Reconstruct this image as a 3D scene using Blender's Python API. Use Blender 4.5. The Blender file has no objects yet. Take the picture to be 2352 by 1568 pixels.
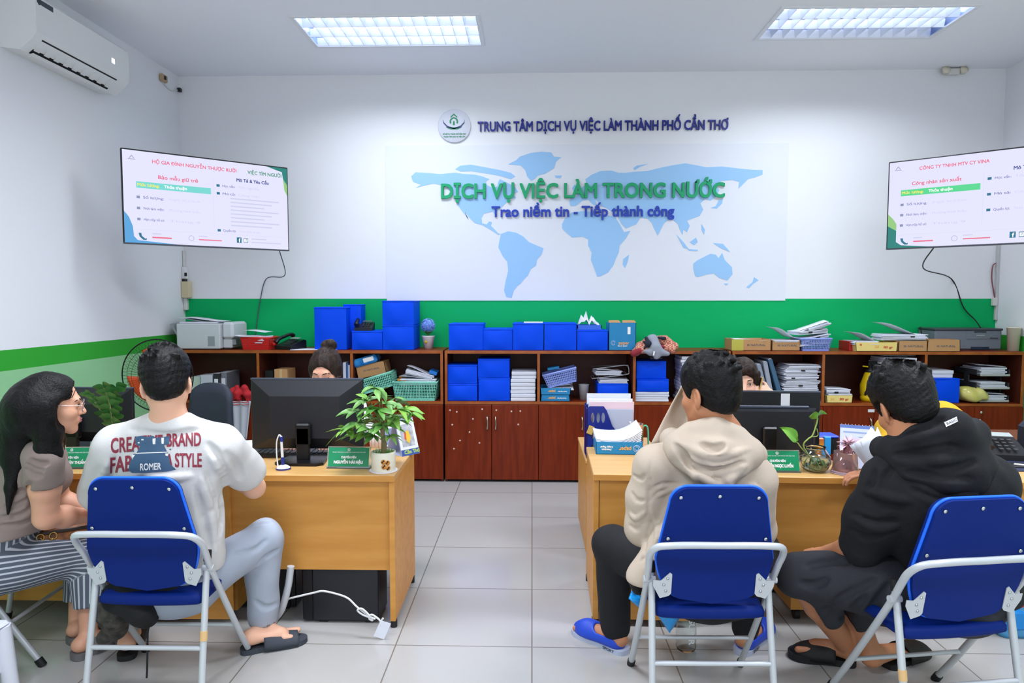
import bpy, bmesh, math, random
import numpy as np
from mathutils import Matrix, Vector
from mathutils.bvhtree import BVHTree
random.seed(7)
SC = bpy.context.scene
COL = SC.collection
PI = math.pi

# ---------------------------------------------------------------- camera
FPX, IW, IH = 1568.0, 2352, 1568
EYE = 1.53
YAW, PIT = math.atan(46 / FPX), math.atan(94 / FPX)
cf = np.array([-math.sin(YAW) * math.cos(PIT), math.cos(YAW) * math.cos(PIT), -math.sin(PIT)])
cr = np.array([math.cos(YAW), math.sin(YAW), 0.0])
cu = np.cross(cr, cf)
cam_d = bpy.data.cameras.new('camera')
cam_d.lens = 36.0 * FPX / IW
cam_d.sensor_width = 36.0
cam_d.clip_start = 0.05
cam = bpy.data.objects.new('camera', cam_d)
COL.objects.link(cam)
cam.matrix_world = Matrix(((cr[0], cu[0], -cf[0], 0), (cr[1], cu[1], -cf[1], 0), (cr[2], cu[2], -cf[2], EYE), (0, 0, 0, 1)))
SC.camera = cam

# ---------------------------------------------------------------- world, exposure
SC.view_settings.view_transform = 'Standard'
SC.view_settings.look = 'None'
SC.view_settings.exposure = 0.58
SC.view_settings.gamma = 1.0
SC.view_settings.use_curve_mapping = False
w = bpy.data.worlds.new('world')
SC.world = w
w.use_nodes = True
w.node_tree.nodes['Background'].inputs[0].default_value = (0.86, 0.90, 1.0, 1)
w.node_tree.nodes['Background'].inputs[1].default_value = 1.0

# ---------------------------------------------------------------- ceiling lamps' light (one area lamp per louvred fitting)
YW = 6.12          # back wall
XL, XR = -3.15, 4.07
ZC = 3.52          # ceiling
LAMPS = [(-1.04, 5.16, 18), (2.36, 5.11, 18), (-1.04, 2.7, 44), (2.36, 2.7, 40), (-1.04, 0.2, 34), (2.36, 0.2, 34)]
for lx, ly, le in LAMPS:
    ld = bpy.data.lights.new('troffer_light', 'AREA')
    ld.shape = 'RECTANGLE'
    ld.size, ld.size_y = 1.24, 0.52
    ld.energy = le
    ld.color = (0.87, 0.915, 1.0)
    ld.spread = math.radians(150)
    lo = bpy.data.objects.new('troffer_light', ld)
    COL.objects.link(lo)
    lo.location = (lx, ly, ZC - 0.012)

# ---------------------------------------------------------------- helpers: photo pixel -> world point on a plane
def ray(px, py):
    return cf + cr * ((px - IW / 2) / FPX) + cu * ((IH / 2 - py) / FPX)
CE = np.array([0, 0, EYE])
def onz(px, py, z):
    d = ray(px, py); return CE + d * ((z - EYE) / d[2])
def P(px, py, Y):
    d = ray(px, py); return CE + d * (Y / d[1])
def onx(px, py, X):
    d = ray(px, py); return CE + d * (X / d[0])
def R(x0, x1, y0, y1, Y):       # pixel box on the plane Y -> x0, x1, z0 (bottom), z1 (top)
    a = P((x0 + x1) / 2, y0, Y); b = P((x0 + x1) / 2, y1, Y); ym = (y0 + y1) / 2
    return P(x0, ym, Y)[0], P(x1, ym, Y)[0], b[2], a[2]

# ---------------------------------------------------------------- materials
def lin(h):
    if isinstance(h, str):
        h = h.lstrip('#'); h = [int(h[i:i + 2], 16) / 255 for i in (0, 2, 4)]
    return tuple(c / 12.92 if c <= 0.04045 else ((c + 0.055) / 1.055) ** 2.4 for c in h) + (1.0,)
MC = {}
def mat(name, col='#888888', rough=0.5, metal=0.0, bump=None, var=None, emis=None, trans=0.0, ior=1.45, alpha=1.0, coat=0.0, sss=0.0, spec=0.5):
    """bump=(scale, strength), var=(scale, colour2, [stretch xyz])"""
    if name in MC: return MC[name]
    m = bpy.data.materials.new(name); m.use_nodes = True
    nt = m.node_tree; b = nt.nodes['Principled BSDF']
    b.inputs['Base Color'].default_value = lin(col)
    b.inputs['Roughness'].default_value = rough
    b.inputs['Metallic'].default_value = metal
    b.inputs['IOR'].default_value = ior
    b.inputs['Specular IOR Level'].default_value = spec
    b.inputs['Transmission Weight'].default_value = trans
    b.inputs['Alpha'].default_value = alpha
    b.inputs['Coat Weight'].default_value = coat
    b.inputs['Coat Roughness'].default_value = 0.08
    if sss:
        b.inputs['Subsurface Weight'].default_value = sss
        b.inputs['Subsurface Radius'].default_value = (0.012, 0.005, 0.003)
    if emis:
        b.inputs['Emission Color'].default_value = lin(emis[0])
        b.inputs['Emission Strength'].default_value = emis[1]
    tc = nt.nodes.new('ShaderNodeTexCoord')
    if var:
        n = nt.nodes.new('ShaderNodeTexNoise'); n.inputs['Scale'].default_value = var[0]; n.inputs['Detail'].default_value = 4
        mp = nt.nodes.new('ShaderNodeMapping'); mp.inputs['Scale'].default_value = var[2] if len(var) > 2 else (1, 1, 1)
        nt.links.new(tc.outputs['Object'], mp.inputs[0]); nt.links.new(mp.outputs[0], n.inputs[0])
        rp = nt.nodes.new('ShaderNodeValToRGB')
        rp.color_ramp.elements[0].position = 0.35; rp.color_ramp.elements[1].position = 0.68
        rp.color_ramp.elements[0].color = lin(col); rp.color_ramp.elements[1].color = lin(var[1])
        nt.links.new(n.outputs['Fac'], rp.inputs[0]); nt.links.new(rp.outputs[0], b.inputs['Base Color'])
    if bump:
        n = nt.nodes.new('ShaderNodeTexNoise'); n.inputs['Scale'].default_value = bump[0]; n.inputs['Detail'].default_value = 3
        nt.links.new(tc.outputs['Object'], n.inputs[0])
        bp = nt.nodes.new('ShaderNodeBump'); bp.inputs['Strength'].default_value = bump[1]; bp.inputs['Distance'].default_value = 0.01
        nt.links.new(n.outputs['Fac'], bp.inputs['Height']); nt.links.new(bp.outputs[0], b.inputs['Normal'])
    MC[name] = m
    return m

# ---------------------------------------------------------------- mesh builder
def rot(ax, deg): return Matrix.Rotation(math.radians(deg), 4, ax)
def tr(x, y, z): return Matrix.Translation((x, y, z))
def catmull(pts, n=6, closed=False):
    p = [np.array(q, float) for q in pts]; out = []; m = len(p)
    rng = range(m) if closed else range(m - 1)
    for i in rng:
        a = p[(i - 1) % m] if (closed or i > 0) else 2 * p[0] - p[1]
        b, c = p[i], p[(i + 1) % m]
        d = p[(i + 2) % m] if (closed or i + 2 < m) else 2 * p[-1] - p[-2]
        for k in range(n):
            t = k / n
            out.append(0.5 * (2 * b + (c - a) * t + (2 * a - 5 * b + 4 * c - d) * t * t + (3 * b - a - 3 * c + d) * t ** 3))
    if not closed: out.append(p[-1])
    return out
class B:
    def __init__(s): s.v, s.f, s.mi, s.sm = [], [], [], []
    def add(s, verts, faces, m=0, smooth=False, M=None):
        o = len(s.v)
        if M is not None: verts = [tuple(M @ Vector(v)) for v in verts]
        s.v.extend(tuple(float(c) for c in v) for v in verts)
        for f in faces:
            s.f.append(tuple(i + o for i in f)); s.mi.append(m); s.sm.append(smooth)
        return s
    def box(s, c, d, b=0.0, M=None, m=0):
        """c = centre, d = full sizes, b = chamfer"""
        h = [x / 2 for x in d]
        if b <= 0 or b >= min(h):
            vs = [(c[0] + sx * h[0], c[1] + sy * h[1], c[2] + sz * h[2]) for sx in (-1, 1) for sy in (-1, 1) for sz in (-1, 1)]
            return s.add(vs, [(0, 1, 3, 2), (4, 6, 7, 5), (0, 4, 5, 1), (2, 3, 7, 6), (0, 2, 6, 4), (1, 5, 7, 3)], m, False, M)
        ix, vs = {}, []
        for sx in (-1, 1):
            for sy in (-1, 1):
                for sz in (-1, 1):
                    for a in range(3):
                        q = [sx * (h[0] - b), sy * (h[1] - b), sz * (h[2] - b)]
                        q[a] = (sx, sy, sz)[a] * h[a]
                        ix[(sx, sy, sz, a)] = len(vs); vs.append((c[0] + q[0], c[1] + q[1], c[2] + q[2]))
        fs = []
        cyc = ((-1, -1), (1, -1), (1, 1), (-1, 1))
        def key(a, sa, u, v):
            k = [0, 0, 0]; k[a] = sa; k[(a + 1) % 3] = u; k[(a + 2) % 3] = v; return tuple(k)
        for a in range(3):
            for sa in (-1, 1): fs.append([ix[key(a, sa, u, v) + (a,)] for u, v in cyc])
        for a in range(3):
            b1, c1 = (a + 1) % 3, (a + 2) % 3
            for u in (-1, 1):
                for v in (-1, 1):
                    fs.append([ix[key(a, -1, u, v) + (b1,)], ix[key(a, 1, u, v) + (b1,)], ix[key(a, 1, u, v) + (c1,)], ix[key(a, -1, u, v) + (c1,)]])
        for sx in (-1, 1):
            for sy in (-1, 1):
                for sz in (-1, 1): fs.append([ix[(sx, sy, sz, a)] for a in range(3)])
        return s.add(vs, fs, m, False, M)
    def bb(s, x0, x1, y0, y1, z0, z1, b=0.0, M=None, m=0):
        return s.box(((x0 + x1) / 2, (y0 + y1) / 2, (z0 + z1) / 2), (abs(x1 - x0), abs(y1 - y0), abs(z1 - z0)), b, M, m)
    def tube(s, pts, r, seg=8, closed=False, m=0, M=None, caps=True, flat=1.0):
        p = [Vector(q) for q in pts]; n = len(p)
        rr = r if hasattr(r, '__len__') else [r] * n
        T = []
        for i in range(n):
            if closed: t = p[(i + 1) % n] - p[i - 1]
            else: t = p[min(i + 1, n - 1)] - p[max(i - 1, 0)]
            T.append(t.normalized() if t.length > 1e-9 else Vector((0, 0, 1)))
        up = Vector((0, 0, 1)) if abs(T[0].z) < 0.9 else Vector((1, 0, 0))
        nrm = (up - T[0] * up.dot(T[0])).normalized(); vs = []
        for i in range(n):
            if i: nrm = (nrm - T[i] * nrm.dot(T[i])).normalized()
            bn = T[i].cross(nrm)
            for k in range(seg):
                a = 2 * PI * k / seg
                vs.append(p[i] + (nrm * math.cos(a) * flat + bn * math.sin(a)) * rr[i])
        fs = []
        for i in range(n if closed else n - 1):
            j = (i + 1) % n
            for k in range(seg): fs.append((i * seg + k, i * seg + (k + 1) % seg, j * seg + (k + 1) % seg, j * seg + k))
        s.add(vs, fs, m, True, M)
        if caps and not closed:
            s.add([vs[k] for k in range(seg)], [tuple(range(seg))], m, False, M)
            s.add([vs[(n - 1) * seg + k] for k in range(seg)], [tuple(range(seg))], m, False, M)
        return s
    def cyl(s, a, b, r, seg=16, m=0, M=None, r2=None):
        return s.tube([a, b], [r, r if r2 is None else r2], seg, m=m, M=M)
    def lathe(s, prof, seg=24, M=None, m=0, smooth=True):
        vs, fs = [], []
        for r, z in prof:
            for k in range(seg):
                a = 2 * PI * k / seg; vs.append((r * math.cos(a), r * math.sin(a), z))
        for i in range(len(prof) - 1):
            for k in range(seg): fs.append((i * seg + k, i * seg + (k + 1) % seg, (i + 1) * seg + (k + 1) % seg, (i + 1) * seg + k))
        return s.add(vs, fs, m, smooth, M)
    def ell(s, c, r, M=None, nu=16, nv=10, m=0):
        vs, fs = [], []
        for j in range(nv + 1):
            t = PI * j / nv
            for k in range(nu):
                a = 2 * PI * k / nu
                vs.append((c[0] + r[0] * math.sin(t) * math.cos(a), c[1] + r[1] * math.sin(t) * math.sin(a), c[2] + r[2] * math.cos(t)))
        for j in range(nv):
            for k in range(nu): fs.append((j * nu + k, j * nu + (k + 1) % nu, (j + 1) * nu + (k + 1) % nu, (j + 1) * nu + k))
        return s.add(vs, fs, m, True, M)
    def prism(s, poly, z0, z1, M=None, m=0):
        n = len(poly)
        vs = [(x, y, z0) for x, y in poly] + [(x, y, z1) for x, y in poly]
        fs = [tuple(range(n))[::-1], tuple(range(n, 2 * n))] + [(i, (i + 1) % n, n + (i + 1) % n, n + i) for i in range(n)]
        return s.add(vs, fs, m, False, M)
    def grid(s, fn, nu, nv, m=0, M=None, smooth=True):
        vs = [fn(i / nu, j / nv) for i in range(nu + 1) for j in range(nv + 1)]
        fs = [(i * (nv + 1) + j, (i + 1) * (nv + 1) + j, (i + 1) * (nv + 1) + j + 1, i * (nv + 1) + j + 1) for i in range(nu) for j in range(nv)]
        return s.add(vs, fs, m, smooth, M)
    def arrays(s, V, F, m=0):
        return s.add(V.tolist(), F.tolist(), m, True)
    def build(s, name, mats, parent=None, solid=0.0, M=None, recalc=True):
        me = bpy.data.meshes.new(name)
        me.from_pydata(s.v, [], s.f)
        mats = mats if isinstance(mats, (list, tuple)) else [mats]
        for q in mats: me.materials.append(q)
        me.polygons.foreach_set('material_index', s.mi)
        me.polygons.foreach_set('use_smooth', s.sm)
        if recalc:
            bm = bmesh.new(); bm.from_mesh(me); bmesh.ops.recalc_face_normals(bm, faces=bm.faces); bm.to_mesh(me); bm.free()
        me.update()
        return link(name, me, parent, solid, M)
def link(name, me, parent=None, solid=0.0, M=None):
    o = bpy.data.objects.new(name, me); COL.objects.link(o)
    if M is not None: o.matrix_world = M
    if parent is not None:
        o.parent = parent
        if M is None and parent.get('_w', 0): o.matrix_parent_inverse = wm(parent).inverted()
    if solid:
        md = o.modifiers.new('thickness', 'SOLIDIFY'); md.thickness = solid; md.offset = 0
    return o
def wm(o):
    m = o.matrix_basis.copy()
    if o.parent is not None: m = wm(o.parent) @ o.matrix_parent_inverse @ m
    return m
def tag(o, label=None, cat=None, group=None, kind=None):
    if label: o['label'] = label
    if cat: o['category'] = cat
    if group: o['group'] = group
    if kind: o['kind'] = kind
    return o
def thing(name, label, cat, loc=(0, 0, 0), rz=0.0, group=None, world=False):
    """world=True: the parts are given in room coordinates, otherwise in the thing's own"""
    o = bpy.data.objects.new(name, None); COL.objects.link(o)
    o.empty_display_size = 0.1
    o.location = [float(c) for c in loc]; o.rotation_euler = (0, 0, math.radians(rz))
    if world: o['_w'] = 1
    return tag(o, label, cat, group)
def struct(o): o['kind'] = 'structure'; return o
def kids(o): return [c for c in bpy.data.objects if c.parent == o]
def dup(o, parent=None, loc=None, rz=None, label=None):
    c = o.copy(); COL.objects.link(c)
    if parent is not None: c.parent = parent
    if loc is not None: c.location = [float(q) for q in loc]
    if rz is not None: c.rotation_euler = (0, 0, math.radians(rz))
    if label: c['label'] = label
    for ch in kids(o): dup(ch, c)
    return c
TXT = {}
def text_mesh(body, size, width=None, bold=0.0, extrude=0.0, align='CENTER', shear=0.0, va='CENTER'):
    cu_ = bpy.data.curves.new('t', 'FONT'); cu_.body = body; cu_.size = size; cu_.extrude = extrude; cu_.offset = 0.00012 * size
    cu_.align_x = align; cu_.align_y = va; cu_.resolution_u = 3; cu_.shear = shear
    o = bpy.data.objects.new('t', cu_); COL.objects.link(o)
    dg = bpy.context.evaluated_depsgraph_get()
    me = bpy.data.meshes.new_from_object(o.evaluated_get(dg))
    bpy.data.objects.remove(o)
    if len(me.vertices):
        n = len(me.vertices); co = np.empty(n * 3, np.float32); me.vertices.foreach_get('co', co); co = co.reshape(-1, 3)
        if width:
            k = width / max(1e-6, co[:, 0].max() - co[:, 0].min())
            co[:, 0] *= k
        if align == 'CENTER': co[:, 0] -= (co[:, 0].max() + co[:, 0].min()) / 2
        me.vertices.foreach_set('co', co.ravel())
        if bold:
            bm = bmesh.new()
            for i_, (dx, dy) in enumerate(((-1, -1), (-1, 1), (1, -1), (1, 1))):
                m2 = me.copy(); m2.transform(Matrix.Translation((dx * bold, dy * bold, 0.00012 * i_))); bm.from_mesh(m2); bpy.data.meshes.remove(m2)
            bm.to_mesh(me); bm.free()
    return me
def text(name, body, size, M, m, parent=None, **k):
    me = text_mesh(body, size, **k); me.materials.clear(); me.materials.append(m)
    me.name = name
    o = link(name, me, parent, 0.0, None)
    o.matrix_basis = M
    if parent is not None and parent.get('_w', 0): o.matrix_parent_inverse = wm(parent).inverted()
    return o
FACE = rot('X', 90)           # text lying in xy -> upright, facing -Y (towards the room)

# ---------------------------------------------------------------- implicit solids for people and cloth
class S:
    def __init__(s, lo, hi, h):
        s.lo = np.array(lo, np.float32); s.h = h
        s.n = np.ceil((np.array(hi) - np.array(lo)) / h).astype(int) + 1
        s.ax = [s.lo[i] + h * np.arange(s.n[i], dtype=np.float32) for i in range(3)]
        s.D = np.full(tuple(s.n), 1.0, np.float32)
    def _blk(s, lo, hi):
        a = np.maximum(0, np.floor((np.array(lo) - s.lo) / s.h).astype(int)); b = np.minimum(s.n, np.ceil((np.array(hi) - s.lo) / s.h).astype(int) + 1)
        if np.any(b <= a): return None, None
        sl = tuple(slice(a[i], b[i]) for i in range(3))
        return sl, (s.ax[0][sl[0]][:, None, None], s.ax[1][sl[1]][None, :, None], s.ax[2][sl[2]][None, None, :])
    def _put(s, sl, d, k, op):
        o = s.D[sl]
        if op == 'add':
            if k > 0:
                hh = np.clip(0.5 + 0.5 * (o - d) / k, 0, 1); s.D[sl] = o * (1 - hh) + d * hh - k * hh * (1 - hh)
            else: s.D[sl] = np.minimum(o, d)
        else:
            d = -d
            if k > 0:
                hh = np.clip(0.5 - 0.5 * (o - d) / k, 0, 1); s.D[sl] = o * (1 - hh) + d * hh + k * hh * (1 - hh)
            else: s.D[sl] = np.maximum(o, d)
    def cap(s, a, b, ra, rb=None, k=0.02, sc=None, Rm=None, op='add'):
        a, b = np.array(a, float), np.array(b, float); rb = ra if rb is None else rb
        g = max(ra, rb) * (max(sc) if sc is not None else 1) + k + 3 * s.h
        sl, X = s._blk(np.minimum(a, b) - g, np.maximum(a, b) + g)
        if sl is None: return s
        q = [X[i] - a[i] for i in range(3)]; e = b - a
        if sc is not None:
            Rm = np.eye(3) if Rm is None else np.array(Rm)
            q = [(Rm[0, i] * q[0] + Rm[1, i] * q[1] + Rm[2, i] * q[2]) / sc[i] for i in range(3)]
            e = np.array([Rm[:, i] @ e / sc[i] for i in range(3)])
        L = max(1e-9, e @ e)
        t = np.clip((q[0] * e[0] + q[1] * e[1] + q[2] * e[2]) / L, 0, 1)
        d = np.sqrt((q[0] - t * e[0]) ** 2 + (q[1] - t * e[1]) ** 2 + (q[2] - t * e[2]) ** 2) - (ra + (rb - ra) * t)
        if sc is not None: d = d * float(np.mean(sc))
        s._put(sl, d.astype(np.float32), k, op); return s
    def path(s, pts, rs, k=0.02, **kw):
        for i in range(len(pts) - 1): s.cap(pts[i], pts[i + 1], rs[i], rs[i + 1], k, **kw)
        return s
    def ell(s, c, r, k=0.02, Rm=None, op='add'):
        c = np.array(c, float); r = np.array(r, float); g = r.max() + k + 3 * s.h
        sl, X = s._blk(c - g, c + g)
        if sl is None: return s
        q = [X[i] - c[i] for i in range(3)]
        if Rm is not None:
            Rm = np.array(Rm); q = [Rm[0, i] * q[0] + Rm[1, i] * q[1] + Rm[2, i] * q[2] for i in range(3)]
        k0 = np.sqrt((q[0] / r[0]) ** 2 + (q[1] / r[1]) ** 2 + (q[2] / r[2]) ** 2) + 1e-6
        k1 = np.sqrt((q[0] / r[0] ** 2) ** 2 + (q[1] / r[1] ** 2) ** 2 + (q[2] / r[2] ** 2) ** 2) + 1e-6
        d = k0 * (k0 - 1) / k1
        s._put(sl, d.astype(np.float32), k, op); return s
    def half(s, pt, nrm, k=0.0):      # cut away the side the normal points to
        n = np.array(nrm, float); n /= np.linalg.norm(n)
        X = [s.ax[0][:, None, None], s.ax[1][None, :, None], s.ax[2][None, None, :]]
        d = -((X[0] - pt[0]) * n[0] + (X[1] - pt[1]) * n[1] + (X[2] - pt[2]) * n[2])
        s._put((slice(None),) * 3, d.astype(np.float32), k, 'sub'); return s
    def hit(s, px, py):      # first surface point seen at a photo pixel
        d = ray(px, py); y0, y1 = s.lo[1], s.lo[1] + s.h * (s.n[1] - 1)
        Y = np.arange(max(y0, .3), y1, s.h * .5); pts = CE[None, :] + d[None, :] * (Y / d[1])[:, None]
        g = (pts - s.lo) / s.h; i = np.clip(np.round(g).astype(int), 0, s.n - 1); inside = ((g >= 0) & (g <= s.n - 1)).all(1)
        v = np.where(inside, s.D[i[:, 0], i[:, 1], i[:, 2]], 1.0); k = np.argmax(v < 0)
        if v[k] >= 0: return None
        t = v[k - 1] / (v[k - 1] - v[k]) if k else 1.0
        return pts[k - 1] * (1 - t) + pts[k] * t if k else pts[k]
    def fold(s, pxs, r=.008, depth=.0, op='sub', k=.014, n=7):
        """a crease (sub) or ridge (add) following the cloth along a line of photo pixels, fading at both ends"""
        c = catmull([(x, y, 0) for x, y in pxs], n); pr = []
        for i, q in enumerate(c):
            h = s.hit(q[0], q[1])
            if h is None: continue
            d = ray(q[0], q[1]); f = math.sin(PI * (i + .6) / (len(c) + .2)) ** .6; pr.append((h + d * depth, max(.0015, r * f)))
        for (a, ra), (b, rb) in zip(pr, pr[1:]):
            if np.linalg.norm(a - b) < .06: s.cap(a, b, ra, rb, k, op=op)
        return s
    def waves(s, amp, freq, seed=0, n=5, stretch=(1, 1, 1)):
        rg = np.random.RandomState(seed)
        X = [s.ax[0][:, None, None], s.ax[1][None, :, None], s.ax[2][None, None, :]]
        f = np.zeros_like(s.D)
        for i in range(n):
            v = rg.normal(size=3); v = v / np.linalg.norm(v) * freq * rg.uniform(0.6, 1.5) * np.array(stretch); ph = rg.uniform(0, 6.28)
            v2 = rg.normal(size=3) * freq * 0.3; ph2 = rg.uniform(0, 6.28)
            f += np.sin(X[0] * v[0] + X[1] * v[1] + X[2] * v[2] + ph + 1.2 * np.sin(X[0] * v2[0] + X[1] * v2[1] + X[2] * v2[2] + ph2))
        s.D += (amp / math.sqrt(n)) * f.astype(np.float32); return s
    def mesh(s):
        D = s.D; nx, ny, nz = D.shape
        cs = [(i, j, k) for i in (0, 1) for j in (0, 1) for k in (0, 1)]
        N = D < 0
        cnt = np.zeros((nx - 1, ny - 1, nz - 1), np.int8)
        for i, j, k in cs: cnt += N[i:nx - 1 + i, j:ny - 1 + j, k:nz - 1 + k]
        act = (cnt > 0) & (cnt < 8)
        I = np.argwhere(act); idx = np.full(act.shape, -1, np.int32); idx[act] = np.arange(len(I))
        vals = {c: D[I[:, 0] + c[0], I[:, 1] + c[1], I[:, 2] + c[2]] for c in cs}
        acc = np.zeros((len(I), 3)); num = np.zeros(len(I))
        for a in cs:
            for ax in range(3):
                if a[ax]: continue
                b = list(a); b[ax] = 1; b = tuple(b)
                va, vb = vals[a], vals[b]; m = (va < 0) != (vb < 0)
                t = np.where(m, va / np.where(m, va - vb, 1), 0)
                p = np.array(a, float)[None, :] + t[:, None] * (np.array(b, float) - np.array(a, float))[None, :]
                acc[m] += p[m]; num[m] += 1
        V = s.lo[None, :] + s.h * (I + acc / num[:, None])
        F = []
        ch = N[:-1, 1:-1, 1:-1] != N[1:, 1:-1, 1:-1]; E = np.argwhere(ch); i, j, k = E[:, 0], E[:, 1] + 1, E[:, 2] + 1
        F.append(np.stack([idx[i, j - 1, k - 1], idx[i, j, k - 1], idx[i, j, k], idx[i, j - 1, k]], 1))
        ch = N[1:-1, :-1, 1:-1] != N[1:-1, 1:, 1:-1]; E = np.argwhere(ch); i, j, k = E[:, 0] + 1, E[:, 1], E[:, 2] + 1
        F.append(np.stack([idx[i - 1, j, k - 1], idx[i, j, k - 1], idx[i, j, k], idx[i - 1, j, k]], 1))
        ch = N[1:-1, 1:-1, :-1] != N[1:-1, 1:-1, 1:]; E = np.argwhere(ch); i, j, k = E[:, 0] + 1, E[:, 1] + 1, E[:, 2]
        F.append(np.stack([idx[i - 1, j - 1, k], idx[i, j - 1, k], idx[i, j, k], idx[i - 1, j, k]], 1))
        F = np.concatenate(F)
        F = F[(F >= 0).all(1)]
        return V, F
    def build(s, name, m, parent=None):
        V, F = s.mesh(); b = B(); b.arrays(V, F)
        return b.build(name, m, parent)
# ================================================================ THE ROOM
def band_mat(name, bands, rough=0.65):
    """painted wall: bands = [(z_from, colour)] from the floor up"""
    m = mat(name, bands[0][1], rough, spec=0.2)
    nt = m.node_tree; b = nt.nodes['Principled BSDF']
    tc = nt.nodes.new('ShaderNodeTexCoord'); sp = nt.nodes.new('ShaderNodeSeparateXYZ'); mr = nt.nodes.new('ShaderNodeMath'); mr.operation = 'DIVIDE'; mr.inputs[1].default_value = 4.0
    rp = nt.nodes.new('ShaderNodeValToRGB'); rp.color_ramp.interpolation = 'CONSTANT'
    nt.links.new(tc.outputs['Object'], sp.inputs[0]); nt.links.new(sp.outputs[2], mr.inputs[0]); nt.links.new(mr.outputs[0], rp.inputs[0])
    el = rp.color_ramp.elements
    for i, (z, c) in enumerate(bands):
        e = el[i] if i < 2 else el.new(z / 4.0)
        e.position = z / 4.0; e.color = lin(c)
    nt.links.new(rp.outputs[0], b.inputs['Base Color'])
    return m
WHITE = '#EAECF0'
m_back = band_mat('paint_back_wall', [(0.0, '#00AE62'), (1.541, WHITE)])
m_side = band_mat('paint_side_wall', [(0.0, '#93CC96'), (1.105, '#35A636'), (1.222, WHITE)])
m_ceil = mat('paint_ceiling', '#EFF1F6', 0.7)
m_white = mat('white_plastic', '#E4E6E6', 0.35)
m_dark = mat('dark_gap', '#0E0F10', 0.6)
m_black = mat('black_plastic', '#101114', 0.42)
m_chrome = mat('chrome', '#C9CCD0', 0.18, 1.0)

b = B(); b.bb(XL - 0.1, XR + 0.1, -2.6, YW + 0.1, -0.1, 0.0)
mf = mat('floor_tiles', '#D3D1CF', 0.16, spec=0.5)
nt = mf.node_tree; pb = nt.nodes['Principled BSDF']
tc = nt.nodes.new('ShaderNodeTexCoord'); mp = nt.nodes.new('ShaderNodeMapping'); br = nt.nodes.new('ShaderNodeTexBrick')
mp.inputs['Location'].default_value = (-0.002, -2.936 + 0.606 * 5, 0)
nt.links.new(tc.outputs['Object'], mp.inputs[0]); nt.links.new(mp.outputs[0], br.inputs[0])
br.offset = 0.0; br.inputs['Scale'].default_value = 1.0; br.inputs['Mortar Size'].default_value = 0.003
br.inputs['Brick Width'].default_value = 0.606; br.inputs['Row Height'].default_value = 0.606; br.inputs['Mortar Smooth'].default_value = 0.0
br.inputs['Color1'].default_value = lin('#AFADAA'); br.inputs['Color2'].default_value = lin('#AAA8A5'); br.inputs['Mortar'].default_value = lin('#77716B')
nt.links.new(br.outputs[0], pb.inputs['Base Color'])
struct(b.build('floor', mf))
b = B(); b.bb(XL - 0.1, XR + 0.1, YW, YW + 0.1, 0, ZC); struct(b.build('wall_back', m_back))
b = B(); b.bb(XL - 0.1, XL, -2.6, YW, 0, ZC); struct(b.build('wall_left', m_side))
b = B(); b.bb(XR, XR + 0.1, -2.6, YW, 0, ZC); struct(b.build('wall_right', m_side))
# ceiling with an opening for every recessed fitting
TW, TH = 1.34, 0.60
xs = sorted({XL - 0.1, XR + 0.1} | {lx + sx * TW / 2 for lx, _, _ in LAMPS for sx in (-1, 1)})
ys = sorted({-2.6, YW + 0.1} | {ly + sy * TH / 2 for _, ly, _ in LAMPS for sy in (-1, 1)})
b = B()
for i in range(len(xs) - 1):
    for j in range(len(ys) - 1):
        cx, cy = (xs[i] + xs[i + 1]) / 2, (ys[j] + ys[j + 1]) / 2
        if any(abs(cx - lx) < TW / 2 and abs(cy - ly) < TH / 2 for lx, ly, _ in LAMPS): continue
        b.bb(xs[i], xs[i + 1], ys[j], ys[j + 1], ZC, ZC + 0.03)
struct(b.build('ceiling', m_ceil))

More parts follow.
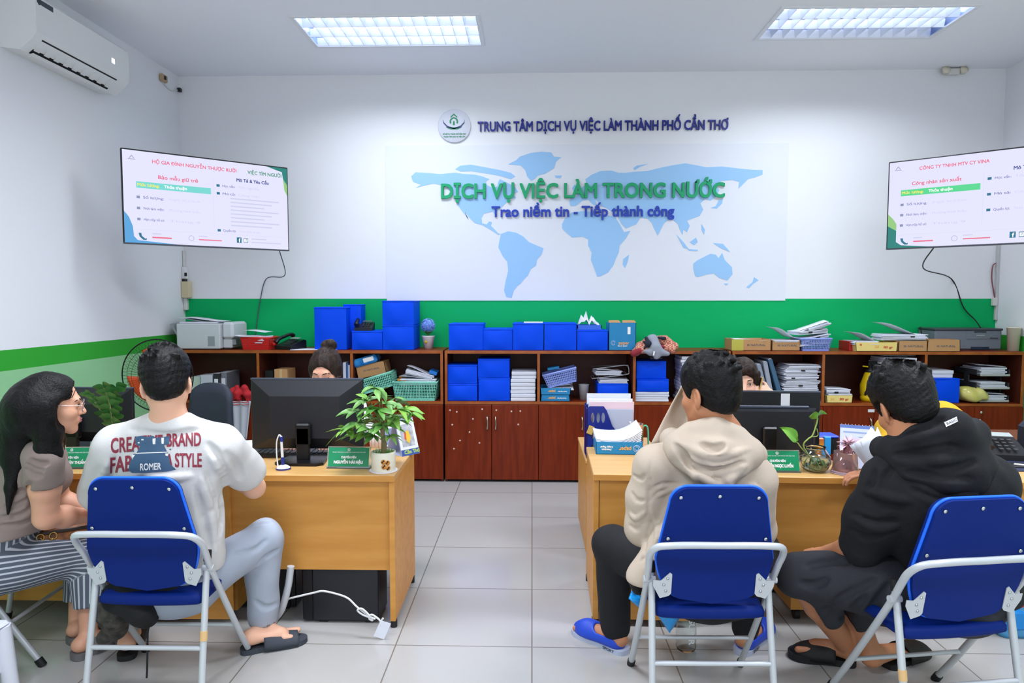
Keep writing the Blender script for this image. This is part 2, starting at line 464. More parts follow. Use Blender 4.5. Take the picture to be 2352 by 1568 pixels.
# ---------------------------------------------------------------- recessed ceiling lights
m_house = mat('lamp_reflector', '#A9BBDD', 0.3, 0.5)
m_blade = mat('lamp_louvre', '#EEF2FA', 0.3, 0.35)
m_tube_on = mat('lamp_tube', '#FFFFFF', 0.4, emis=('#E2EBFF', 6.5))
m_tube_off = mat('lamp_tube_dead', '#D9DADA', 0.4)
m_trim = mat('lamp_frame', '#E6E8EC', 0.4)
LLAB = ['left ceiling light with all three tubes lit behind its louvre', 'right ceiling light with one dark row of louvre cells']
def troffer(i, lx, ly):
    lab = LLAB[i] if i < 2 else 'recessed louvred ceiling light nearer the entrance'
    t = thing('ceiling_light', lab, 'light', (lx, ly, ZC), group='recessed ceiling lights')
    w2, h2 = TW / 2, TH / 2
    b = B()
    for sx in (-1, 1): b.bb(sx * w2, sx * (w2 - 0.03), -h2, h2, -0.008, 0.005)
    for sy in (-1, 1): b.bb(-w2 + 0.03, w2 - 0.03, sy * h2, sy * (h2 - 0.03), -0.008, 0.005)
    b.build('frame', m_trim, t)
    b = B(); b.bb(-w2, w2, -h2, h2, 0.12, 0.125)
    for sx in (-1, 1): b.bb(sx * w2, sx * (w2 - 0.004), -h2, h2, 0.005, 0.12)
    for sy in (-1, 1): b.bb(-w2, w2, sy * h2, sy * (h2 - 0.004), 0.005, 0.12)
    b.build('housing', m_house, t)
    b = B()
    iw, ih = w2 - 0.03, h2 - 0.03
    for k in range(1, 14):
        x = -iw + 2 * iw * k / 14
        b.prism([(-0.011, 0.055), (0.011, 0.055), (0.002, 0.0), (-0.002, 0.0)], -ih, ih, tr(x, 0, 0) @ rot('X', 90))
    for k in range(4):
        y = -ih + 2 * ih * k / 3
        b.prism([(-0.016, 0.055), (0.016, 0.055), (0.003, 0.0), (-0.003, 0.0)], -iw, iw, tr(0, y, 0) @ rot('Z', 90) @ rot('X', 90))
    b.build('louvre', m_blade, t)
    for k in range(3):
        y = -ih + 2 * ih * (k + 0.5) / 3
        b = B(); b.cyl((-iw, y, 0.09), (iw, y, 0.09), 0.013, 10)
        tag(b.build('tube', m_tube_off if (i == 1 and k == 2) else m_tube_on, t), 'unlit tube' if (i == 1 and k == 2) else None)
for i, (lx, ly, _) in enumerate(LAMPS): troffer(i, lx, ly)

# ---------------------------------------------------------------- wall mural: pale panel with a world map
def WP(x, y, d=0.0):
    p = P(x, y, YW - d); return (p[0], p[2])
m_panel = mat('mural_film', '#E2E6EF', 0.45)
m_land = mat('mural_blue', '#9AC8F2', 0.45)
t = thing('world_map_mural', 'pale wall mural with a light blue world map above the green band', 'mural', (0.45, YW, 1.55), world=True)
x0, z1 = WP(885, 340); x1, z0 = WP(1803, 690)
b = B(); b.bb(x0, x1, YW - 0.006, YW - 0.001, z0, z1 + 0.02); b.build('panel', m_panel, t)
LAND = {
 'north_america': [(205,425),(230,402),(300,406),(370,412),(450,404),(500,412),(560,415),(600,425),(640,440),(620,455),(630,475),(660,490),(685,480),(690,455),(700,440),(740,460),(780,480),(800,510),(770,525),(790,545),(755,550),(735,570),(715,590),(690,610),(670,640),(660,620),(610,632),(597,655),(600,685),(625,692),(640,675),(655,680),(650,700),(670,720),(690,742),(705,745),(690,750),(660,730),(630,712),(600,695),(560,685),(530,655),(505,622),(515,655),(525,665),(490,620),(465,585),(450,545),(400,480),(330,465),(280,475),(230,490),(260,470),(215,455)],
 'arctic_islands': [(450,385),(480,365),(540,360),(620,375),(700,390),(760,405),(785,425),(760,440),(700,422),(620,408),(540,396),(480,398)],
 'greenland': [(745,358),(790,335),(810,315),(870,295),(930,287),(985,292),(1000,315),(1040,318),(1010,345),(1000,380),(950,410),(910,420),(890,440),(872,450),(850,425),(840,390),(815,365)],
 'south_america': [(705,745),(745,730),(790,738),(830,760),(860,790),(942,825),(930,860),(905,890),(900,920),(870,940),(855,975),(830,1000),(815,1020),(795,1035),(775,1060),(765,1100),(735,1095),(722,1060),(730,1010),(745,950),(740,900),(715,870),(690,820),(695,790)],
 'africa': [(1060,660),(1100,625),(1150,618),(1200,620),(1240,640),(1290,640),(1340,650),(1365,690),(1390,735),(1425,727),(1400,770),(1365,810),(1360,850),(1345,880),(1330,920),(1300,960),(1260,980),(1240,983),(1225,940),(1205,890),(1210,850),(1190,810),(1190,775),(1160,760),(1100,765),(1070,740),(1045,715),(1045,690)],
 'madagascar': [(1385,885),(1418,860),(1410,900),(1395,935),(1382,915)],
 'eurasia': [(1085,560),(1100,540),(1130,535),(1120,510),(1150,490),(1180,470),(1175,440),(1210,415),(1260,395),(1320,393),(1360,405),(1400,405),(1440,400),(1520,395),(1580,380),(1650,365),(1730,352),(1800,365),(1850,375),(1930,370),(2000,378),(2100,388),(2160,390),(2160,415),(2120,430),(2080,440),(2050,470),(2025,495),(2030,455),(1990,445),(1930,450),(1900,480),(1920,500),(1900,540),(1870,560),(1840,550),(1815,575),(1830,610),(1810,645),(1770,660),(1740,670),(1755,700),(1740,735),(1720,720),(1715,750),(1700,720),(1690,690),(1660,665),(1630,670),(1610,690),(1590,730),(1578,755),(1560,720),(1545,685),(1520,660),(1480,655),(1460,690),(1400,715),(1375,690),(1350,640),(1320,620),(1290,600),(1260,590),(1250,570),(1230,555),(1240,590),(1215,580),(1190,555),(1160,560),(1140,575),(1120,590),(1090,590)],
 'british_isles': [(1100,490),(1115,470),(1130,500),(1110,512)], 'iceland': [(1003,420),(1045,420),(1035,435),(1010,433)],
 'long_arctic_island': [(1440,380),(1460,365),(1525,355),(1480,372),(1450,390)], 'japan': [(1870,600),(1900,590),(1915,560),(1940,545),(1935,575),(1905,605)],
 'sumatra': [(1683,750),(1720,790),(1750,830),(1720,822)], 'borneo': [(1755,790),(1790,765),(1800,790),(1780,808)], 'java': [(1745,828),(1800,833),(1800,840),(1750,838)],
 'new_guinea': [(1885,795),(1940,800),(1980,845),(1930,825)], 'philippines': [(1820,690),(1840,720),(1835,750),(1820,722)],
 'australia': [(1775,910),(1800,890),(1840,870),(1870,855),(1900,860),(1915,880),(1935,850),(1950,890),(1990,930),(1993,970),(1965,1003),(1920,990),(1890,965),(1850,970),(1800,985),(1785,980),(1775,940)],
 'tasmania': [(1945,1020),(1970,1020),(1958,1032)], 'new_zealand': [(2112,985),(2138,1002),(2108,1022),(2085,1047),(2070,1040),(2105,1012)],
}
for nm, pl in LAND.items():
    b = B(); b.prism([WP(860 + x * 0.41241, 230 + y * 0.41241) for x, y in pl], 0.0, 0.002, tr(0, YW - 0.006, 0) @ FACE)
    b.build('landmass', m_land, t)
# raised wall lettering
def wall_text(name, label, body, px0, px1, base, cap, m, bold, ex, font_cap=0.727, d=0.006):
    x0, z = WP((px0), base); x1, _ = WP(px1, base)
    sz = cap * YW / FPX / font_cap
    M = tr((x0 + x1) / 2, YW - d - ex, WP((px0 + px1) / 2, base)[1]) @ FACE
    t = thing(name, label, 'lettering', ((x0 + x1) / 2, YW, M.translation.z), world=True)
    me = text_mesh(body, sz, width=x1 - x0, bold=bold, extrude=ex, va='TOP_BASELINE')
    co = [v.co.x for v in me.vertices]; xs_ = sorted((min(co[i] for i in p.vertices), max(co[i] for i in p.vertices)) for p in me.polygons)
    cuts, end = [], xs_[0][1]
    for q0, q1 in xs_:                      # gaps between words
        if q0 - end > sz * 0.13: cuts.append((q0 + end) / 2)
        end = max(end, q1)
    cuts = [-9] + cuts + [9]
    for i in range(len(cuts) - 1):
        bm = bmesh.new(); bm.from_mesh(me); bmesh.ops.delete(bm, geom=[v for v in bm.verts if not cuts[i] < v.co.x < cuts[i + 1]], context='VERTS')
        m2 = bpy.data.meshes.new('word'); bm.to_mesh(m2); bm.free(); m2.materials.clear(); m2.materials.append(m); o = link('word', m2, t); o.matrix_parent_inverse = wm(t).inverted(); o.matrix_basis = M
    return t
# lettering
wall_text('wall_lettering', 'navy capital letters in one line near the ceiling, beside the round emblem', 'TRUNG TÂM DỊCH VỤ VIỆC LÀM THÀNH PHỐ CẦN THƠ', 1098, 1671, 300, 22, mat('letter_navy', '#1B2A8C', 0.35), 0.002, 0.008, d=0.002)
wall_text('wall_lettering', 'large green raised capital letters across the world map', 'DỊCH VỤ VIỆC LÀM TRONG NƯỚC', 1015, 1662, 454, 33, mat('letter_green', '#0FA36C', 0.35), 0.0045, 0.010)
wall_text('wall_lettering', 'small blue slogan letters under the large green lettering', 'Trao niềm tin - Tiếp thành công', 1130, 1547, 497, 24, mat('letter_blue', '#1B3FB5', 0.35), 0.003, 0.007)
# round emblem
ex, ez = WP(1044, 290); er = 37 * YW / FPX
t = thing('round_emblem', 'round white sign with a green house emblem beside the navy lettering', 'emblem', (ex, YW, ez))
b = B(); b.lathe([(0, -0.0), (er, 0.0), (er, 0.016), (er - 0.003, 0.018), (0, 0.018)], 48, rot('X', 90)); b.build('disc', mat('emblem_white', '#D6DAE6', 0.4), t)
m_eg = mat('emblem_green', '#1E8A5A', 0.4); m_en = mat('emblem_navy', '#27406E', 0.4)
FZ = tr(0, -0.0185, 0) @ FACE
b = B(); s_ = er / 90.0
def ep(x, y): return ((x - 90) * s_, (92 - y) * s_)
b.prism([ep(68, 44), ep(88, 26), ep(108, 44), ep(104, 48), ep(88, 34), ep(72, 48)], 0, 0.002, FZ)
for k in range(14):
    a0, a1 = PI * (-0.15 + 1.3 * k / 14), PI * (-0.15 + 1.3 * (k + 1) / 14)
    b.prism([ep(88 - 24 * math.cos(a), 70 - 24 * math.sin(a)) for a in (a0, a1)] + [ep(88 - 15 * math.cos(a), 70 - 17 * math.sin(a)) for a in (a1, a0)], 0, 0.002, FZ)
b.prism([ep(82, 88), ep(84, 68), ep(88, 64), ep(92, 68), ep(94, 88)], 0, 0.002, FZ)
b.prism([ep(50, 104), ep(70, 100), ep(106, 100), ep(126, 104), ep(106, 112), ep(70, 112)], 0, 0.002, FZ)
b.build('house_mark', m_eg, t)
b = B()
for sg in (-1, 1):
    q = [(-58, 58), (-54, 74), (-36, 92), (0, 104), (40, 98), (44, 101), (0, 110), (-40, 98), (-58, 78)]
    b.prism([ep(88 + sg * x, y) for x, y in q], 0.0005, 0.0025, FZ)
b.build('swoosh_mark', m_en, t)
text('caption', 'SỞ NỘI VỤ THÀNH PHỐ CẦN THƠ', 0.016, tr(0, -0.0195, -0.073) @ FACE, m_eg, t, width=0.20, bold=0.0006)
text('caption', 'TRUNG TÂM DỊCH VỤ VIỆC LÀM', 0.016, tr(0, -0.0195, -0.096) @ FACE, m_eg, t, width=0.19, bold=0.0006)

# ---------------------------------------------------------------- air conditioner on the left wall
t = thing('air_conditioner', 'white split air conditioner high on the left wall', 'air conditioner', (XL, 4.515, 3.03))
L = 0.93
prof = [(0.0, 0.0), (0.115, -0.015), (0.19, 0.045), (0.222, 0.085), (0.222, 0.29), (0.19, 0.32), (0.0, 0.325)]
b = B(); b.prism([(-0.0 + x, z) for x, z in prof], -L / 2, L / 2, Matrix(((1, 0, 0, 0), (0, 0, 1, 0), (0, 1, 0, 0), (0, 0, 0, 1)))); b.build('housing', m_white, t)
def slope(u, yy, off):   # u 0..1 along the slanted underside of the front
    a, c = Vector((0.118, 0, -0.012)), Vector((0.205, 0, 0.064))
    n = Vector((0.66, 0, -0.75)).normalized(); p = a.lerp(c, u) + n * off
    return (p.x, yy, p.z)
b = B(); o_ = 0.002; y0, y1 = -L / 2 + 0.07, L / 2 - 0.12
b.add([slope(0, y0, o_), slope(0, y1, o_), slope(1, y1, o_), slope(1, y0, o_), slope(0, y0, -0.004), slope(0, y1, -0.004), slope(1, y1, -0.004), slope(1, y0, -0.004)], [(0, 1, 2, 3), (4, 5, 6, 7), (0, 1, 5, 4), (1, 2, 6, 5), (2, 3, 7, 6), (3, 0, 4, 7)])
b.build('air_outlet', m_dark, t)
for k in range(9):
    yy = y0 + 0.03 + k * (y1 - y0 - 0.06) / 8
    b = B(); q = [slope(0.25, yy - 0.022, 0.003), slope(0.25, yy + 0.022, 0.003), slope(0.8, yy + 0.033, 0.003), slope(0.8, yy - 0.033, 0.003)]
    q2 = [slope(0.25, yy - 0.022, 0.006), slope(0.25, yy + 0.022, 0.006), slope(0.8, yy + 0.033, 0.006), slope(0.8, yy - 0.033, 0.006)]
    b.add(q + q2, [(0, 1, 2, 3), (4, 5, 6, 7), (0, 1, 5, 4), (1, 2, 6, 5), (2, 3, 7, 6), (3, 0, 4, 7)]); b.build('vane', m_white, t)
b = B(); b.add([slope(-0.05, y0, 0.005), slope(-0.05, y1, 0.005), slope(0.18, y1, 0.02), slope(0.18, y0, 0.02), slope(-0.05, y0, 0.01), slope(-0.05, y1, 0.01), slope(0.18, y1, 0.025), slope(0.18, y0, 0.025)], [(0, 1, 2, 3), (4, 5, 6, 7), (0, 1, 5, 4), (1, 2, 6, 5), (2, 3, 7, 6), (3, 0, 4, 7)]); b.build('flap', m_white, t)
b = B(); b.bb(0.2215, 0.2235, L / 2 - 0.20, L / 2 - 0.17, 0.155, 0.185, 0.0008); tag(b.build('display', mat('ac_led', '#FFFFFF', 0.3, emis=('#F4F8FF', 6.0)), t), 'small lit display')
b = B(); b.bb(0.2215, 0.2232, -L / 2 + 0.02, -L / 2 + 0.15, 0.255, 0.285); b.build('sticker', mat('ac_sticker', '#36414C', 0.4), t)
b = B(); b.prism([(-0.018, 0.012), (0.018, 0.012), (0.018, -0.008), (0, -0.024), (-0.018, -0.008)], 0, 0.002, tr(0.2215, -L / 2 + 0.03, 0.272) @ rot('Z', 90) @ FACE); b.build('shield_mark', mat('ac_shield', '#20303A', 0.4), t)

# ---------------------------------------------------------------- screens in the two corners
SE = 0.55
def em(name, c, k=1.0): return mat('screen_' + name, '#050505', 0.22, emis=(c, SE * k), coat=0.0)
e_bg = em('paper', '#E2E2FF', 1.25); e_teal = em('teal', '#2F8F86'); e_lime = em('lime', '#A5DD8C'); e_blue = em('blue', '#62B4F2'); e_red = em('red', '#F8708C', 1.1); e_grn = em('green', '#5FE39A', 1.1)
e_cy = em('cyan', '#7FE3DC', 1.1); e_yel = em('yellow', '#F4F06A', 1.2); e_wh = em('white', '#FFFFFF', 1.4); e_gr = em('grey', '#9AA3C8'); e_lg = em('light_grey', '#D0D2EE', 1.2); e_nv = em('navy', '#46529A'); e_dg = em('dark_green', '#3F9F6C'); e_fb = em('icon_blue', '#2D7D9C')
def television(label, loc, rz, left):
    t = thing('television', label, 'television', loc, rz)
    Wd, Hh = 1.168, 0.66
    b = B(); b.bb(-Wd / 2, Wd / 2, -0.012, 0.018, -Hh / 2, Hh / 2, 0.004); b.bb(-0.42, 0.42, 0.018, 0.055, -0.26, 0.14, 0.01); b.build('case', m_black, t)
    b = B(); b.bb(-Wd / 2, Wd / 2, -0.0135, -0.011, -Hh / 2, -Hh / 2 + 0.012); b.build('lower_bezel', mat('tv_bezel', '#55565E', 0.3, 0.8), t)
    iw, ih = Wd / 2 - 0.008, Hh / 2 - 0.010
    b = B(); b.bb(-iw, iw, -0.0135, -0.011, -ih, ih); scr = b.build('screen', e_bg, t)
    def pt(u, v): return (-iw + 2 * iw * u, ih - 2 * ih * v)
    def poly(nm, pts, m, lay=1):
        b = B(); b.prism([pt(*q) for q in pts], 0, 0.0004, tr(0, -0.0135 - 0.0005 * (lay - 1), 0) @ FACE); b.build(nm, m, scr)
    def rect(nm, u0, v0, u1, v1, m, lay=1): poly(nm, [(u0, v0), (u1, v0), (u1, v1), (u0, v1)], m, lay)
    def tx(body, u, v, size, m, wd=None, lay=2, al='LEFT', bold=0.0):
        x, z = pt(u, v)
        text('caption', body, size, tr(x, -0.0135 - 0.0005 * lay, z) @ FACE, m, scr, width=None if wd is None else wd * 2 * iw, align=al, bold=bold)
    # corner ornaments
    if left:
        poly('corner_shape', [(0, 0.66), (0.025, 0.72), (0.045, 0.82), (0.05, 0.93), (0.07, 0.97), (0.3, 1), (0, 1)], e_blue)
    else:
        poly('corner_shape', [(0, 0.60), (0.03, 0.66), (0.05, 0.72), (0.05, 0.80), (0, 0.74)], e_lime); poly('corner_shape', [(0, 0.74), (0.05, 0.80), (0.05, 0.93), (0.08, 0.97), (0.25, 1), (0, 1)], e_teal)
    poly('corner_shape', [(0.86, 0), (1, 0), (1, 0.22), (0.975, 0.16), (0.965, 0.05), (0.92, 0.03)], e_teal); poly('corner_shape', [(1, 0.2), (1, 0.34), (0.98, 0.27), (0.972, 0.13)], e_lime)
    poly('logo_mark', [(0.035, 0.085), (0.05, 0.05), (0.065, 0.085), (0.06, 0.085), (0.05, 0.06), (0.04, 0.085)], e_gr); rect('logo_mark', 0.03, 0.092, 0.07, 0.098, e_gr)
    tx('HỘ GIA ÐÌNH NGUYỄN THƯỢC RƯỜI' if left else 'CÔNG TY TNHH MTV CY VINA', 0.16 if left else 0.17, 0.10, 0.034, e_red, 0.50 if left else 0.37, bold=0.0006)
    tx('VIỆC TÌM NGƯỜI', 0.735, 0.10 if left else 0.115, 0.036, e_dg, 0.225, bold=0.0006)
    tx('Bảo mẫu giữ trẻ' if left else 'Công nhân sản xuất', 0.19 if left else 0.13, 0.265, 0.036, e_red, 0.23 if left else 0.27, bold=0.0006)
    tx('Mô Tả & Yêu Cầu', 0.66, 0.205, 0.034, e_nv, 0.21, bold=0.0008)
    rect('bar', 0.07, 0.33, 0.50, 0.40, e_cy if left else e_grn)
    tx('Mức lương:', 0.075, 0.365, 0.028, e_yel, 0.12, bold=0.0008); tx('Thỏa thuận', 0.225, 0.365, 0.028, e_wh, 0.13, bold=0.0006)
    rect('divider', 0.515, 0.22, 0.516, 0.80, e_lg); rect('divider', 0.06, 0.85, 0.98, 0.852, e_lg)
    for v, s1, s2 in ((0.50, 'Số lượng:', '01 người - Nữ, từ 25 tuổi'), (0.62, 'Nơi làm việc:', 'Phường Ninh Kiều'), (0.74, 'Hạn nộp hồ sơ:', 'Tháng 9')):
        rect('icon', 0.07, v - 0.014, 0.088, v + 0.014, e_gr); tx(s1, 0.105, v, 0.024, e_nv, 0.115); tx(s2, 0.25, v, 0.022, e_lg, 0.18)
    for v, s1, s2 in ((0.29, 'Học vấn:', 'Tốt nghiệp'), (0.38 if left else 0.46, 'Mô tả:', 'Công việc'), (0.81 if left else 0.63, 'Quyền lợi:', 'Theo thỏa thuận')):
        rect('icon', 0.535, v - 0.014, 0.555, v + 0.014, e_fb); tx(s1, 0.57, v, 0.024, e_nv, 0.08); tx(s2, 0.67, v, 0.022, e_lg, 0.14)
    if left:
        for k in range(8): rect('text_line', 0.62, 0.42 + 0.045 * k, 0.94 - 0.05 * (k % 3), 0.435 + 0.045 * k, e_lg)
    poly('phone_icon', [(0.075, 0.89), (0.09, 0.89), (0.092, 0.92), (0.11, 0.95), (0.12, 0.945), (0.118, 0.965), (0.1, 0.965), (0.08, 0.93)], e_fb)
    rect('text_line', 0.15, 0.885, 0.20, 0.897, e_lg); rect('text_line', 0.15, 0.925, 0.26, 0.94, e_red)
    b = B(); b.tube([(0.0 + 0.018 * math.cos(a), 0.0, 0.018 * math.sin(a)) for a in np.linspace(0, 2 * PI, 20)[:-1]], 0.0012, 4, True, M=tr(pt(0.375, 0.92)[0], -0.014, pt(0.375, 0.92)[1])); b.build('globe_icon', e_gr, scr)
    rect('text_line', 0.42, 0.885, 0.47, 0.897, e_lg); rect('text_line', 0.42, 0.925, 0.56, 0.937, e_red)
    rect('icon', 0.655, 0.88, 0.685, 0.945, e_fb); tx('f', 0.667, 0.918, 0.042, e_wh, None, 3, bold=0.001)
    rect('icon', 0.70, 0.885, 0.727, 0.94, e_fb); rect('icon', 0.703, 0.892, 0.724, 0.933, e_wh, 2); tx('Z', 0.708, 0.912, 0.026, e_fb, None, 3)
    rect('text_line', 0.75, 0.885, 0.85, 0.897, e_lg); rect('text_line', 0.75, 0.925, 0.95, 0.937, e_lg)
    b = B(); b.bb(-0.12, 0.12, 0.055, 0.075, -0.12, 0.12); b.bb(-0.03, 0.03, 0.075, 0.30, -0.03, 0.03); b.build('wall_bracket', mat('bracket_grey', '#3A3B3D', 0.5), t)
    return t
television('left corner television showing a pale job notice with a cyan bar', (-2.4015, 5.086, 2.2555), 40.0, True)
c_ = np.array([2.707, 5.334]) + np.array([0.779, -0.627]) * 0.584
television('right corner television showing a pale job notice with a green bar', (c_[0], c_[1], 2.2465), -38.8, False)

# ---------------------------------------------------------------- cables, trunking and small fittings on the walls
def cable(name, label, pts, r, m, cat='cable', n=8):
    b = B(); b.tube(catmull(pts, n), r, 6); return tag(b.build(name, m), label, cat)
m_cab = mat('grey_cable', '#4E5560', 0.5); m_cabw = mat('white_cable', '#D8D8D8', 0.5); m_cabr = mat('red_cable', '#8A4A52', 0.5); m_cabk = mat('black_cable', '#17191B', 0.5)
cable('power_cable', 'thin cable hanging from the left television to the cabinets', [(-2.02, 5.42, 1.95), (-2.15, 5.9, 1.75), P(612, 640, 6.1), P(597, 695, 6.105), P(588, 760, 6.105), P(586, 792, 6.1)], 0.004, m_cab)
cable('power_cable', 'dark cable hanging from the right television to the grey printer', [(2.98, 5.16, 1.95), (3.25, 5.8, 1.8), P(2185, 640, 6.1), P(2213, 705, 6.1), P(2240, 735, 6.08), P(2252, 752, 5.95)], 0.005, m_cabk)
m_ivory = mat('ivory_plastic', '#CFC4A0', 0.5); m_pale = mat('pale_trunking', '#D6D6D2', 0.5)
t = thing('cable_trunking', 'cream cable trunking running down the left room corner', 'trunking', (XL + 0.04, YW - 0.05, 1.45), world=True)
def trunk(x0, x1, y0, y1, m, nm, d=0.05):
    a = R(x0, x1, y0, y1, YW - d); b = B(); b.bb(max(a[0], XL + 0.002), a[1], YW - d, YW - 0.001, a[2], a[3], 0.004); return b.build(nm, m, t)
trunk(414, 423, 575, 612, m_pale, 'duct', 0.03); trunk(413, 426, 612, 640, m_white, 'socket_box'); trunk(412, 433, 646, 684, m_ivory, 'junction_box', 0.07); trunk(413, 429, 684, 712, m_pale, 'duct', 0.04)
b = B(); a = R(424, 429, 626, 634, YW - 0.055); b.bb(a[0], a[1], YW - 0.06, YW - 0.05, a[2], a[3]); a = R(414, 424, 641, 646, YW - 0.05); b.bb(max(a[0], XL + .002), a[1], YW - 0.05, YW - 0.002, a[2], a[3]); b.build('plug', m_black, t)
t = thing('cable_trunking', 'grey cable trunking beside the green band in the right corner', 'trunking', (XR - 0.08, YW - 0.02, 1.54), world=True)
a = R(2290, 2298, 560, 735, YW - 0.03); b = B(); b.bb(a[0], a[1], YW - 0.03, YW - 0.001, a[2], a[3], 0.003); b.build('duct', mat('grey_trunking', '#C2C4C6', 0.5), t)
a = R(2281, 2291, 684, 702, YW - 0.03); b = B(); b.bb(a[0], a[1], YW - 0.035, YW - 0.001, a[2], a[3], 0.003); b.build('junction_box', m_pale, t)
cable('loose_wire', 'short dull red wire beside the right corner trunking', [P(2287, 604, YW - .012), P(2280, 612, YW - .015), P(2278, 640, YW - .015), P(2282, 668, YW - .012), P(2285, 684, YW - .01)], 0.005, m_cabr)
t = thing('alarm_sensor', 'small brown and white sensor with a wire under the ceiling, left corner', 'sensor', (XL, 5.7, 3.4), world=True)
a = onx(376, 180, XL + 0.02); b = B(); b.box((XL + 0.018, a[1], a[2]), (0.036, 0.08, 0.06), 0.006); b.build('body', mat('sensor_tan', '#B79B7C', 0.5), t)
b = B(); b.box((XL + 0.04, a[1] - 0.012, a[2]), (0.012, 0.022, 0.03), 0.003); b.build('lens', m_black, t)
c2 = onx(416, 210, XL + 0.012); c2 = (XL + 0.012, min(c2[1], YW - 0.03), c2[2])
b = B(); b.tube(catmull([(XL + 0.008, a[1], a[2] - 0.03), (XL + 0.01, (a[1] + c2[1]) / 2, (a[2] + c2[2]) / 2 - 0.05), c2], 6), 0.004, 6); b.build('wire', m_cabw, t)
b = B(); b.box((XL + 0.02, c2[1], c2[2]), (0.03, 0.03, 0.035), 0.004); b.build('plug', m_black, t)
t = thing('emergency_light', 'twin-headed emergency light high on the wall at right', 'emergency light', (3.55, YW, 3.46), world=True)
a = P(2183, 168, YW); b = B(); b.box((a[0], YW - 0.03, a[2]), (0.10, 0.06, 0.05), 0.008); b.build('body', m_pale, t)
for sx in (-1, 1):
    b = B(); b.lathe([(0, -0.02), (0.02, -0.018), (0.034, 0.02), (0.034, 0.026), (0, 0.03)], 16, tr(a[0] + sx * 0.075, YW - 0.05, a[2]) @ rot('X', 70)); b.build('lamp_head', mat('lamp_cream', '#DDD6C2', 0.3), t)
# ================================================================ CABINETS, DESKS, CHAIRS
ZT, ZS, YF = 1.112, 0.684, 5.69
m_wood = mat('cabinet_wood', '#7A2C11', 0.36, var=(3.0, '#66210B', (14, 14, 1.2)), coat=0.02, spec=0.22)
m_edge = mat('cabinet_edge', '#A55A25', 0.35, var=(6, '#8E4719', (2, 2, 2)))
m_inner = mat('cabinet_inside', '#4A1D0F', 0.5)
m_brass = mat('handle_steel', '#C9C2BA', 0.2, 1.0)
m_tagw = mat('white_tag', '#DCDDE0', 0.5)
def cabinet(label, px0, px1, divs, stickers=(), plates=(), knob=None, limits=None):
    x0, x1 = [P(p, 930, YF)[0] for p in (px0, px1)]
    if limits: x0, x1 = max(x0, limits[0]), min(x1, limits[1])
    t = thing('storage_cabinet', label, 'cabinet', ((x0 + x1) / 2, YF + 0.2, 0), world=True, group='low brown cabinets along the back wall')
    yb = YW - 0.005; th = 0.022
    b = B(); b.bb(x0, x1, YF, yb, ZT - 0.026, ZT, 0.002); b.build('top_panel', m_wood, t)
    b = B(); b.bb(x0, x1, YF - 0.002, YF + 0.001, ZT - 0.0255, ZT - 0.001); b.bb(x0, x1, YF - 0.002, YF + 0.001, ZS - 0.024, ZS - 0.001)
    xd = [x0 + th / 2] + [P(d, 860, YF)[0] for d in divs] + [x1 - th / 2]
    for x in xd: b.bb(x - th / 2, x + th / 2, YF - 0.0015, YF + 0.001, ZS, ZT - 0.026)
    b.build('edge_band', m_edge, t)
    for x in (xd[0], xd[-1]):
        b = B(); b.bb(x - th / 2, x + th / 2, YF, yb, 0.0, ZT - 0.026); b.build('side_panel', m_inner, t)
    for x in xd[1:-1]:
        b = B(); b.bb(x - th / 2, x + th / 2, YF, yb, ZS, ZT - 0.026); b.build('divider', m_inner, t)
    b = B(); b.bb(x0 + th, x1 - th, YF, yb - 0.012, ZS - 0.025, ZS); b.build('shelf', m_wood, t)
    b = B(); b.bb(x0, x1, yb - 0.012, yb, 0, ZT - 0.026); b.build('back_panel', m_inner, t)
    b = B(); b.bb(x0 + th, x1 - th, YF + 0.03, YF + 0.05, 0.0, 0.045); b.bb(x0 + th, x1 - th, YF + 0.02, yb - 0.012, 0.045, 0.06); b.build('plinth', m_dark, t)
    for k in range(3):
        a, c = xd[k] + (0 if k else -th / 2), xd[k + 1] + (0 if k < 2 else th / 2); md = (a + c) / 2
        for j, (p, q) in enumerate(((a, md), (md, c))):
            b = B(); b.bb(p + 0.002, q - 0.002, YF - 0.016, YF + 0.004, 0.022, ZS - 0.028, 0.0015); d = b.build('door', m_wood, t)
            hx = (q - 0.035) if j == 0 else (p + 0.035)
            b = B(); b.tube(catmull([(hx, YF - 0.016, 0.565), (hx, YF - 0.042, 0.55), (hx + 0.004, YF - 0.046, 0.505), (hx, YF - 0.042, 0.46), (hx, YF - 0.016, 0.445)], 5), [0.006] * 10 + [0.006] * 11, 8); b.build('handle', m_brass, d)
            for sx, sy in stickers:
                w_ = P(sx, sy, YF - 0.016)
                if p < w_[0] <= q:
                    b = B(); b.lathe([(0, 0.0), (0.0075, 0), (0.0075, 0.001), (0, 0.001)], 12, tr(w_[0], YF - 0.016, w_[2]) @ rot('X', 90)); tag(b.build('sticker', mat('sticker_dot', '#D9B9AC', 0.5), d), 'small round pale sticker')
            for sx, sy in plates:
                w_ = P(sx, sy, YF - 0.016)
                if p < w_[0] <= q:
                    b = B(); b.bb(w_[0] - 0.026, w_[0] + 0.026, YF - 0.018, YF - 0.0155, w_[2] - 0.012, w_[2] + 0.012); tag(b.build('name_tag', m_tagw, d), 'small white label')
            if knob:
                w_ = P(knob[0], knob[1], YF - 0.016)
                if p < w_[0] <= q:
                    b = B(); b.lathe([(0, 0), (0.012, 0), (0.012, 0.006), (0, 0.008)], 14, tr(w_[0], YF - 0.016, w_[2]) @ rot('X', 90)); b.build('lock', m_brass, d)
    return t
stk = [(1000 + x * .2976, 680 + y * .2976) for x, y in ((113,880),(165,893),(361,872),(290,948),(130,992),(264,1049),(190,1114),(340,1132),(143,1177),(587,889),(655,887),(640,990),(470,880))]
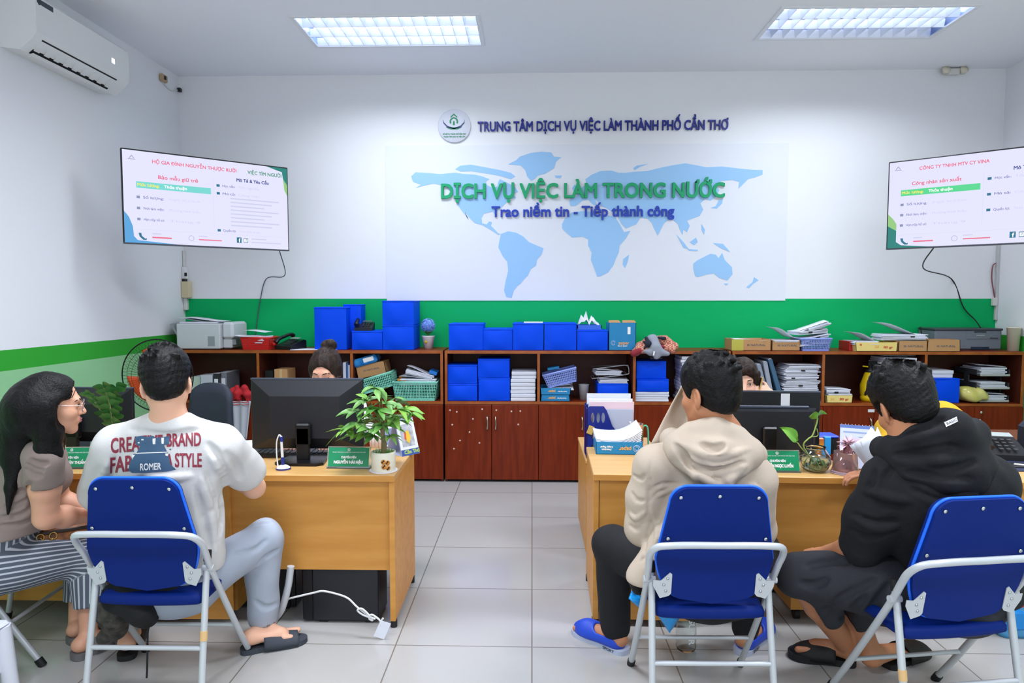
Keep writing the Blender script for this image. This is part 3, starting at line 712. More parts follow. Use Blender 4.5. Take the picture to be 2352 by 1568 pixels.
cabinet('brown cabinet at left, behind the woman with the bun, topped by printer and blue boxes', 372, 1018, (593, 808), plates=((510, 936),), knob=(495, 938), limits=(XL + 0.003, 9))
cabinet('middle brown cabinet whose doors carry scattered white dot stickers', 1022, 1676, (1237, 1457), stickers=stk)
cabinet('brown cabinet at right carrying the grey printer and paper cartons', 1680, 2349, (1891, 2126), plates=((2001, 943),), knob=(2254, 947), limits=(-9, XR - 0.003))

# ---------------------------------------------------------------- desks
m_beech = mat('desk_laminate', '#D2964A', 0.42, var=(2.2, '#C5883E', (1.2, 10, 10)), spec=0.35)
m_beech_top = mat('desk_top_laminate', '#D9AC6C', 0.33, var=(2.2, '#D0A160', (1.2, 10, 10)))
m_foot = mat('desk_foot', '#1B1C1E', 0.5)
ZD = 0.727
def desk(label, x0, x1, yf, rz=0.0, panel_z=0.27, closed=None, depth=0.60):
    """own coordinates: origin at the front-left floor corner, x along the front, y to the back"""
    w_ = x1 - x0
    t = thing('office_desk', label, 'desk', (x0, yf, 0), rz, group='light wood desks in a row')
    b = B(); b.bb(0, w_, 0, depth, ZD - 0.028, ZD, 0.003); b.build('desk_top', m_beech_top, t)
    b = B(); b.bb(0, w_, -0.0015, 0.0, ZD - 0.027, ZD - 0.001); b.build('edge_band', m_beech, t)
    for x in (0.002, w_ - 0.027):
        b = B(); b.bb(x, x + 0.025, 0.012, depth - 0.02, 0.035, ZD - 0.028, 0.001); p = b.build('side_panel', m_beech, t)
        for yy in (0.035, depth - 0.06):
            b = B(); b.cyl((x + 0.0125, yy, 0), (x + 0.0125, yy, 0.036), 0.016, 12); b.build('foot', m_foot, p)
    b = B(); b.bb(0.027, w_ - 0.027, 0.036, 0.054, panel_z, ZD - 0.028); b.build('front_panel', m_beech, t)
    if closed:
        b = B(); b.bb(closed[0], closed[1], 0.018, 0.035, 0.035, ZD - 0.03); b.build('pedestal_panel', m_beech, t)
        b = B(); b.bb(closed[0] + 0.01, closed[1], 0.08, depth - 0.05, 0.05, panel_z + 0.25); b.build('drawer_box', m_beech, t)
    return t
desk('light wood desk in front of the man in the white t-shirt', -1.885, -0.632, 3.062, 0.6, closed=(0.03, 0.02 + 0.86 - 0.40))
desk('light wood desk at far left before the woman with glasses', -3.125, -1.89, 3.075, 0.0)
desk('light wood desk in front of the man in the beige jacket', 0.285, 1.505, 3.125, -1.4, closed=(0.03, 0.45))
desk('light wood desk at far right with the black telephone', 1.72, 2.95, 3.04, 0.0)
def pedestal(label, x0, x1, y0, y1, z0, z1, drawers=3, m=None):
    t = thing('drawer_pedestal', label, 'drawer unit', ((x0 + x1) / 2, (y0 + y1) / 2, 0), world=True)
    b = B(); b.bb(x0, x1, y0, y1, z0, z1 - 0.02); b.build('body', m_beech, t)
    b = B(); b.bb(x0 - 0.004, x1 + 0.004, y0 - 0.006, y1 + 0.004, z1 - 0.02, z1, 0.002); b.build('top_panel', m_beech_top, t)
    for sx in (x0 + 0.04, x1 - 0.04):
        for sy in (y0 + 0.04, y1 - 0.04):
            b = B(); b.cyl((sx - 0.012, sy, 0.025), (sx + 0.012, sy, 0.025), 0.025, 14); b.bb(sx - 0.016, sx + 0.016, sy - 0.012, sy + 0.012, 0.03, z0); b.build('caster', m_foot, t)
    return t
pedestal('small wheeled wood cabinet carrying the blue magazine files', 0.318, 0.78, 3.95, 4.62, 0.055, 0.60)
pedestal('wood drawer unit on casters under the desk beside the black hoodie man', 1.235, 1.56, 3.21, 3.6, 0.06, 0.55)
a = R(0, 155, 1345, 1400, 2.98)
pedestal('low wood box on casters under the far left desk', -2.95, -2.17, 3.17, 3.55, 0.075, 0.2)
# table further right, in front of the right cabinet
m_ctab = mat('brown_table', '#7A3E1E', 0.35, var=(3, '#6A3217', (1, 8, 8)))
t = thing('brown_table', 'brown wood table before the right cabinet, behind the telephone', 'table', (3.42, 3.98, 0))
b = B(); b.bb(-0.55, 0.6, -0.25, 0.42, 0.68, 0.71, 0.003); b.build('table_top', m_ctab, t)
for sx in (-0.51, 0.56):
    for sy in (-0.21, 0.38): b = B(); b.bb(sx - 0.025, sx + 0.025, sy - 0.025, sy + 0.025, 0, 0.68); b.build('leg', m_ctab, t)
b = B(); b.bb(-0.48, 0.53, 0.37, 0.39, 0.35, 0.68); b.build('front_panel', m_ctab, t)

# ---------------------------------------------------------------- blue folding chairs
m_blue = mat('chair_vinyl', '#06236F', 0.5, bump=(90, 0.05), spec=0.15)
m_blue2 = mat('chair_welt', '#1E6CF0', 0.35)
m_steel = mat('chair_tube', '#C4C8CC', 0.38, 0.25)
m_rub = mat('chair_foot', '#141416', 0.6)
m_tape = mat('masking_tape', '#D9B27A', 0.6)
def outline(tw, bw, z0, z1, n=10):
    """backrest outline: narrower rounded top, wide middle, rounded base"""
    pts = []
    r = 0.062
    for k in range(n + 1):
        a = PI / 2 * k / n; pts.append((tw - r + r * math.sin(a), z1 - r + r * math.cos(a)))
    pts += [(tw + (bw - tw) * f, z1 - r - (z1 - r - z0 - 0.18) * f) for f in (0.25, 0.5, 0.75)]
    for k in range(n + 1):
        a = PI / 2 * k / n; pts.append((bw - 0.012 * math.sin(a) - (bw - 0.115) * (1 - math.cos(a)), z0 + 0.018 + 0.162 * (1 - math.sin(a))))
    right = pts
    return right + [(0, z0)] + [(-x, z) for x, z in reversed(right)]
def folding_chair(label, loc, rz, tape=(), clr=True):
    t = thing('folding_chair', label, 'chair', loc, rz, group='blue folding chairs facing the desks')
    # back leg loop: bar behind the back, running forward and down to the front feet
    hw = 0.228
    loop = [(-hw, 0.205, 0.012), (-hw, 0.10, 0.16), (-hw, -0.05, 0.385), (-hw, -0.13, 0.51), (-hw - 0.004, -0.175, 0.585), (-hw - 0.006, -0.21, 0.635), (-hw + 0.012, -0.245, 0.672), (-hw + 0.06, -0.262, 0.684), (-0.1, -0.266, 0.687), (0, -0.267, 0.687)]
    loop = loop + [(-x, y, z) for x, y, z in reversed(loop[:-1])]
    b = B(); b.tube(catmull(loop, 5), 0.0125, 10); b.build('front_leg_loop', m_steel, t)
    MB = tr(0, -0.150, 0.435) @ rot('X', 90 + 10.5)
    for sx in (-1, 1):
        b = B(); b.tube([(sx * 0.212, -0.118, 0.545), (sx * 0.212, -0.13, 0.50), (sx * 0.22, -0.222, 0.012)], 0.0125, 10); lg = b.build('rear_leg', m_steel, t)
        b = B(); b.tube([(sx * 0.212, -0.115, 0.575), (sx * 0.212, -0.121, 0.535)], 0.0145, 10); b.build('joint_sleeve', m_rub, lg)
        b = B(); b.tube([(sx * 0.22, -0.226, 0.0), (sx * 0.2195, -0.216, 0.035)], 0.016, 10); b.build('foot_cap', m_rub, lg)
        b = B(); b.tube([(sx * hw, 0.212, 0.0), (sx * hw, 0.192, 0.03)], 0.0165, 10); b.build('foot_cap', m_rub, t)
        if sx in tape:
            b = B(); b.tube([(sx * 0.2162, -0.178, 0.25), (sx * 0.2158, -0.172, 0.285)], 0.0137, 12); b.build('tape_wrap', m_tape, lg)
        q = [(.150, .045), (.158, .035), (.19, .025), (.216, .075), (.216, .098), (.19, .095), (.158, .128), (.150, .122)]
        b = B(); b.prism([(sx * x, z) for x, z in (q if sx > 0 else q[::-1])], 0.0125, 0.0155, MB); br_ = b.build('bracket', m_steel, t)
        b = B()
        for x, z in ((.17, .055), (.165, .105), (.178, .08)): b.lathe([(0, 0.0155), (0.006, 0.0155), (0.004, 0.018), (0, 0.019)], 10, MB @ tr(sx * x, z, 0))
        b.build('rivet', m_chrome, br_)
        b = B(); b.cyl((sx * 0.20, -0.13, 0.512), (sx * 0.243, -0.132, 0.512), 0.013, 12); b.build('pivot', m_steel, t)
    b = B(); b.tube([(-0.2165, -0.183, 0.222), (0.2165, -0.183, 0.222)], 0.0095, 8); b.build('rear_stretcher', m_steel, t)
    b = B(); b.tube([(-hw, 0.083, 0.185), (hw, 0.083, 0.185)], 0.0085, 8); b.build('front_stretcher', m_steel, t)
    # backrest: padded front, flat back shell, welt between
    ol = outline(0.168, 0.206, 0.0, 0.455)
    MB = tr(0, -0.150, 0.435) @ rot('X', 90 + 10.5)
    # prism local z runs towards -Y (to the sitter's back side)
    b = B(); b.prism(ol, -0.004, 0.012, MB); bk = b.build('backrest', m_blue, t)
    b = B(); n = len(ol)
    rings = [(1.0, -0.004), (1.0, -0.018), (0.97, -0.03), (0.9, -0.036)]
    cz = 0.23; vs = []; fs = []
    for s1, dz in rings: vs += [(x * s1, cz + (z - cz) * s1, dz) for x, z in ol]
    for i in range(len(rings) - 1):
        for k in range(n): fs.append((i * n + k, i * n + (k + 1) % n, (i + 1) * n + (k + 1) % n, (i + 1) * n + k))
    fs.append(tuple((len(rings) - 1) * n + k for k in range(n)))
    b.add(vs, fs, 0, False, MB); b.build('back_pad', m_blue, t)
    b = B(); b.tube([(x * 1.008, cz + (z - cz) * 1.008, -0.004) for x, z in ol], 0.0055, 6, True, M=MB); b.build('welt', m_blue2, bk)
    for x, z in ((-0.135, 0.42), (0.0, 0.425), (0.135, 0.42), (-0.172, 0.262), (0.172, 0.262)):
        b = B(); b.lathe([(0, 0.0), (0.008, 0.0), (0.006, 0.004), (0, 0.005)], 12, MB @ tr(x, z, 0.012)); b.build('screw', m_chrome, bk)
    # seat
    b = B(); prof = [(-0.20, -0.125), (-0.205, 0.0), (-0.20, 0.17), (-0.17, 0.23), (0, 0.245), (0.17, 0.23), (0.20, 0.17), (0.205, 0.0), (0.20, -0.125), (0.17, -0.155), (0, -0.165), (-0.17, -0.155)]
    pr = catmull([(x, y, 0) for x, y in prof], 4, True); n = len(pr); vs, fs = [], []
    for s1, z in ((0.93, 0.375), (1.0, 0.385), (1.0, 0.405), (0.95, 0.42), (0.7, 0.424)): vs += [(p[0] * s1, 0.04 + (p[1] - 0.04) * s1, z + 0.03 * p[1]) for p in pr]
    for i in range(4):
        for k in range(n): fs.append((i * n + k, i * n + (k + 1) % n, (i + 1) * n + (k + 1) % n, (i + 1) * n + k))
    fs.append(tuple(range(n))); b.add(vs, fs, 0, True); b.add(vs[4 * n:], [tuple(range(n))], 0, True); b.build('seat', m_blue, t)
    return t
CH1 = (-1.455, 2.645); CH2 = (0.65, 2.595); CH3 = (1.44, 2.48); CH4 = (-2.28, 2.93)
folding_chair('blue folding chair under the man in the white t-shirt', (CH1[0], CH1[1], 0), 0.5, tape=(1,))
folding_chair('blue folding chair under the man in the beige jacket', (CH2[0], CH2[1], 0), 1.0)
folding_chair('blue folding chair at right under the man in the black hoodie', (CH3[0], CH3[1], 0), 9.0, tape=(-1,))
folding_chair('blue folding chair cut by the left edge, under the woman with glasses', (CH4[0], CH4[1], 0), -85.0)
# ================================================================ THINGS ON AND IN THE CABINETS
m_bb = mat('box_blue', '#004AE6', 0.5, bump=(12, 0.10), spec=0.15)
m_paper = mat('paper', '#DCDFE9', 0.7, var=(9, '#CDD1DE', (1, 1, 30)))
m_paper2 = mat('paper_plain', '#E3E6F0', 0.65)
m_kraft = mat('kraft_card', '#B98D5E', 0.7)
m_yell = mat('yellow_card', '#E6CF7C', 0.65)
m_teal = mat('teal_card', '#1C82B8', 0.5)
m_txt = mat('print_grey', '#6E6A68', 0.7); m_tw = mat('print_white', '#F0F2F2', 0.6); m_to = mat('print_orange', '#EFAF52', 0.6); m_tr = mat('print_red', '#C8462E', 0.6)
m_clip = mat('binder_clip', '#111214', 0.35)
def rag(n, a=1.0): return [random.uniform(-a, a) for _ in range(n)]
def blue_box(label, px, Y, depth, z0, flap=False, group='blue storage boxes', rz=0.0, z1=None):
    """px = x0, x1, ytop, ybottom of its front face"""
    a = R(*px, Y); x0, x1 = a[0], a[1]; h = (a[3] - z0) if z1 is None else z1 - z0
    t = thing('storage_box', label, 'box', ((x0 + x1) / 2, Y, z0), rz, group)
    w2 = (x1 - x0) / 2
    def f(u, v):     # front face bulging a little
        return None
    b = B(); b.bb(-w2, w2, 0.004, depth, 0.001, h - 0.006, 0.004)
    b.grid(lambda u, v: (-w2 + 2 * w2 * u, 0.004 - 0.012 * math.sin(PI * u) * math.sin(PI * v) ** 0.7 + 0.002 * math.sin(9 * u + 4 * v), 0.002 + (h - 0.008) * v), 8, 6)
    b.build('body', m_bb, t)
    b = B(); b.bb(-w2 - 0.003, w2 + 0.003, 0.0, depth + 0.003, h - 0.012, h, 0.003)
    b.build('lid', m_bb, t)
    if flap:
        b = B(); b.grid(lambda u, v: (w2 + 0.003 + 0.11 * u, 0.01 - 0.01 * u, h - 0.002 - (h * 0.95) * v), 4, 4); b.build('flap', m_bb, t, solid=0.006)
    return t
def sheet(b, c, w_, d_, curl=0.03, rz=0.0, tilt=0.0, seed=0, m=0):
    rg = random.Random(seed); p1, p2 = rg.uniform(0, 6), rg.uniform(2, 4)
    M = tr(*c) @ rot('Z', rz) @ rot('Y', tilt)
    b.grid(lambda u, v: ((u - .5) * w_, (v - .5) * d_, curl * (math.sin(p2 * u + p1) * 0.5 + (u - 0.5) ** 2 * 2 * math.cos(p1))), 8, 3, m, M)
def paper_pile(name, label, c, w_, d_, n, h, cat='papers', group=None, curl=0.02, rz=0, clips=0, seed=1, tilt=0, m=None):
    """a bundle of loose papers: sheets slightly out of line, top ones curling"""
    rg = random.Random(seed); t = thing(name, label, cat, c, rz, group)
    b = B()
    for k in range(n):
        z = h * k / n; th = h / n * 0.86
        b.box((rg.uniform(-.012, .012), rg.uniform(-.012, .008), z + th / 2), (w_ * rg.uniform(.95, 1.02), d_, th), 0.001, rot('Z', rg.uniform(-3, 3)))
    b.build('sheets', m or m_paper, t)
    b = B(); sheet(b, (0, 0, h + curl * 0.6), w_, d_, curl, rg.uniform(-6, 6), tilt, seed); b.build('top_sheet', m_paper2, t, solid=0.0012)
    for k in range(clips):
        zz = h * (0.3 + 0.6 * (k + .5) / clips); b = B(); b.bb(-0.016, 0.016, -d_ / 2 - 0.012, -d_ / 2 + 0.03, zz - 0.006, zz + 0.006, 0.002); b.build('clip', m_clip, t, M=None).location.x = rg.uniform(-w_ * .3, w_ * .3)
    return t
def carton(name, label, px, Y, depth, z0, m, txt=None, tcol=None, size=0.02, rz=0.0, group=None, wd=None, tilt=None, flare=0.0, th=0.004, loc=None, dims=None, flip=False):
    """open-topped card box: four walls and a base"""
    if dims is None:
        a = R(*px, Y); w2, h = (a[1] - a[0]) / 2, a[3] - z0; loc = ((a[0] + a[1]) / 2, Y, z0)
    else: w2, h = dims[0] / 2, dims[1]
    t = thing(name, label, 'carton', loc, rz, group)
    if tilt: t.rotation_euler[1] = math.radians(tilt)
    b = B(); f = flare
    for sx in (-1, 1): b.add([(sx * (w2 - f), 0, 0), (sx * (w2 - f), depth, 0), (sx * w2, depth, h), (sx * w2, 0, h), (sx * (w2 - f - th), 0, 0), (sx * (w2 - f - th), depth, 0), (sx * (w2 - th), depth, h), (sx * (w2 - th), 0, h)], [(0, 1, 2, 3), (4, 5, 6, 7), (0, 1, 5, 4), (1, 2, 6, 5), (2, 3, 7, 6), (3, 0, 4, 7)])
    for y in (0, depth - th): b.add([(-w2 + f, y, 0), (w2 - f, y, 0), (w2, y, h), (-w2, y, h), (-w2 + f, y + th, 0), (w2 - f, y + th, 0), (w2, y + th, h), (-w2, y + th, h)], [(0, 1, 2, 3), (4, 5, 6, 7), (0, 1, 5, 4), (1, 2, 6, 5), (2, 3, 7, 6), (3, 0, 4, 7)])
    b.bb(-w2 + f, w2 - f, 0, depth, 0, th)
    bd = b.build('body', m, t)
    if txt:
        for body, x, z, sz, mm, wdt in txt:
            M = tr(x * w2, -0.001, z * h) @ FACE
            if flip: M = M @ rot('Z', 180)
            text('print', body, sz, M, mm, bd, width=wdt, bold=0.0006)
    return t
PRN = 'paper'
def paper_logo(t, x, z, s, flip=False):
    b = B(); M = tr(x, -0.0012, z) @ (rot('Y', 180) if flip else Matrix.Identity(4))
    b.tube([(s * math.cos(a), 0, s * math.sin(a)) for a in np.linspace(0.4, 5.9, 16)], 0.0016, 4, M=M); b.tube([(s * .6 * math.cos(a), 0, s * .6 * math.sin(a)) for a in np.linspace(2.6, 8.4, 14)], 0.0014, 4, M=M)
    b.build('ring_mark', mat('print_pale', '#B9CBE4', 0.6), t)
def basket(label, loc, w_, d_, h, m, rz=0, tilt=0, taper=0.86, group='plastic baskets of papers', ns=16, rim=0.008):
    t = thing('plastic_basket', label, 'basket', loc, rz, group); t.rotation_euler[1] = math.radians(tilt)
    w2, d2 = w_ / 2, d_ / 2; k = taper
    def c(sx, sy, f): q = k + (1 - k) * f; return Vector((sx * w2 * q, sy * d2 * q + d2, h * f))
    b = B(); cs_ = ((-1, -1), (1, -1), (1, 1), (-1, 1))
    for i in range(4):
        A, C = cs_[i], cs_[(i + 1) % 4]
        for f in (0.02, 0.25, 0.42, 0.58, 0.74, 0.9): b.tube([c(*A, f), c(*C, f)], 0.0032, 4)
        n = ns if A[1] == C[1] else 9
        for j in range(n + 1):
            u = j / n; b.tube([c(*A, 0).lerp(c(*C, 0), u), c(*A, 1).lerp(c(*C, 1), u)], 0.0034, 4)
        # solid band at the foot
        b.add([c(*A, 0), c(*C, 0), c(*C, 0.16), c(*A, 0.16)], [(0, 1, 2, 3)])
    b.add([c(*A, 0.01) for A in cs_], [(0, 1, 2, 3)])
    b.build('lattice', m, t)
    b = B(); b.tube([c(*A, 1.0) * 1.0 for A in cs_], rim, 6, True); b.build('rim', m, t)
    return t

# ---- top of the left cabinet
m_prn = mat('printer_white', '#C9CED2', 0.4); m_prg = mat('printer_grey', '#8F979C', 0.45)
t = thing('laser_printer', 'bulky off-white laser printer at the left end of the cabinets', 'printer', (-2.80, YF + 0.03, ZT), 0)
a = R(405, 505, 743, 802, 5.72); px0, px1 = a[0] + 2.80, a[1] + 2.80; hh = a[3] - ZT
b = B(); b.bb(px0, px1, 0.0, 0.34, 0.006, hh, 0.008); b.build('body', m_prn, t)
b = B(); b.bb(px1, px1 + 0.10, 0.03, 0.33, 0.09, hh + 0.012, 0.02); b.bb(px1, px1 + 0.08, 0.05, 0.30, 0.008, 0.09, 0.01); b.build('front_cover', m_prn, t)
b = B(); b.bb(px1 + 0.02, px1 + 0.112, 0.06, 0.29, 0.04, 0.085); b.build('paper_slot', m_prg, t)
b = B(); b.add([(px0, 0.03, 0.10), (px0, 0.31, 0.10), (px0 - 0.07, 0.31, hh - 0.01), (px0 - 0.07, 0.03, hh - 0.01), (px0, 0.03, 0.13), (px0, 0.31, 0.13), (px0 - 0.05, 0.31, hh), (px0 - 0.05, 0.03, hh)], [(0, 1, 2, 3), (4, 5, 6, 7), (0, 1, 5, 4), (1, 2, 6, 5), (2, 3, 7, 6), (3, 0, 4, 7)]); b.build('rear_tray', m_prg, t)
b = B(); b.bb(px1 - 0.105, px1 - 0.045, -0.001, 0.002, 0.03, 0.115); b.build('badge', m_prg, t); b = B(); b.bb(px0 + 0.12, px0 + 0.21, 0.01, 0.04, 0.0, 0.012); b.build('foot', m_black, t)
t2 = thing('paper_sheets', 'loose papers lying on the white laser printer', 'papers', (-2.80, YF + 0.2, ZT + hh + 0.002), 3)
b = B(); b.bb(px0 + 0.01, px1 - 0.05, -0.13, 0.13, 0, 0.012)
b.build('sheets', m_paper, t2)
b = B(); sheet(b, ((px0 + px1) / 2, 0, 0.03), 0.34, 0.24, 0.035, 4, 0, 3); sheet(b, ((px0 + px1) / 2 - 0.06, 0.03, 0.025), 0.32, 0.22, 0.03, -8, 0, 8); b.build('top_sheet', m_paper2, t2, solid=0.0012)
m_redp = mat('red_plastic', '#D02A26', 0.35); m_mint = mat('mint_plastic', '#8ADCC6', 0.4); m_lav = mat('lavender_plastic', '#93A6EC', 0.4)
a = R(553, 620, 776, 802, 5.73)
t = basket('red plastic basket heaped with papers, right of the white laser printer', ((a[0] + a[1]) / 2, 5.73, ZT), a[1] - a[0], 0.2, a[3] - ZT, m_redp, taper=0.88, ns=40)
paper_pile('paper_bundle', 'papers heaped in the red basket', ((a[0] + a[1]) / 2 - 0.01, 5.83, ZT + 0.055), 0.19, 0.17, 6, 0.06, curl=0.05, rz=-8, seed=4, tilt=-6)
b = B(); sheet(b, (0, 0, 0), 0.24, 0.15, 0.03, 8, 8, 5); tag(b.build('paper_sheet', m_paper2, None, solid=0.008, M=tr((a[0] + a[1]) / 2 - 0.06, 5.80, ZT + 0.125)), 'folded sheets jutting left over the red basket', 'papers')
def telephone(label, loc, rz, s=1.0, red=False, screen='#8E9A96'):
    t = thing('telephone', label, 'telephone', loc, rz); t.scale = (s, s, s)
    b = B(); b.prism([(-0.10, 0.0), (0.10, 0.0), (0.10, 0.075), (0.07, 0.085), (-0.10, 0.03)], -0.09, 0.10, Matrix(((0, 0, 1, 0), (1, 0, 0, 0), (0, 1, 0, 0), (0, 0, 0, 1)))); b.build('base', m_black, t)
    # handset lying along the left side
    b = B(); b.tube(catmull([(-0.068, -0.11, 0.06), (-0.068, -0.07, 0.092), (-0.068, 0.0, 0.112), (-0.068, 0.07, 0.128), (-0.068, 0.11, 0.115)], 5), [0.024] * 4 + [0.019] * 13 + [0.024] * 4, 10, flat=0.8); b.build('handset', m_black, t)
    b = B(); b.box((0.03, 0.055, 0.088), (0.095, 0.045, 0.004), 0.001, rot('X', 12)); b.build('display', mat('lcd_' + screen, screen, 0.3), t)
    b = B()
    for i in range(3):
        for j in range(4): b.box((0.0 + 0.028 * i, -0.065 + 0.024 * j, 0.05 + 0.0098 * j), (0.018, 0.014, 0.006), 0.002)
    b.build('keypad', mat('key_grey', '#3A3D40', 0.4), t)
    if red:
        b = B(); b.ell((-0.095, -0.10, 0.05), (0.02, 0.02, 0.02)); b.build('red_button', m_redp, t)
    return t
p = onz(668, 801, ZT); telephone('black desk telephone on the cabinet top, right of the red basket', (p[0], 5.83, ZT + 0.001), -25, 0.95, True)
b = B(); b.bb(-0.13, 0.13, -0.1, 0.1, 0, 0.004); tag(b.build('paper_sheet', m_paper2, M=tr(-1.93, 5.80, ZT) @ rot('Z', 12)), 'white papers lying flat before the black telephone on the cabinet top', 'papers')
blue_box('tall blue box on the cabinet top behind the head of the woman with the bun', (722, 795, 705, 800), 5.74, 0.3, ZT, flap=False)
t = blue_box('blue box cantilevered right of the tall blue box, touching the grey telephone', (789, 829, 703, 763), 5.88, 0.16, ZT + 0.15, z1=ZT + 0.385)
blue_box('low blue box carrying the grey telephone', (808, 878, 760, 801), 5.745, 0.3, ZT)
blue_box('lower blue box of the two-high stack beside the potted blue hydrangea', (879, 950, 747, 801), 5.74, 0.32, ZT)
z_ = R(879, 950, 747, 801, 5.74)[3]
blue_box('upper blue box of the two-high stack beside the potted blue hydrangea', (878, 950, 690, 746), 5.74, 0.32, z_ + 0.001)
z_ = R(808, 878, 760, 801, 5.745)[3]; p = P(840, 757, 5.9)
telephone('grey telephone on the low blue box', (p[0] - 0.005, 5.87, z_ + 0.002), 5, 0.8, False, '#565B60')
# blue hydrangea in a white pot
p = onz(986, 799, ZT); t = thing('potted_flower', 'blue hydrangea in a small white pot on the cabinet top', 'flower pot', (p[0], 5.93, ZT))
b = B(); b.lathe([(0, 0), (0.037, 0), (0.056, 0.105), (0.059, 0.112), (0.052, 0.112), (0.05, 0.095), (0, 0.095)], 20); pt_ = b.build('pot', mat('pot_white', '#E2E0DC', 0.4), t)
b = B(); b.lathe([(0, 0), (0.016, 0), (0.016, 0.002), (0, 0.002)], 14, tr(-0.012, -0.047, 0.062) @ rot('X', 80)); b.build('flower_print', mat('print_gold', '#C8A838', 0.5), pt_)
b = B(); rg = random.Random(3)
for k in range(150):
    th, ph = rg.uniform(0, 2 * PI), math.acos(rg.uniform(-0.75, 1)); v = Vector((math.sin(ph) * math.cos(th), math.sin(ph) * math.sin(th), math.cos(ph)))
    q = v.to_track_quat('Z', 'Y').to_matrix().to_4x4(); M = tr(v.x * 0.06, v.y * 0.06, 0.2 + v.z * 0.06) @ q
    for a4 in range(4): b.add([(0, 0, 0), (0.007 * math.cos(a4 * PI / 2 - .6), 0.007 * math.sin(a4 * PI / 2 - .6), 0.004), (0.012 * math.cos(a4 * PI / 2), 0.012 * math.sin(a4 * PI / 2), 0.003), (0.007 * math.cos(a4 * PI / 2 + .6), 0.007 * math.sin(a4 * PI / 2 + .6), 0.004)], [(0, 1, 2, 3)], 0, False, M)
b.ell((0, 0, 0.2), (0.052, 0.052, 0.052)); tag(b.build('bloom', mat('hydrangea_blue', '#6E97E0', 0.6, var=(40, '#8FB0F0')), t), 'round head of blue petals')
b = B(); b.cyl((0, 0, 0.09), (0, 0, 0.16), 0.005, 8); b.build('stem', mat('stem_green', '#4C7A2E', 0.6), t)
b = B()
for k in range(6):
    a_ = k * 1.05; M = tr(0, 0, 0.118) @ rot('Z', math.degrees(a_)) @ rot('Y', -25)
    b.grid(lambda u, v: (0.075 * u, (v - .5) * 0.04 * math.sin(PI * min(1, u * 0.96 + 0.04)), 0.012 * math.sin(PI * u)), 5, 2, 0, M)
b.build('foliage', mat('leaf_mid', '#4F8A3A', 0.5), t, solid=0.001)
# ---- top of the middle cabinet
blue_box('blue box at the left end of the row on the middle cabinet', (1031, 1109, 743, 802), 5.72, 0.32, ZT)
blue_box('lowest blue box of the row on the middle cabinet, second from its left end', (1107, 1177, 755, 802), 5.73, 0.3, ZT)
blue_box('blue box on the middle cabinet with a white sheet on its lid', (1178, 1248, 742, 802), 5.72, 0.32, ZT)
blue_box('plain-lidded blue box between the white-sheet box and the tissue tray', (1250, 1324, 742, 802), 5.72, 0.32, ZT)
blue_box('blue box on the middle cabinet with crumpled tissue on top, next to the teal carton', (1326, 1396, 758, 802), 5.72, 0.32, ZT)
z_ = R(1178, 1248, 742, 802, 5.72)[3]
a = R(1203, 1247, 740, 743, 5.76); b = B(); b.bb(a[0], a[1], 5.74, 5.92, z_ + 0.001, z_ + 0.008); tag(b.build('paper_sheet', m_paper2), 'white sheet on a blue box lid on the middle cabinet', 'papers')
z_ = R(1326, 1396, 758, 802, 5.72)[3]; a = R(1326, 1382, 748, 758, 5.75)
t = thing('paper_tray', 'flat blue tray holding crumpled white tissue on the cabinet top', 'tray', ((a[0] + a[1]) / 2, 5.85, z_ + 0.0015)); w2 = (a[1] - a[0]) / 2
b = B(); b.bb(-w2, w2, -0.1, 0.1, 0, 0.01); b.bb(-w2, w2, -0.1, -0.094, 0.01, 0.04); b.bb(-w2, w2, 0.094, 0.1, 0.01, 0.04); b.bb(-w2, -w2 + .006, -0.1, 0.1, 0.01, 0.04); b.bb(w2 - .006, w2, -0.1, 0.1, 0.01, 0.04); b.build('body', mat('tray_blue', '#2E68D4', 0.4), t)
b = B(); rg = random.Random(9)
hts = [0.02, 0.10, 0.055, 0.125, 0.04, 0.085, 0.06, 0.025, 0.01]
nrag = [[rg.uniform(-.012, .012) for _ in range(9)] for _ in range(12)]
b.grid(lambda u, v: (-w2 * .85 + 2 * w2 * .85 * u, -0.06 + 0.12 * v + nrag[int(v * 8)][int(u * 8)], 0.035 + hts[int(u * 8)] * (0.4 + 0.6 * math.sin(PI * v)) + nrag[int(v * 8)][int((1 - u) * 8)]), 8, 8, smooth=False)
tag(b.build('tissue', m_paper2, None, solid=0.001, M=tr((a[0] + a[1]) / 2, 5.85, z_ + 0.0015)), 'crumpled white tissue on the flat blue tray', 'tissue')
t = carton('paper_carton', 'tall teal paper carton with torn flaps on the cabinet top', (1398, 1461, 741, 803), 5.73, 0.2, ZT, m_teal, [(PRN, 0.12, 0.27, 0.04, m_to, 0.085), ('MULTI COPY', 0.02, 0.16, 0.012, m_tw, 0.08)])
a = R(1398, 1461, 741, 803, 5.73); w2 = (a[1] - a[0]) / 2; h_ = a[3] - ZT
for x0_, x1_ in ((-w2, -0.015), (0.0, w2)):
    b = B(); b.add([(x0_, 0.002, h_), (x1_, 0.002, h_), (x1_ - 0.01, 0.05, h_ + 0.018), (x0_ + 0.004, 0.05, h_ + 0.018)], [(0, 1, 2, 3)]); b.build('flap', m_kraft, t, solid=0.004)
paper_logo(t, -0.075, h_ * 0.27, 0.018)
b = B(); b.box((0.055, -0.0015, h_ * 0.72), (0.024, 0.002, 0.06), 0, None); tag(b.build('tape_strip', m_tw, t), 'slanted white tape'); t.children[-1].rotation_euler = (0, 0, 0)
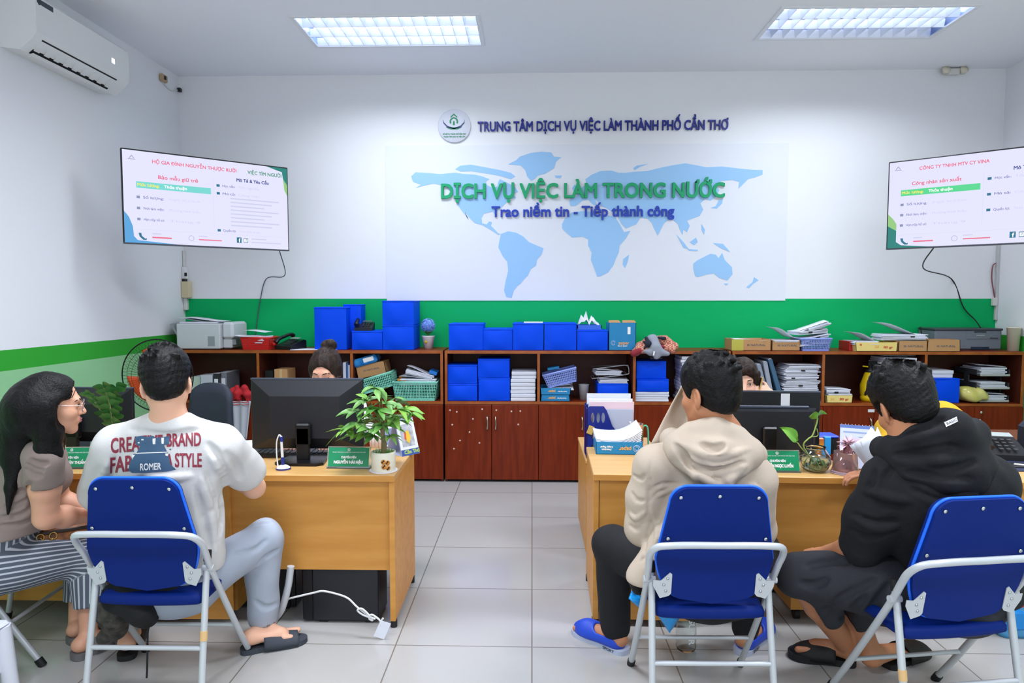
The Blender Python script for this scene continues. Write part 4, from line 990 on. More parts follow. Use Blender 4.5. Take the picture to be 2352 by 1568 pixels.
# grey and checked jacket slung over the cabinet edge
m_chk = mat('checked_cloth', '#C9937E', 0.85)
nt = m_chk.node_tree; tcn = nt.nodes.new('ShaderNodeTexCoord'); ck = nt.nodes.new('ShaderNodeTexChecker'); ck.inputs['Scale'].default_value = 70; ck.inputs[1].default_value = lin('#D3A084'); ck.inputs[2].default_value = lin('#A8524A')
nt.links.new(tcn.outputs['Object'], ck.inputs[0]); nt.links.new(ck.outputs[0], nt.nodes['Principled BSDF'].inputs['Base Color'])
YJ = YF - .005
t = thing('folded_jacket', 'checked and grey jacket slung over the edge of the middle cabinet', 'jacket', P(1503, 800, YF), world=True)
def lump(nm, m, caps, seed, amp=.006):
    c = P(1505, 798, YJ); sd = S(c - .32, c + .32, .006)
    for x0, y0, d0, x1, y1, d1, r0, r1 in caps: sd.cap(P(x0, y0, YJ + d0), P(x1, y1, YJ + d1), r0, r1, .02)
    sd.waves(amp, 48, seed, 5); sd.half((0, 0, ZT - .16), (0, 0, -1)); return sd.build(nm, m, t)
lump('checked_lining', m_chk, ((1462, 808, -.035, 1490, 785, .03, .032, .045), (1490, 785, .04, 1525, 783, .05, .04, .045), (1525, 782, .03, 1550, 795, .0, .042, .034), (1530, 798, -.03, 1544, 803, -.035, .03, .026), (1470, 795, .02, 1480, 805, -.03, .035, .03)), 3)
lump('grey_panel', mat('grey_cloth', '#9095A2', 0.8), ((1498, 780, .0, 1508, 800, -.045, .042, .04), (1505, 798, -.05, 1508, 818, -.06, .045, .03), (1514, 806, -.05, 1532, 812, -.055, .032, .016), (1482, 806, -.045, 1494, 810, -.05, .026, .03)), 5)
lump('dark_trim', mat('dark_trim', '#1C2030', 0.8), ((1484, 776, -.02, 1490, 788, -.05, .014, .016), (1490, 788, -.055, 1480, 800, -.06, .016, .013), (1478, 785, -.045, 1488, 790, -.055, .010, .012), (1512, 775, -.01, 1526, 777, -.02, .012, .014), (1496, 822, -.04, 1518, 822, -.04, .012, .012)), 7, .002)
lump('red_lining', mat('red_cloth', '#8E2A34', 0.85), ((1456, 812, -.05, 1468, 806, -.06, .026, .024), (1520, 795, -.045, 1545, 806, -.05, .012, .012)), 9, .003)
b = B(); b.box((0, 0, 0), (.012, .003, .035), 0, rot('Y', 8)); tag(b.build('white_mark', m_tw, t, M=tr(*P(1502, 811, YJ - .097))), 'small white mark'); t.children[-1].matrix_parent_inverse = wm(t).inverted()
# ---- top of the right cabinet
IKT = 'IK NATURAL'
t = carton('kraft_carton', 'kraft carton with yellow-green tape on its left end, on the right cabinet', (1681, 1771, 779, 803), 5.73, 0.22, ZT, m_kraft, [(IKT, 0.25, 0.5, 0.022, m_txt, 0.15)], group='open cartons of papers')
a = R(1681, 1771, 779, 803, 5.73); w2 = (a[1] - a[0]) / 2
b = B(); b.bb(-w2 - 0.001, -w2 + 0.095, -0.0015, 0.0, 0.002, a[3] - ZT); tag(b.build('tape', mat('lime_tape', '#B9B24A', 0.5), t), 'yellow-green tape')
def top_papers(label, pxs, Y, z, seed, clips=0, curl=0.05, n=5, h=0.03, d=0.2, rz=0, tilt=0):
    x0, x1 = P(pxs[0], 780, Y)[0], P(pxs[1], 780, Y)[0]
    return paper_pile('paper_bundle', label, ((x0 + x1) / 2, Y + d / 2, z), (x1 - x0), d, n, h, curl=curl, seed=seed, clips=clips, rz=rz, tilt=tilt)
top_papers('papers in the kraft carton with the yellow-green tape', (1690, 1762), 5.735, ZT + 0.055, 11, 0, 0.03)
carton('kraft_carton', 'plain kraft carton between the yellow-green taped carton and the lavender basket', (1773, 1838, 781, 803), 5.73, 0.22, ZT, m_kraft, [(IKT, 0.1, 0.5, 0.022, m_txt, 0.16)], group='open cartons of papers')
top_papers('papers with one corner turned up in the carton left of the lavender basket', (1778, 1834), 5.735, ZT + 0.06, 21, 0, 0.07, tilt=8)
a = R(1840, 1910, 778, 803, 5.72)
basket('lavender plastic basket piled high with clipped papers, on the right cabinet', ((a[0] + a[1]) / 2, 5.715, ZT), a[1] - a[0], 0.24, a[3] - ZT, m_lav, ns=18)
cx_ = (a[0] + a[1]) / 2
for k, (dx, dz, rzz, tl) in enumerate(((-0.01, 0.05, 4, -6), (0.0, 0.09, -5, -13), (-0.03, 0.14, 8, -4), (0.01, 0.175, -8, -20))):
    t = paper_pile('paper_bundle', 'clipped papers heaped in the lavender basket on the right cabinet', (cx_ + dx, 5.84, ZT + dz), 0.25, 0.2, 4, 0.03, group='clipped papers in the lavender basket', curl=0.035, rz=rzz, clips=1, seed=31 + k)
    t.rotation_euler[1] = math.radians(tl)
b = B(); b.bb(*[P(q, 795, 5.75)[0] for q in (1951, 1965)], 5.75, 5.95, ZT, ZT + 0.078, 0.002); tag(b.build('red_file', mat('red_card', '#B01F24', 0.5)), 'dark red file box left of the yellow carton on the right cabinet', 'file')
YT = [('80', -0.75, 0.72, 0.018, m_tr, None), ('A4', 0.0, 0.5, 0.03, m_to, None), ('80 gr', 0.55, 0.45, 0.026, m_tr, 0.075)]
carton('yellow_carton', 'yellow paper carton on the cabinet top beside the dark red file', (1965, 2062, 786, 806), 5.69, 0.24, ZT, m_yell, YT, group='open cartons of papers', flare=0.006)
top_papers('papers with a tall upturned corner in the yellow carton on the cabinet top', (1962, 2020), 5.70, ZT + 0.055, 7, 0, 0.06, tilt=10)
carton('kraft_carton', 'kraft carton under the long heap of white papers on the right cabinet', (2064, 2130, 783, 806), 5.69, 0.24, ZT, m_kraft, [(IKT, 0.05, 0.5, 0.022, m_txt, 0.16)], group='open cartons of papers')
t = top_papers('long heap of white papers with a black clip on the right cabinet', (2028, 2130), 5.72, ZT + 0.09, 13, 1, 0.06, 6, 0.05, rz=-4, tilt=9)
carton('kraft_carton', 'kraft carton touching the left front of the grey printer', (2131, 2205, 780, 806), 5.69, 0.14, ZT, m_kraft, [(IKT, 0.15, 0.45, 0.022, m_txt, 0.15)], group='open cartons of papers', flare=-0.004)
a = R(2148, 2302, 754, 804, 5.84); t = thing('grey_printer', 'dark grey printer at the right end of the cabinets', 'printer', ((a[0] + a[1]) / 2, 5.84, ZT)); w2 = (a[1] - a[0]) / 2; hh = a[3] - ZT
m_gp = mat('printer_dark', '#6F7682', 0.45)
b = B(); b.bb(-w2, w2, 0, 0.26, 0.004, hh - 0.012, 0.012); b.build('body', m_gp, t)
b = B(); b.bb(-w2 - 0.004, w2 + 0.004, -0.004, 0.26, hh - 0.018, hh, 0.004); b.build('lid', mat('printer_lid', '#3C4149', 0.4), t)
b = B(); b.bb(-0.02, w2 * 0.9, -0.003, 0.002, hh * 0.52, hh * 0.86, 0.001); b.build('front_cover', m_gp, t)
b = B(); b.bb(0.04, 0.14, -0.005, 0.0, hh * 0.82, hh * 0.86); b.bb(w2 * .62, w2 * .86, -0.005, 0.0, hh * 0.55, hh * 0.58); b.build('vent', m_black, t)
b = B(); b.bb(0.06, 0.13, -0.006, 0.0, hh * 0.64, hh * 0.70, 0.002); b.build('handle', mat('printer_silver', '#A8ADB5', 0.3, 0.5), t)
b = B(); b.bb(0.02, 0.17, -0.004, 0.002, 0.006, 0.03, 0.001); b.build('tray_grip', mat('tray_dark', '#1E2740', 0.4), t)
b = B(); b.cyl((-w2 - 0.03, 0.1, 0), (-w2 - 0.06, 0.12, 0.3 * 0.55 + 0.03), 0.005, 6); b.build('antenna', m_black, t)
p = onz(2333, 805, ZT); t = thing('paper_cup', 'tall cream cup on the right end of the cabinets', 'cup', (min(p[0], XR - 0.06), 5.80, ZT))
b = B(); b.lathe([(0, 0), (0.041, 0), (0.05, 0.188), (0.054, 0.19), (0.054, 0.196), (0.049, 0.196), (0.046, 0.17), (0, 0.17)], 24); b.build('body', mat('cup_cream', '#E3DCC6', 0.5), t)
# ---- inside the left cabinet
YS = YF + 0.02
def binder(label, px, Y, m, depth=0.26, group=None, rz=0, spine=None):
    a = R(*px, Y); w2 = (a[1] - a[0]) / 2; h = a[3] - ZS; t = thing('file_binder', label, 'binder', ((a[0] + a[1]) / 2, Y, ZS), rz, group)
    b = B(); b.bb(-w2, w2, 0, depth, 0.0, h, 0.003); b.build('cover', m, t)
    b = B(); b.bb(-w2 + 0.006, w2 - 0.006, 0.01, depth + 0.001, 0.008, h + 0.0005); b.build('pages', m_paper2, t)
    if spine:
        b = B(); b.bb(-w2 * .6, w2 * .6, -0.002, 0.001, h * .35, h * .8); b.build('spine_label', spine, t)
        b = B(); b.lathe([(0, 0), (0.012, 0), (0.012, 0.003), (0, 0.003)], 12, tr(0, -0.001, h * .18) @ rot('X', 90)); b.build('finger_ring', m_black, t)
    return t
m_bg = mat('binder_white', '#C9CCDA', 0.5); m_bgr = mat('binder_green', '#BFD0C4', 0.5); m_bk = mat('binder_black', '#2A2B30', 0.5)
binder('pale green binder nearest the left end of the shelf, behind the white-shirted man', (440, 460, 865, 922), YS + 0.03, m_bgr)
t = binder('wide white binder on the left shelf', (460, 488, 862, 922), YS, m_bg, rz=-6)
binder('black-spined binder with a white label on the left shelf', (490, 504, 858, 921), YS, m_bk, spine=m_paper2)
binder('grey binder at the right of the left shelf group', (506, 521, 856, 921), YS + 0.04, mat('binder_grey', '#7D7F88', 0.5), spine=m_paper2)
b = B(); a = R(448, 490, 852, 862, YS + 0.12); b.bb(a[0], a[1], YS + 0.06, YS + 0.24, a[2] + .02, a[3] + .005); 
# clothes hung over the left cabinet
def drape(name, label, px, Y, m, cat, seed, wig=0.015, parts=()):
    x0, x1 = P(px[0], px[2], Y)[0], P(px[1], px[2], Y)[0]; z1, z0 = P(px[0], px[2], Y)[2], P(px[0], px[3], Y)[2]
    rg = random.Random(seed); k1, k2 = rg.uniform(8, 14), rg.uniform(0, 6)
    t = thing(name, label, cat, ((x0 + x1) / 2, Y, z0), world=True)
    b = B(); b.grid(lambda u, v: (x0 + (x1 - x0) * (u * (0.62 + 0.38 * v) + 0.12 * (1 - v)), Y - wig * math.sin(k1 * u + k2) * (0.5 + 0.5 * v) - 0.012, z0 + (z1 - z0) * v), 16, 12); b.build('cloth', m, t, solid=0.01)
    return t, (x0, x1, z0, z1)
t, q = drape('hanging_shirt', 'pale grey shirt with red stripes hanging on the left cabinet', (533, 577, 920, 1008), YF - 0.045, mat('shirt_grey', '#B9BCC6', 0.8), 'shirt', 2)
for f in (0.9, 0.97):
    b = B(); b.grid(lambda u, v: (q[0] + (q[1] - q[0]) * (0.02 + 0.95 * u), YF - 0.072 - 0.012 * math.sin(11 * u), q[2] + (q[3] - q[2]) * f + 0.006 * v), 10, 1); tag(b.build('stripe', mat('stripe_red', '#C03038', 0.8), t, solid=0.002), 'red stripe')
s_ = S((q[0] - .04, YF - .13, q[3] - .03), (q[1] + .04, YF + .05, q[3] + .17), 0.006)
for k in range(9):
    rg = random.Random(k); xx = q[0] + (q[1] - q[0]) * rg.uniform(.1, .9); s_.ell((xx, YF - 0.05 + rg.uniform(-.015, .02), q[3] + rg.uniform(0.02, 0.11)), (0.04, 0.03, 0.035), 0.008)
s_.waves(0.009, 75, 5)
tag(s_.build('red_cloth', mat('cloth_red', '#B8202A', 0.8)), 'crumpled bright red cloth above the hanging grey shirt', 'cloth')
a = R(608, 628, 852, 872, YS + 0.05); b = B(); b.bb(a[0], a[1], YS + 0.05, YS + 0.25, ZS, a[3] + 0.005, 0.003); tag(b.build('black_box', mat('box_black', '#15171A', 0.5)), 'small black box on the shelf left of the woman with the bun', 'box')
a = R(630, 660, 848, 872, YS); t = thing('kraft_box', 'small kraft box on the shelf left of the woman with the bun', 'box', ((a[0] + a[1]) / 2, YS, ZS))
b = B(); b.bb(-(a[1] - a[0]) / 2, (a[1] - a[0]) / 2, 0, 0.2, 0, a[3] - ZS, 0.002); b.build('body', m_kraft, t); b = B(); b.bb(-0.012, 0.012, -0.001, 0.201, 0.0, a[3] - ZS + 0.001); b.build('tape', mat('tape_tan', '#C8A777', 0.4), t)
for k, (x0_, x1_, mm) in enumerate(((788, 795, m_bg), (796, 800, mat('folder_blue', '#3A6BB0', 0.5)), (800, 804, m_bg))):
    a = R(x0_, x1_, 832 + 3 * k, 922, YS + 0.02); b = B(); b.bb(a[0], a[1], YS + 0.02, YS + 0.26, ZS, a[3], 0.002); tag(b.build('document_folder', mm), ('pale folder standing right of the woman with the bun', 'thin blue folder standing right of the woman with the bun', 'pale folder against the shelf divider by the woman with the bun')[k], 'folder')
# right bay: two mint baskets, kraft carton, blue pack
a = R(903, 1004, 880, 923, YS); w_ = a[1] - a[0]
basket('mint green basket sitting level on the shelf, full of folded papers', ((a[0] + a[1]) / 2, YS - 0.02, ZS), w_, 0.3, a[3] - ZS + 0.01, m_mint, taper=0.88, ns=26)
cx_ = (a[0] + a[1]) / 2
paper_pile('paper_bundle', 'folded papers lower in the mint basket', (cx_ + 0.02, YS + 0.12, ZS + 0.13), 0.31, 0.22, 5, 0.055, group='papers in the level mint basket', curl=0.03, seed=41)
t = paper_pile('paper_bundle', 'folded papers atop the mint basket', (cx_ + 0.03, YS + 0.11, ZS + 0.20), 0.24, 0.2, 4, 0.04, curl=0.05, seed=44, rz=6); t.rotation_euler[1] = math.radians(14)
b = B(); b.box((0, 0, 0), (0.2, 0.2, 0.012)); tag(b.build('orange_folder', mat('folder_orange', '#D88A2A', 0.6), M=tr(cx_ - 0.06, YS + 0.11, ZS + 0.175) @ rot('Z', 6)), 'orange folder peeking from the level mint basket', 'folder')
b = B(); b.box((0, 0, 0), (0.07, 0.16, 0.03), 0.004); tag(b.build('blue_folder', mat('folder_sky', '#1E78D0', 0.5), M=tr(cx_ + 0.15, YS + 0.1, ZS + 0.235) @ rot('Y', 18)), 'bright blue folder corner on the mint basket', 'folder')
p = P(868, 880, YS); t = basket('tilted mint green basket behind the money tree', (p[0], YS + 0.02, ZS + 0.085), 0.29, 0.24, 0.12, m_mint, tilt=-17, taper=0.86, ns=18)
t = carton('kraft_carton', 'tilted kraft carton on the mint basket behind the money tree', None, 0, 0.2, 0, m_kraft, [(IKT, 0.05, 0.55, 0.02, m_txt, 0.14)], tilt=-12, dims=(0.25, 0.11), loc=(P(852, 845, YS)[0], YS + 0.05, ZS + 0.2))
t = thing('blue_package', 'glossy blue package on top of the tilted kraft carton', 'package', (P(838, 835, YS)[0], YS + 0.11, ZS + 0.305)); t.rotation_euler[1] = math.radians(-16)
b = B(); b.box((0, 0, 0.03), (0.21, 0.17, 0.07), 0.014); b.build('wrap', mat('pack_blue', '#1C6FC0', 0.2, var=(20, '#3D9AE0')), t); b = B(); b.box((0.035, -0.086, 0.035), (0.09, 0.002, 0.035)); b.build('pack_label', m_tw, t)
# ---- inside the middle cabinet
blue_box('lower blue box at the far left of the middle shelf', (1028, 1096, 882, 922), YS, 0.3, ZS)
z_ = R(1028, 1096, 882, 922, YS)[3]; blue_box('upper blue box at the far left of the middle shelf', (1028, 1096, 838, 881), YS, 0.3, z_ + 0.001)
blue_box('lower blue box of the stack beside the white booklets', (1099, 1171, 867, 922), YS, 0.3, ZS)
z_ = R(1099, 1171, 867, 922, YS)[3]; blue_box('upper blue box of the stack beside the white booklets', (1098, 1170, 824, 866), YS, 0.3, z_ + 0.001)
def booklets(label, group, px, Y, z0, n, m=None, d=0.28, jit=0.006, name='booklet', lean=0):
    a = R(*px, Y); w_ = a[1] - a[0]; h = (a[3] - z0) / n; rg = random.Random(int(px[0]))
    base = None
    for k in range(n):
        b = B(); b.bb(-w_ / 2, w_ / 2, 0, d, 0.0005, h * 0.93, min(0.004, h * .3)); b.bb(-w_ / 2 + 0.002, w_ / 2 - 0.002, 0.002, d, h * .3, h * .94)
        o = b.build(name, m or (m_paper if k % 3 else m_paper2)); o.location = ((a[0] + a[1]) / 2 + rg.uniform(-jit, jit) + lean * k, Y + rg.uniform(-.004, .01), z0 + h * k); o.rotation_euler = (0, 0, rg.uniform(-.02, .02))
        tag(o, label, 'booklet', group)
booklets('white booklet in the tall stack beside the blue boxes on the middle shelf', 'booklets beside the blue boxes', (1174, 1231, 853, 922), YS, ZS, 8)
m_tl2 = m_teal
TL = [(PRN, -0.25, 0.5, 0.032, m_to, 0.06), ('Premium Copy Paper', 0.45, 0.5, 0.012, m_tw, 0.075)]
t = carton('paper_carton', 'lower teal paper carton under the tilted lavender basket', (1243, 1308, 907, 922), YS, 0.25, ZS, m_teal, TL, flip=True, flare=-0.006)
z_ = R(1243, 1308, 907, 922, YS)[3]; t = carton('paper_carton', 'upper teal paper carton under the tilted lavender basket', (1241, 1311, 891, 906), YS, 0.25, z_ + 0.001, m_teal, TL, flip=True, flare=0.004)
paper_pile('paper_bundle', 'papers in the upper teal carton on the middle shelf', (P(1285, 890, YS)[0], YS + 0.12, z_ + 0.04), 0.22, 0.2, 3, 0.02, curl=0.02, seed=52)
a = R(1252, 1330, 845, 888, YS); basket('lavender basket lying tilted on the teal cartons, middle shelf', ((a[0] + a[1]) / 2 + 0.005, YS, z_ + 0.085), 0.285, 0.22, 0.115, m_lav, tilt=-14, taper=0.84, ns=18)
b = B(); b.box((0, 0, 0), (0.1, 0.12, 0.02)); tag(b.build('teal_packet', m_teal, M=tr(P(1272, 852, YS)[0], YS + 0.16, z_ + 0.215) @ rot('Y', -10)), 'teal packet inside the tilted lavender basket', 'packet')
p = P(1341, 918, YS + 0.1); t = thing('grey_pot', 'small grey plastic pot on the middle shelf', 'pot', (p[0], YS + 0.12, ZS)); b = B(); b.lathe([(0, 0), (0.034, 0), (0.044, 0.125), (0.047, 0.13), (0.04, 0.13), (0.038, 0.11), (0, 0.11)], 20); b.build('body', mat('pot_grey', '#A7A8AC', 0.4), t)
t = blue_box('blue box behind the magazine files, under the wire letter tray', (1373, 1443, 881, 922), YS + 0.02, 0.26, ZS)
z_ = R(1373, 1443, 881, 922, YS + 0.02)[3]; cx_ = P(1405, 860, YS)[0]
paper_pile('paper_bundle', 'plastic sleeves of papers on the blue box behind the magazine files', (cx_ + 0.02, YS + 0.13, z_ + 0.002), 0.24, 0.2, 4, 0.03, curl=0.03, seed=61)
t = thing('wire_tray', 'grey wire letter tray tilted on the blue box behind the magazine files', 'tray', (cx_ - 0.01, YS + 0.03, z_ + 0.06)); t.rotation_euler[1] = math.radians(-7)
b = B(); m_wire = mat('wire_grey', '#A3A6AC', 0.35, 0.6)
b.tube(catmull([(-0.15, 0, 0), (0.13, 0, 0), (0.16, 0, 0.02), (0.16, 0, 0.06), (0.13, 0, 0.08), (-0.13, 0, 0.08)], 3), 0.004, 6); b.tube([(-0.15, 0, 0), (-0.15, 0.22, 0), (0.15, 0.22, 0), (0.15, 0, 0.0)], 0.004, 6); b.tube([(0.16, 0, 0.06), (0.16, 0.22, 0.06), (-0.13, 0.22, 0.08), (-0.13, 0, 0.08)], 0.004, 6)
for k in range(7): b.tube([(-0.13 + 0.045 * k, 0, 0), (-0.13 + 0.045 * k, 0.22, 0)], 0.0025, 5)
b.build('frame', m_wire, t)
paper_pile('paper_bundle', 'papers lying in the grey wire letter tray', (cx_ - 0.02, YS + 0.13, z_ + 0.07), 0.22, 0.18, 5, 0.035, curl=0.03, seed=63, rz=3)
booklets('white booklet at the foot of the blue boxes on the middle shelf', 'booklets under the blue boxes', (1456, 1536, 900, 921), YS, ZS, 4)
z_ = R(1456, 1536, 900, 921, YS)[3]; blue_box('lower of the blue boxes standing on white booklets', (1463, 1536, 871, 899), YS, 0.26, z_ + 0.001)
z2_ = R(1463, 1536, 871, 899, YS)[3]; blue_box('upper of the blue boxes standing on white booklets', (1462, 1530, 829, 869), YS + 0.015, 0.26, z2_ + 0.001)
booklets('grey-edged booklet in the stack left of the beige-jacketed man\'s hair', 'booklets behind the beige-jacketed man', (1566, 1650, 818, 922), YS + 0.01, ZS, 14, jit=0.012)
# ---- inside the right cabinet
for k, (xa, xb, zt_, mm) in enumerate(((1752, 1730, 835, '#7C8595'), (1764, 1742, 836, '#8A92A3'), (1775, 1757, 830, '#98A0AE'), (1797, 1768, 824, '#3E6280'))):
    p0_, p1_ = P(xa, 920, YS), P(xb, zt_, YS); ang = math.degrees(math.atan2(p1_[0] - p0_[0], p1_[2] - ZS)); L_ = math.hypot(p1_[0] - p0_[0], p1_[2] - ZS)
    t = thing('lever_folder', ('grey leaning folder nearest the woman on the phone', 'pale leaning folder, second from the woman on the phone', 'light leaning folder beside the teal-blue one', 'teal-blue leaning folder right of the grey ones')[k], 'folder', (p0_[0], YS, ZS + 0.008)); t.rotation_euler[1] = math.radians(ang)
    b = B(); b.bb(-0.018, 0.018, 0.0, 0.26, 0, L_ - 0.012, 0.004); b.build('cover', mat('folder_' + mm, mm, 0.45), t); b = B(); b.bb(-0.012, 0.012, 0.01, 0.262, 0.004, L_ - 0.008); b.build('pages', m_paper, t)
def bundles(label, group, px, Y, z0, n, clips=True, seed=0):
    a = R(*px, Y); w_ = a[1] - a[0]; h = (a[3] - z0) / n; rg = random.Random(seed)
    for k in range(n):
        paper_pile('paper_bundle', label, ((a[0] + a[1]) / 2 + rg.uniform(-.012, .012), Y + 0.13, z0 + h * k), w_ * rg.uniform(.93, 1.03), 0.25, 3, h * 0.82, group=group, curl=h * .2, rz=rg.uniform(-3, 3), clips=1 if clips and k % 2 == 0 else 0, seed=seed + k)
bundles('clipped bundle in the tall paper stack behind the right monitor', 'clipped bundles behind the right monitor', (1802, 1884, 838, 921), YS, ZS, 10, True, 70)
t = carton('yellow_carton', 'small yellow carton of papers on the shelf beside the yellow sprayer', (1898, 1959, 908, 926), YS - 0.02, 0.24, ZS, m_yell, [('A4', -0.55, 0.5, 0.026, m_to, None), ('80 gr', 0.35, 0.5, 0.026, m_tr, 0.075)], flare=0.006)
paper_pile('paper_bundle', 'papers in the yellow carton beside the yellow sprayer', (P(1926, 900, YS)[0], YS + 0.1, ZS + 0.05), 0.2, 0.2, 5, 0.06, curl=0.03, seed=81, clips=1)
p = onz(1981, 916, ZS + 0.0); t = thing('pump_sprayer', 'yellow garden pump sprayer with black head on the shelf', 'sprayer', (p[0], YS + 0.1, ZS))
b = B(); b.lathe([(0, 0), (0.062, 0), (0.07, 0.02), (0.07, 0.04), (0.066, 0.045), (0.072, 0.06), (0.074, 0.14), (0.06, 0.18), (0.043, 0.235), (0.035, 0.245), (0, 0.245)], 28); b.build('tank', mat('sprayer_yellow', '#D9B90E', 0.35), t)
b = B(); b.lathe([(0, 0.24), (0.036, 0.24), (0.036, 0.265), (0.02, 0.275), (0.018, 0.32), (0, 0.32)], 18); b.bb(-0.02, 0.09, -0.016, 0.016, 0.30, 0.335, 0.006); b.tube(catmull([(0.08, 0, 0.32), (0.09, 0, 0.27), (0.06, 0, 0.22)], 5), 0.01, 8); b.build('pump_head', m_black, t)
b = B(); b.cyl((-0.02, 0, 0.29), (-0.065, -0.01, 0.295), 0.006, 8); b.build('nozzle', mat('sprayer_yellow', '#D9B90E'), t); b = B(); b.bb(0.03, 0.06, -0.07, -0.055, 0.10, 0.125, 0.004); b.build('lock_button', m_black, t)
t = carton('kraft_carton', 'amber-topped kraft box high on the shelf behind the hooded man\'s head', None, 0, 0.24, 0, m_kraft, dims=(0.31, 0.25), loc=(P(2072, 860, YS)[0], YS, ZS))
b = B(); b.bb(-0.157, 0.157, -0.002, 0.242, 0.225, 0.25, 0.002); b.build('lid', mat('amber_card', '#C98A1E', 0.5), t)
bundles('clipped papers on the amber-topped box behind the hooded man', 'papers on the amber-topped box', (2030, 2104, 818, 838), YS, ZS + 0.252, 2, True, 90)
b = B(); b.tube(catmull([P(2046, 838, YS - .03), P(2056, 847, YS - .04), P(2062, 851, YS - .045), P(2085, 848, YS - .03), P(2094, 850, YS - .03), P(2095, 858, YS - .02)], 6), 0.005, 6); tag(b.build('white_string', mat('string_white', '#DCC9BC', 0.7)), 'loose white string hanging over the amber-topped box', 'string')
blue_box('large blue box with a thick paper block on its lid, right shelf', (2133, 2204, 869, 927), YS, 0.28, ZS)
z_ = R(2133, 2204, 869, 927, YS)[3]; booklets('thick white paper block on the large blue box of the right shelf', 'paper blocks on the large blue box', (2133, 2191, 850, 869), YS + 0.03, z_ + 0.001, 2, m_paper2)
p = P(2242, 918, YS); s_ = S((p[0] - .17, YS - .05, ZS - .01), (p[0] + .17, YS + .2, ZS + .19), 0.006)
s_.ell((p[0], YS + 0.05, ZS + 0.06), (0.115, 0.085, 0.06), 0.02); s_.ell((p[0] - 0.045, YS + 0.06, ZS + 0.095), (0.065, 0.06, 0.05), 0.04); s_.waves(0.007, 55, 12); s_.half((0, 0, ZS + 0.002), (0, 0, -1))
tag(s_.build('plastic_bag', mat('bag_yellow', '#C2BC55', 0.18, var=(9, '#CFC77E'))), 'crinkled yellow plastic bag on the right shelf', 'bag')
t = thing('letter_trays', 'three-tier dark letter tray full of papers at the right end of the shelf', 'letter tray', (P(2300, 900, YS)[0] - 0.045, YS + 0.02, ZS))
m_ltr = mat('tray_smoke', '#34353A', 0.35); m_lip = mat('tray_lip', '#A9ACA8', 0.3)
for k in range(3):
    z = 0.01 + 0.108 * k
    b = B(); b.bb(-0.15, 0.12, 0, 0.3, z, z + 0.006); b.bb(-0.15, -0.144, 0, 0.3, z, z + 0.05); b.bb(0.114, 0.12, 0, 0.3, z, z + 0.05); b.bb(-0.15, 0.12, 0.294, 0.3, z, z + 0.05); b.build('tier', m_ltr, t)
    b = B(); b.bb(-0.12, 0.122, -0.006, 0.002, z - 0.004, z + 0.014, 0.003); b.build('front_lip', m_lip, t)
for sx in (-0.147, 0.117):
    b = B(); b.bb(sx - 0.004, sx + 0.004, 0.1, 0.16, 0.0, 0.25); b.build('post', m_ltr, t)
for k in range(3):
    paper_pile('paper_bundle', ('papers in the bottom tier of the dark letter tray', 'papers in the middle tier of the dark letter tray', 'papers in the top tier of the dark letter tray')[k], (t.location.x - 0.005, YS + 0.16, ZS + 0.018 + 0.108 * k), 0.21, 0.26, 4, 0.045 + 0.015 * (k == 2), seed=100 + k, curl=0.014)
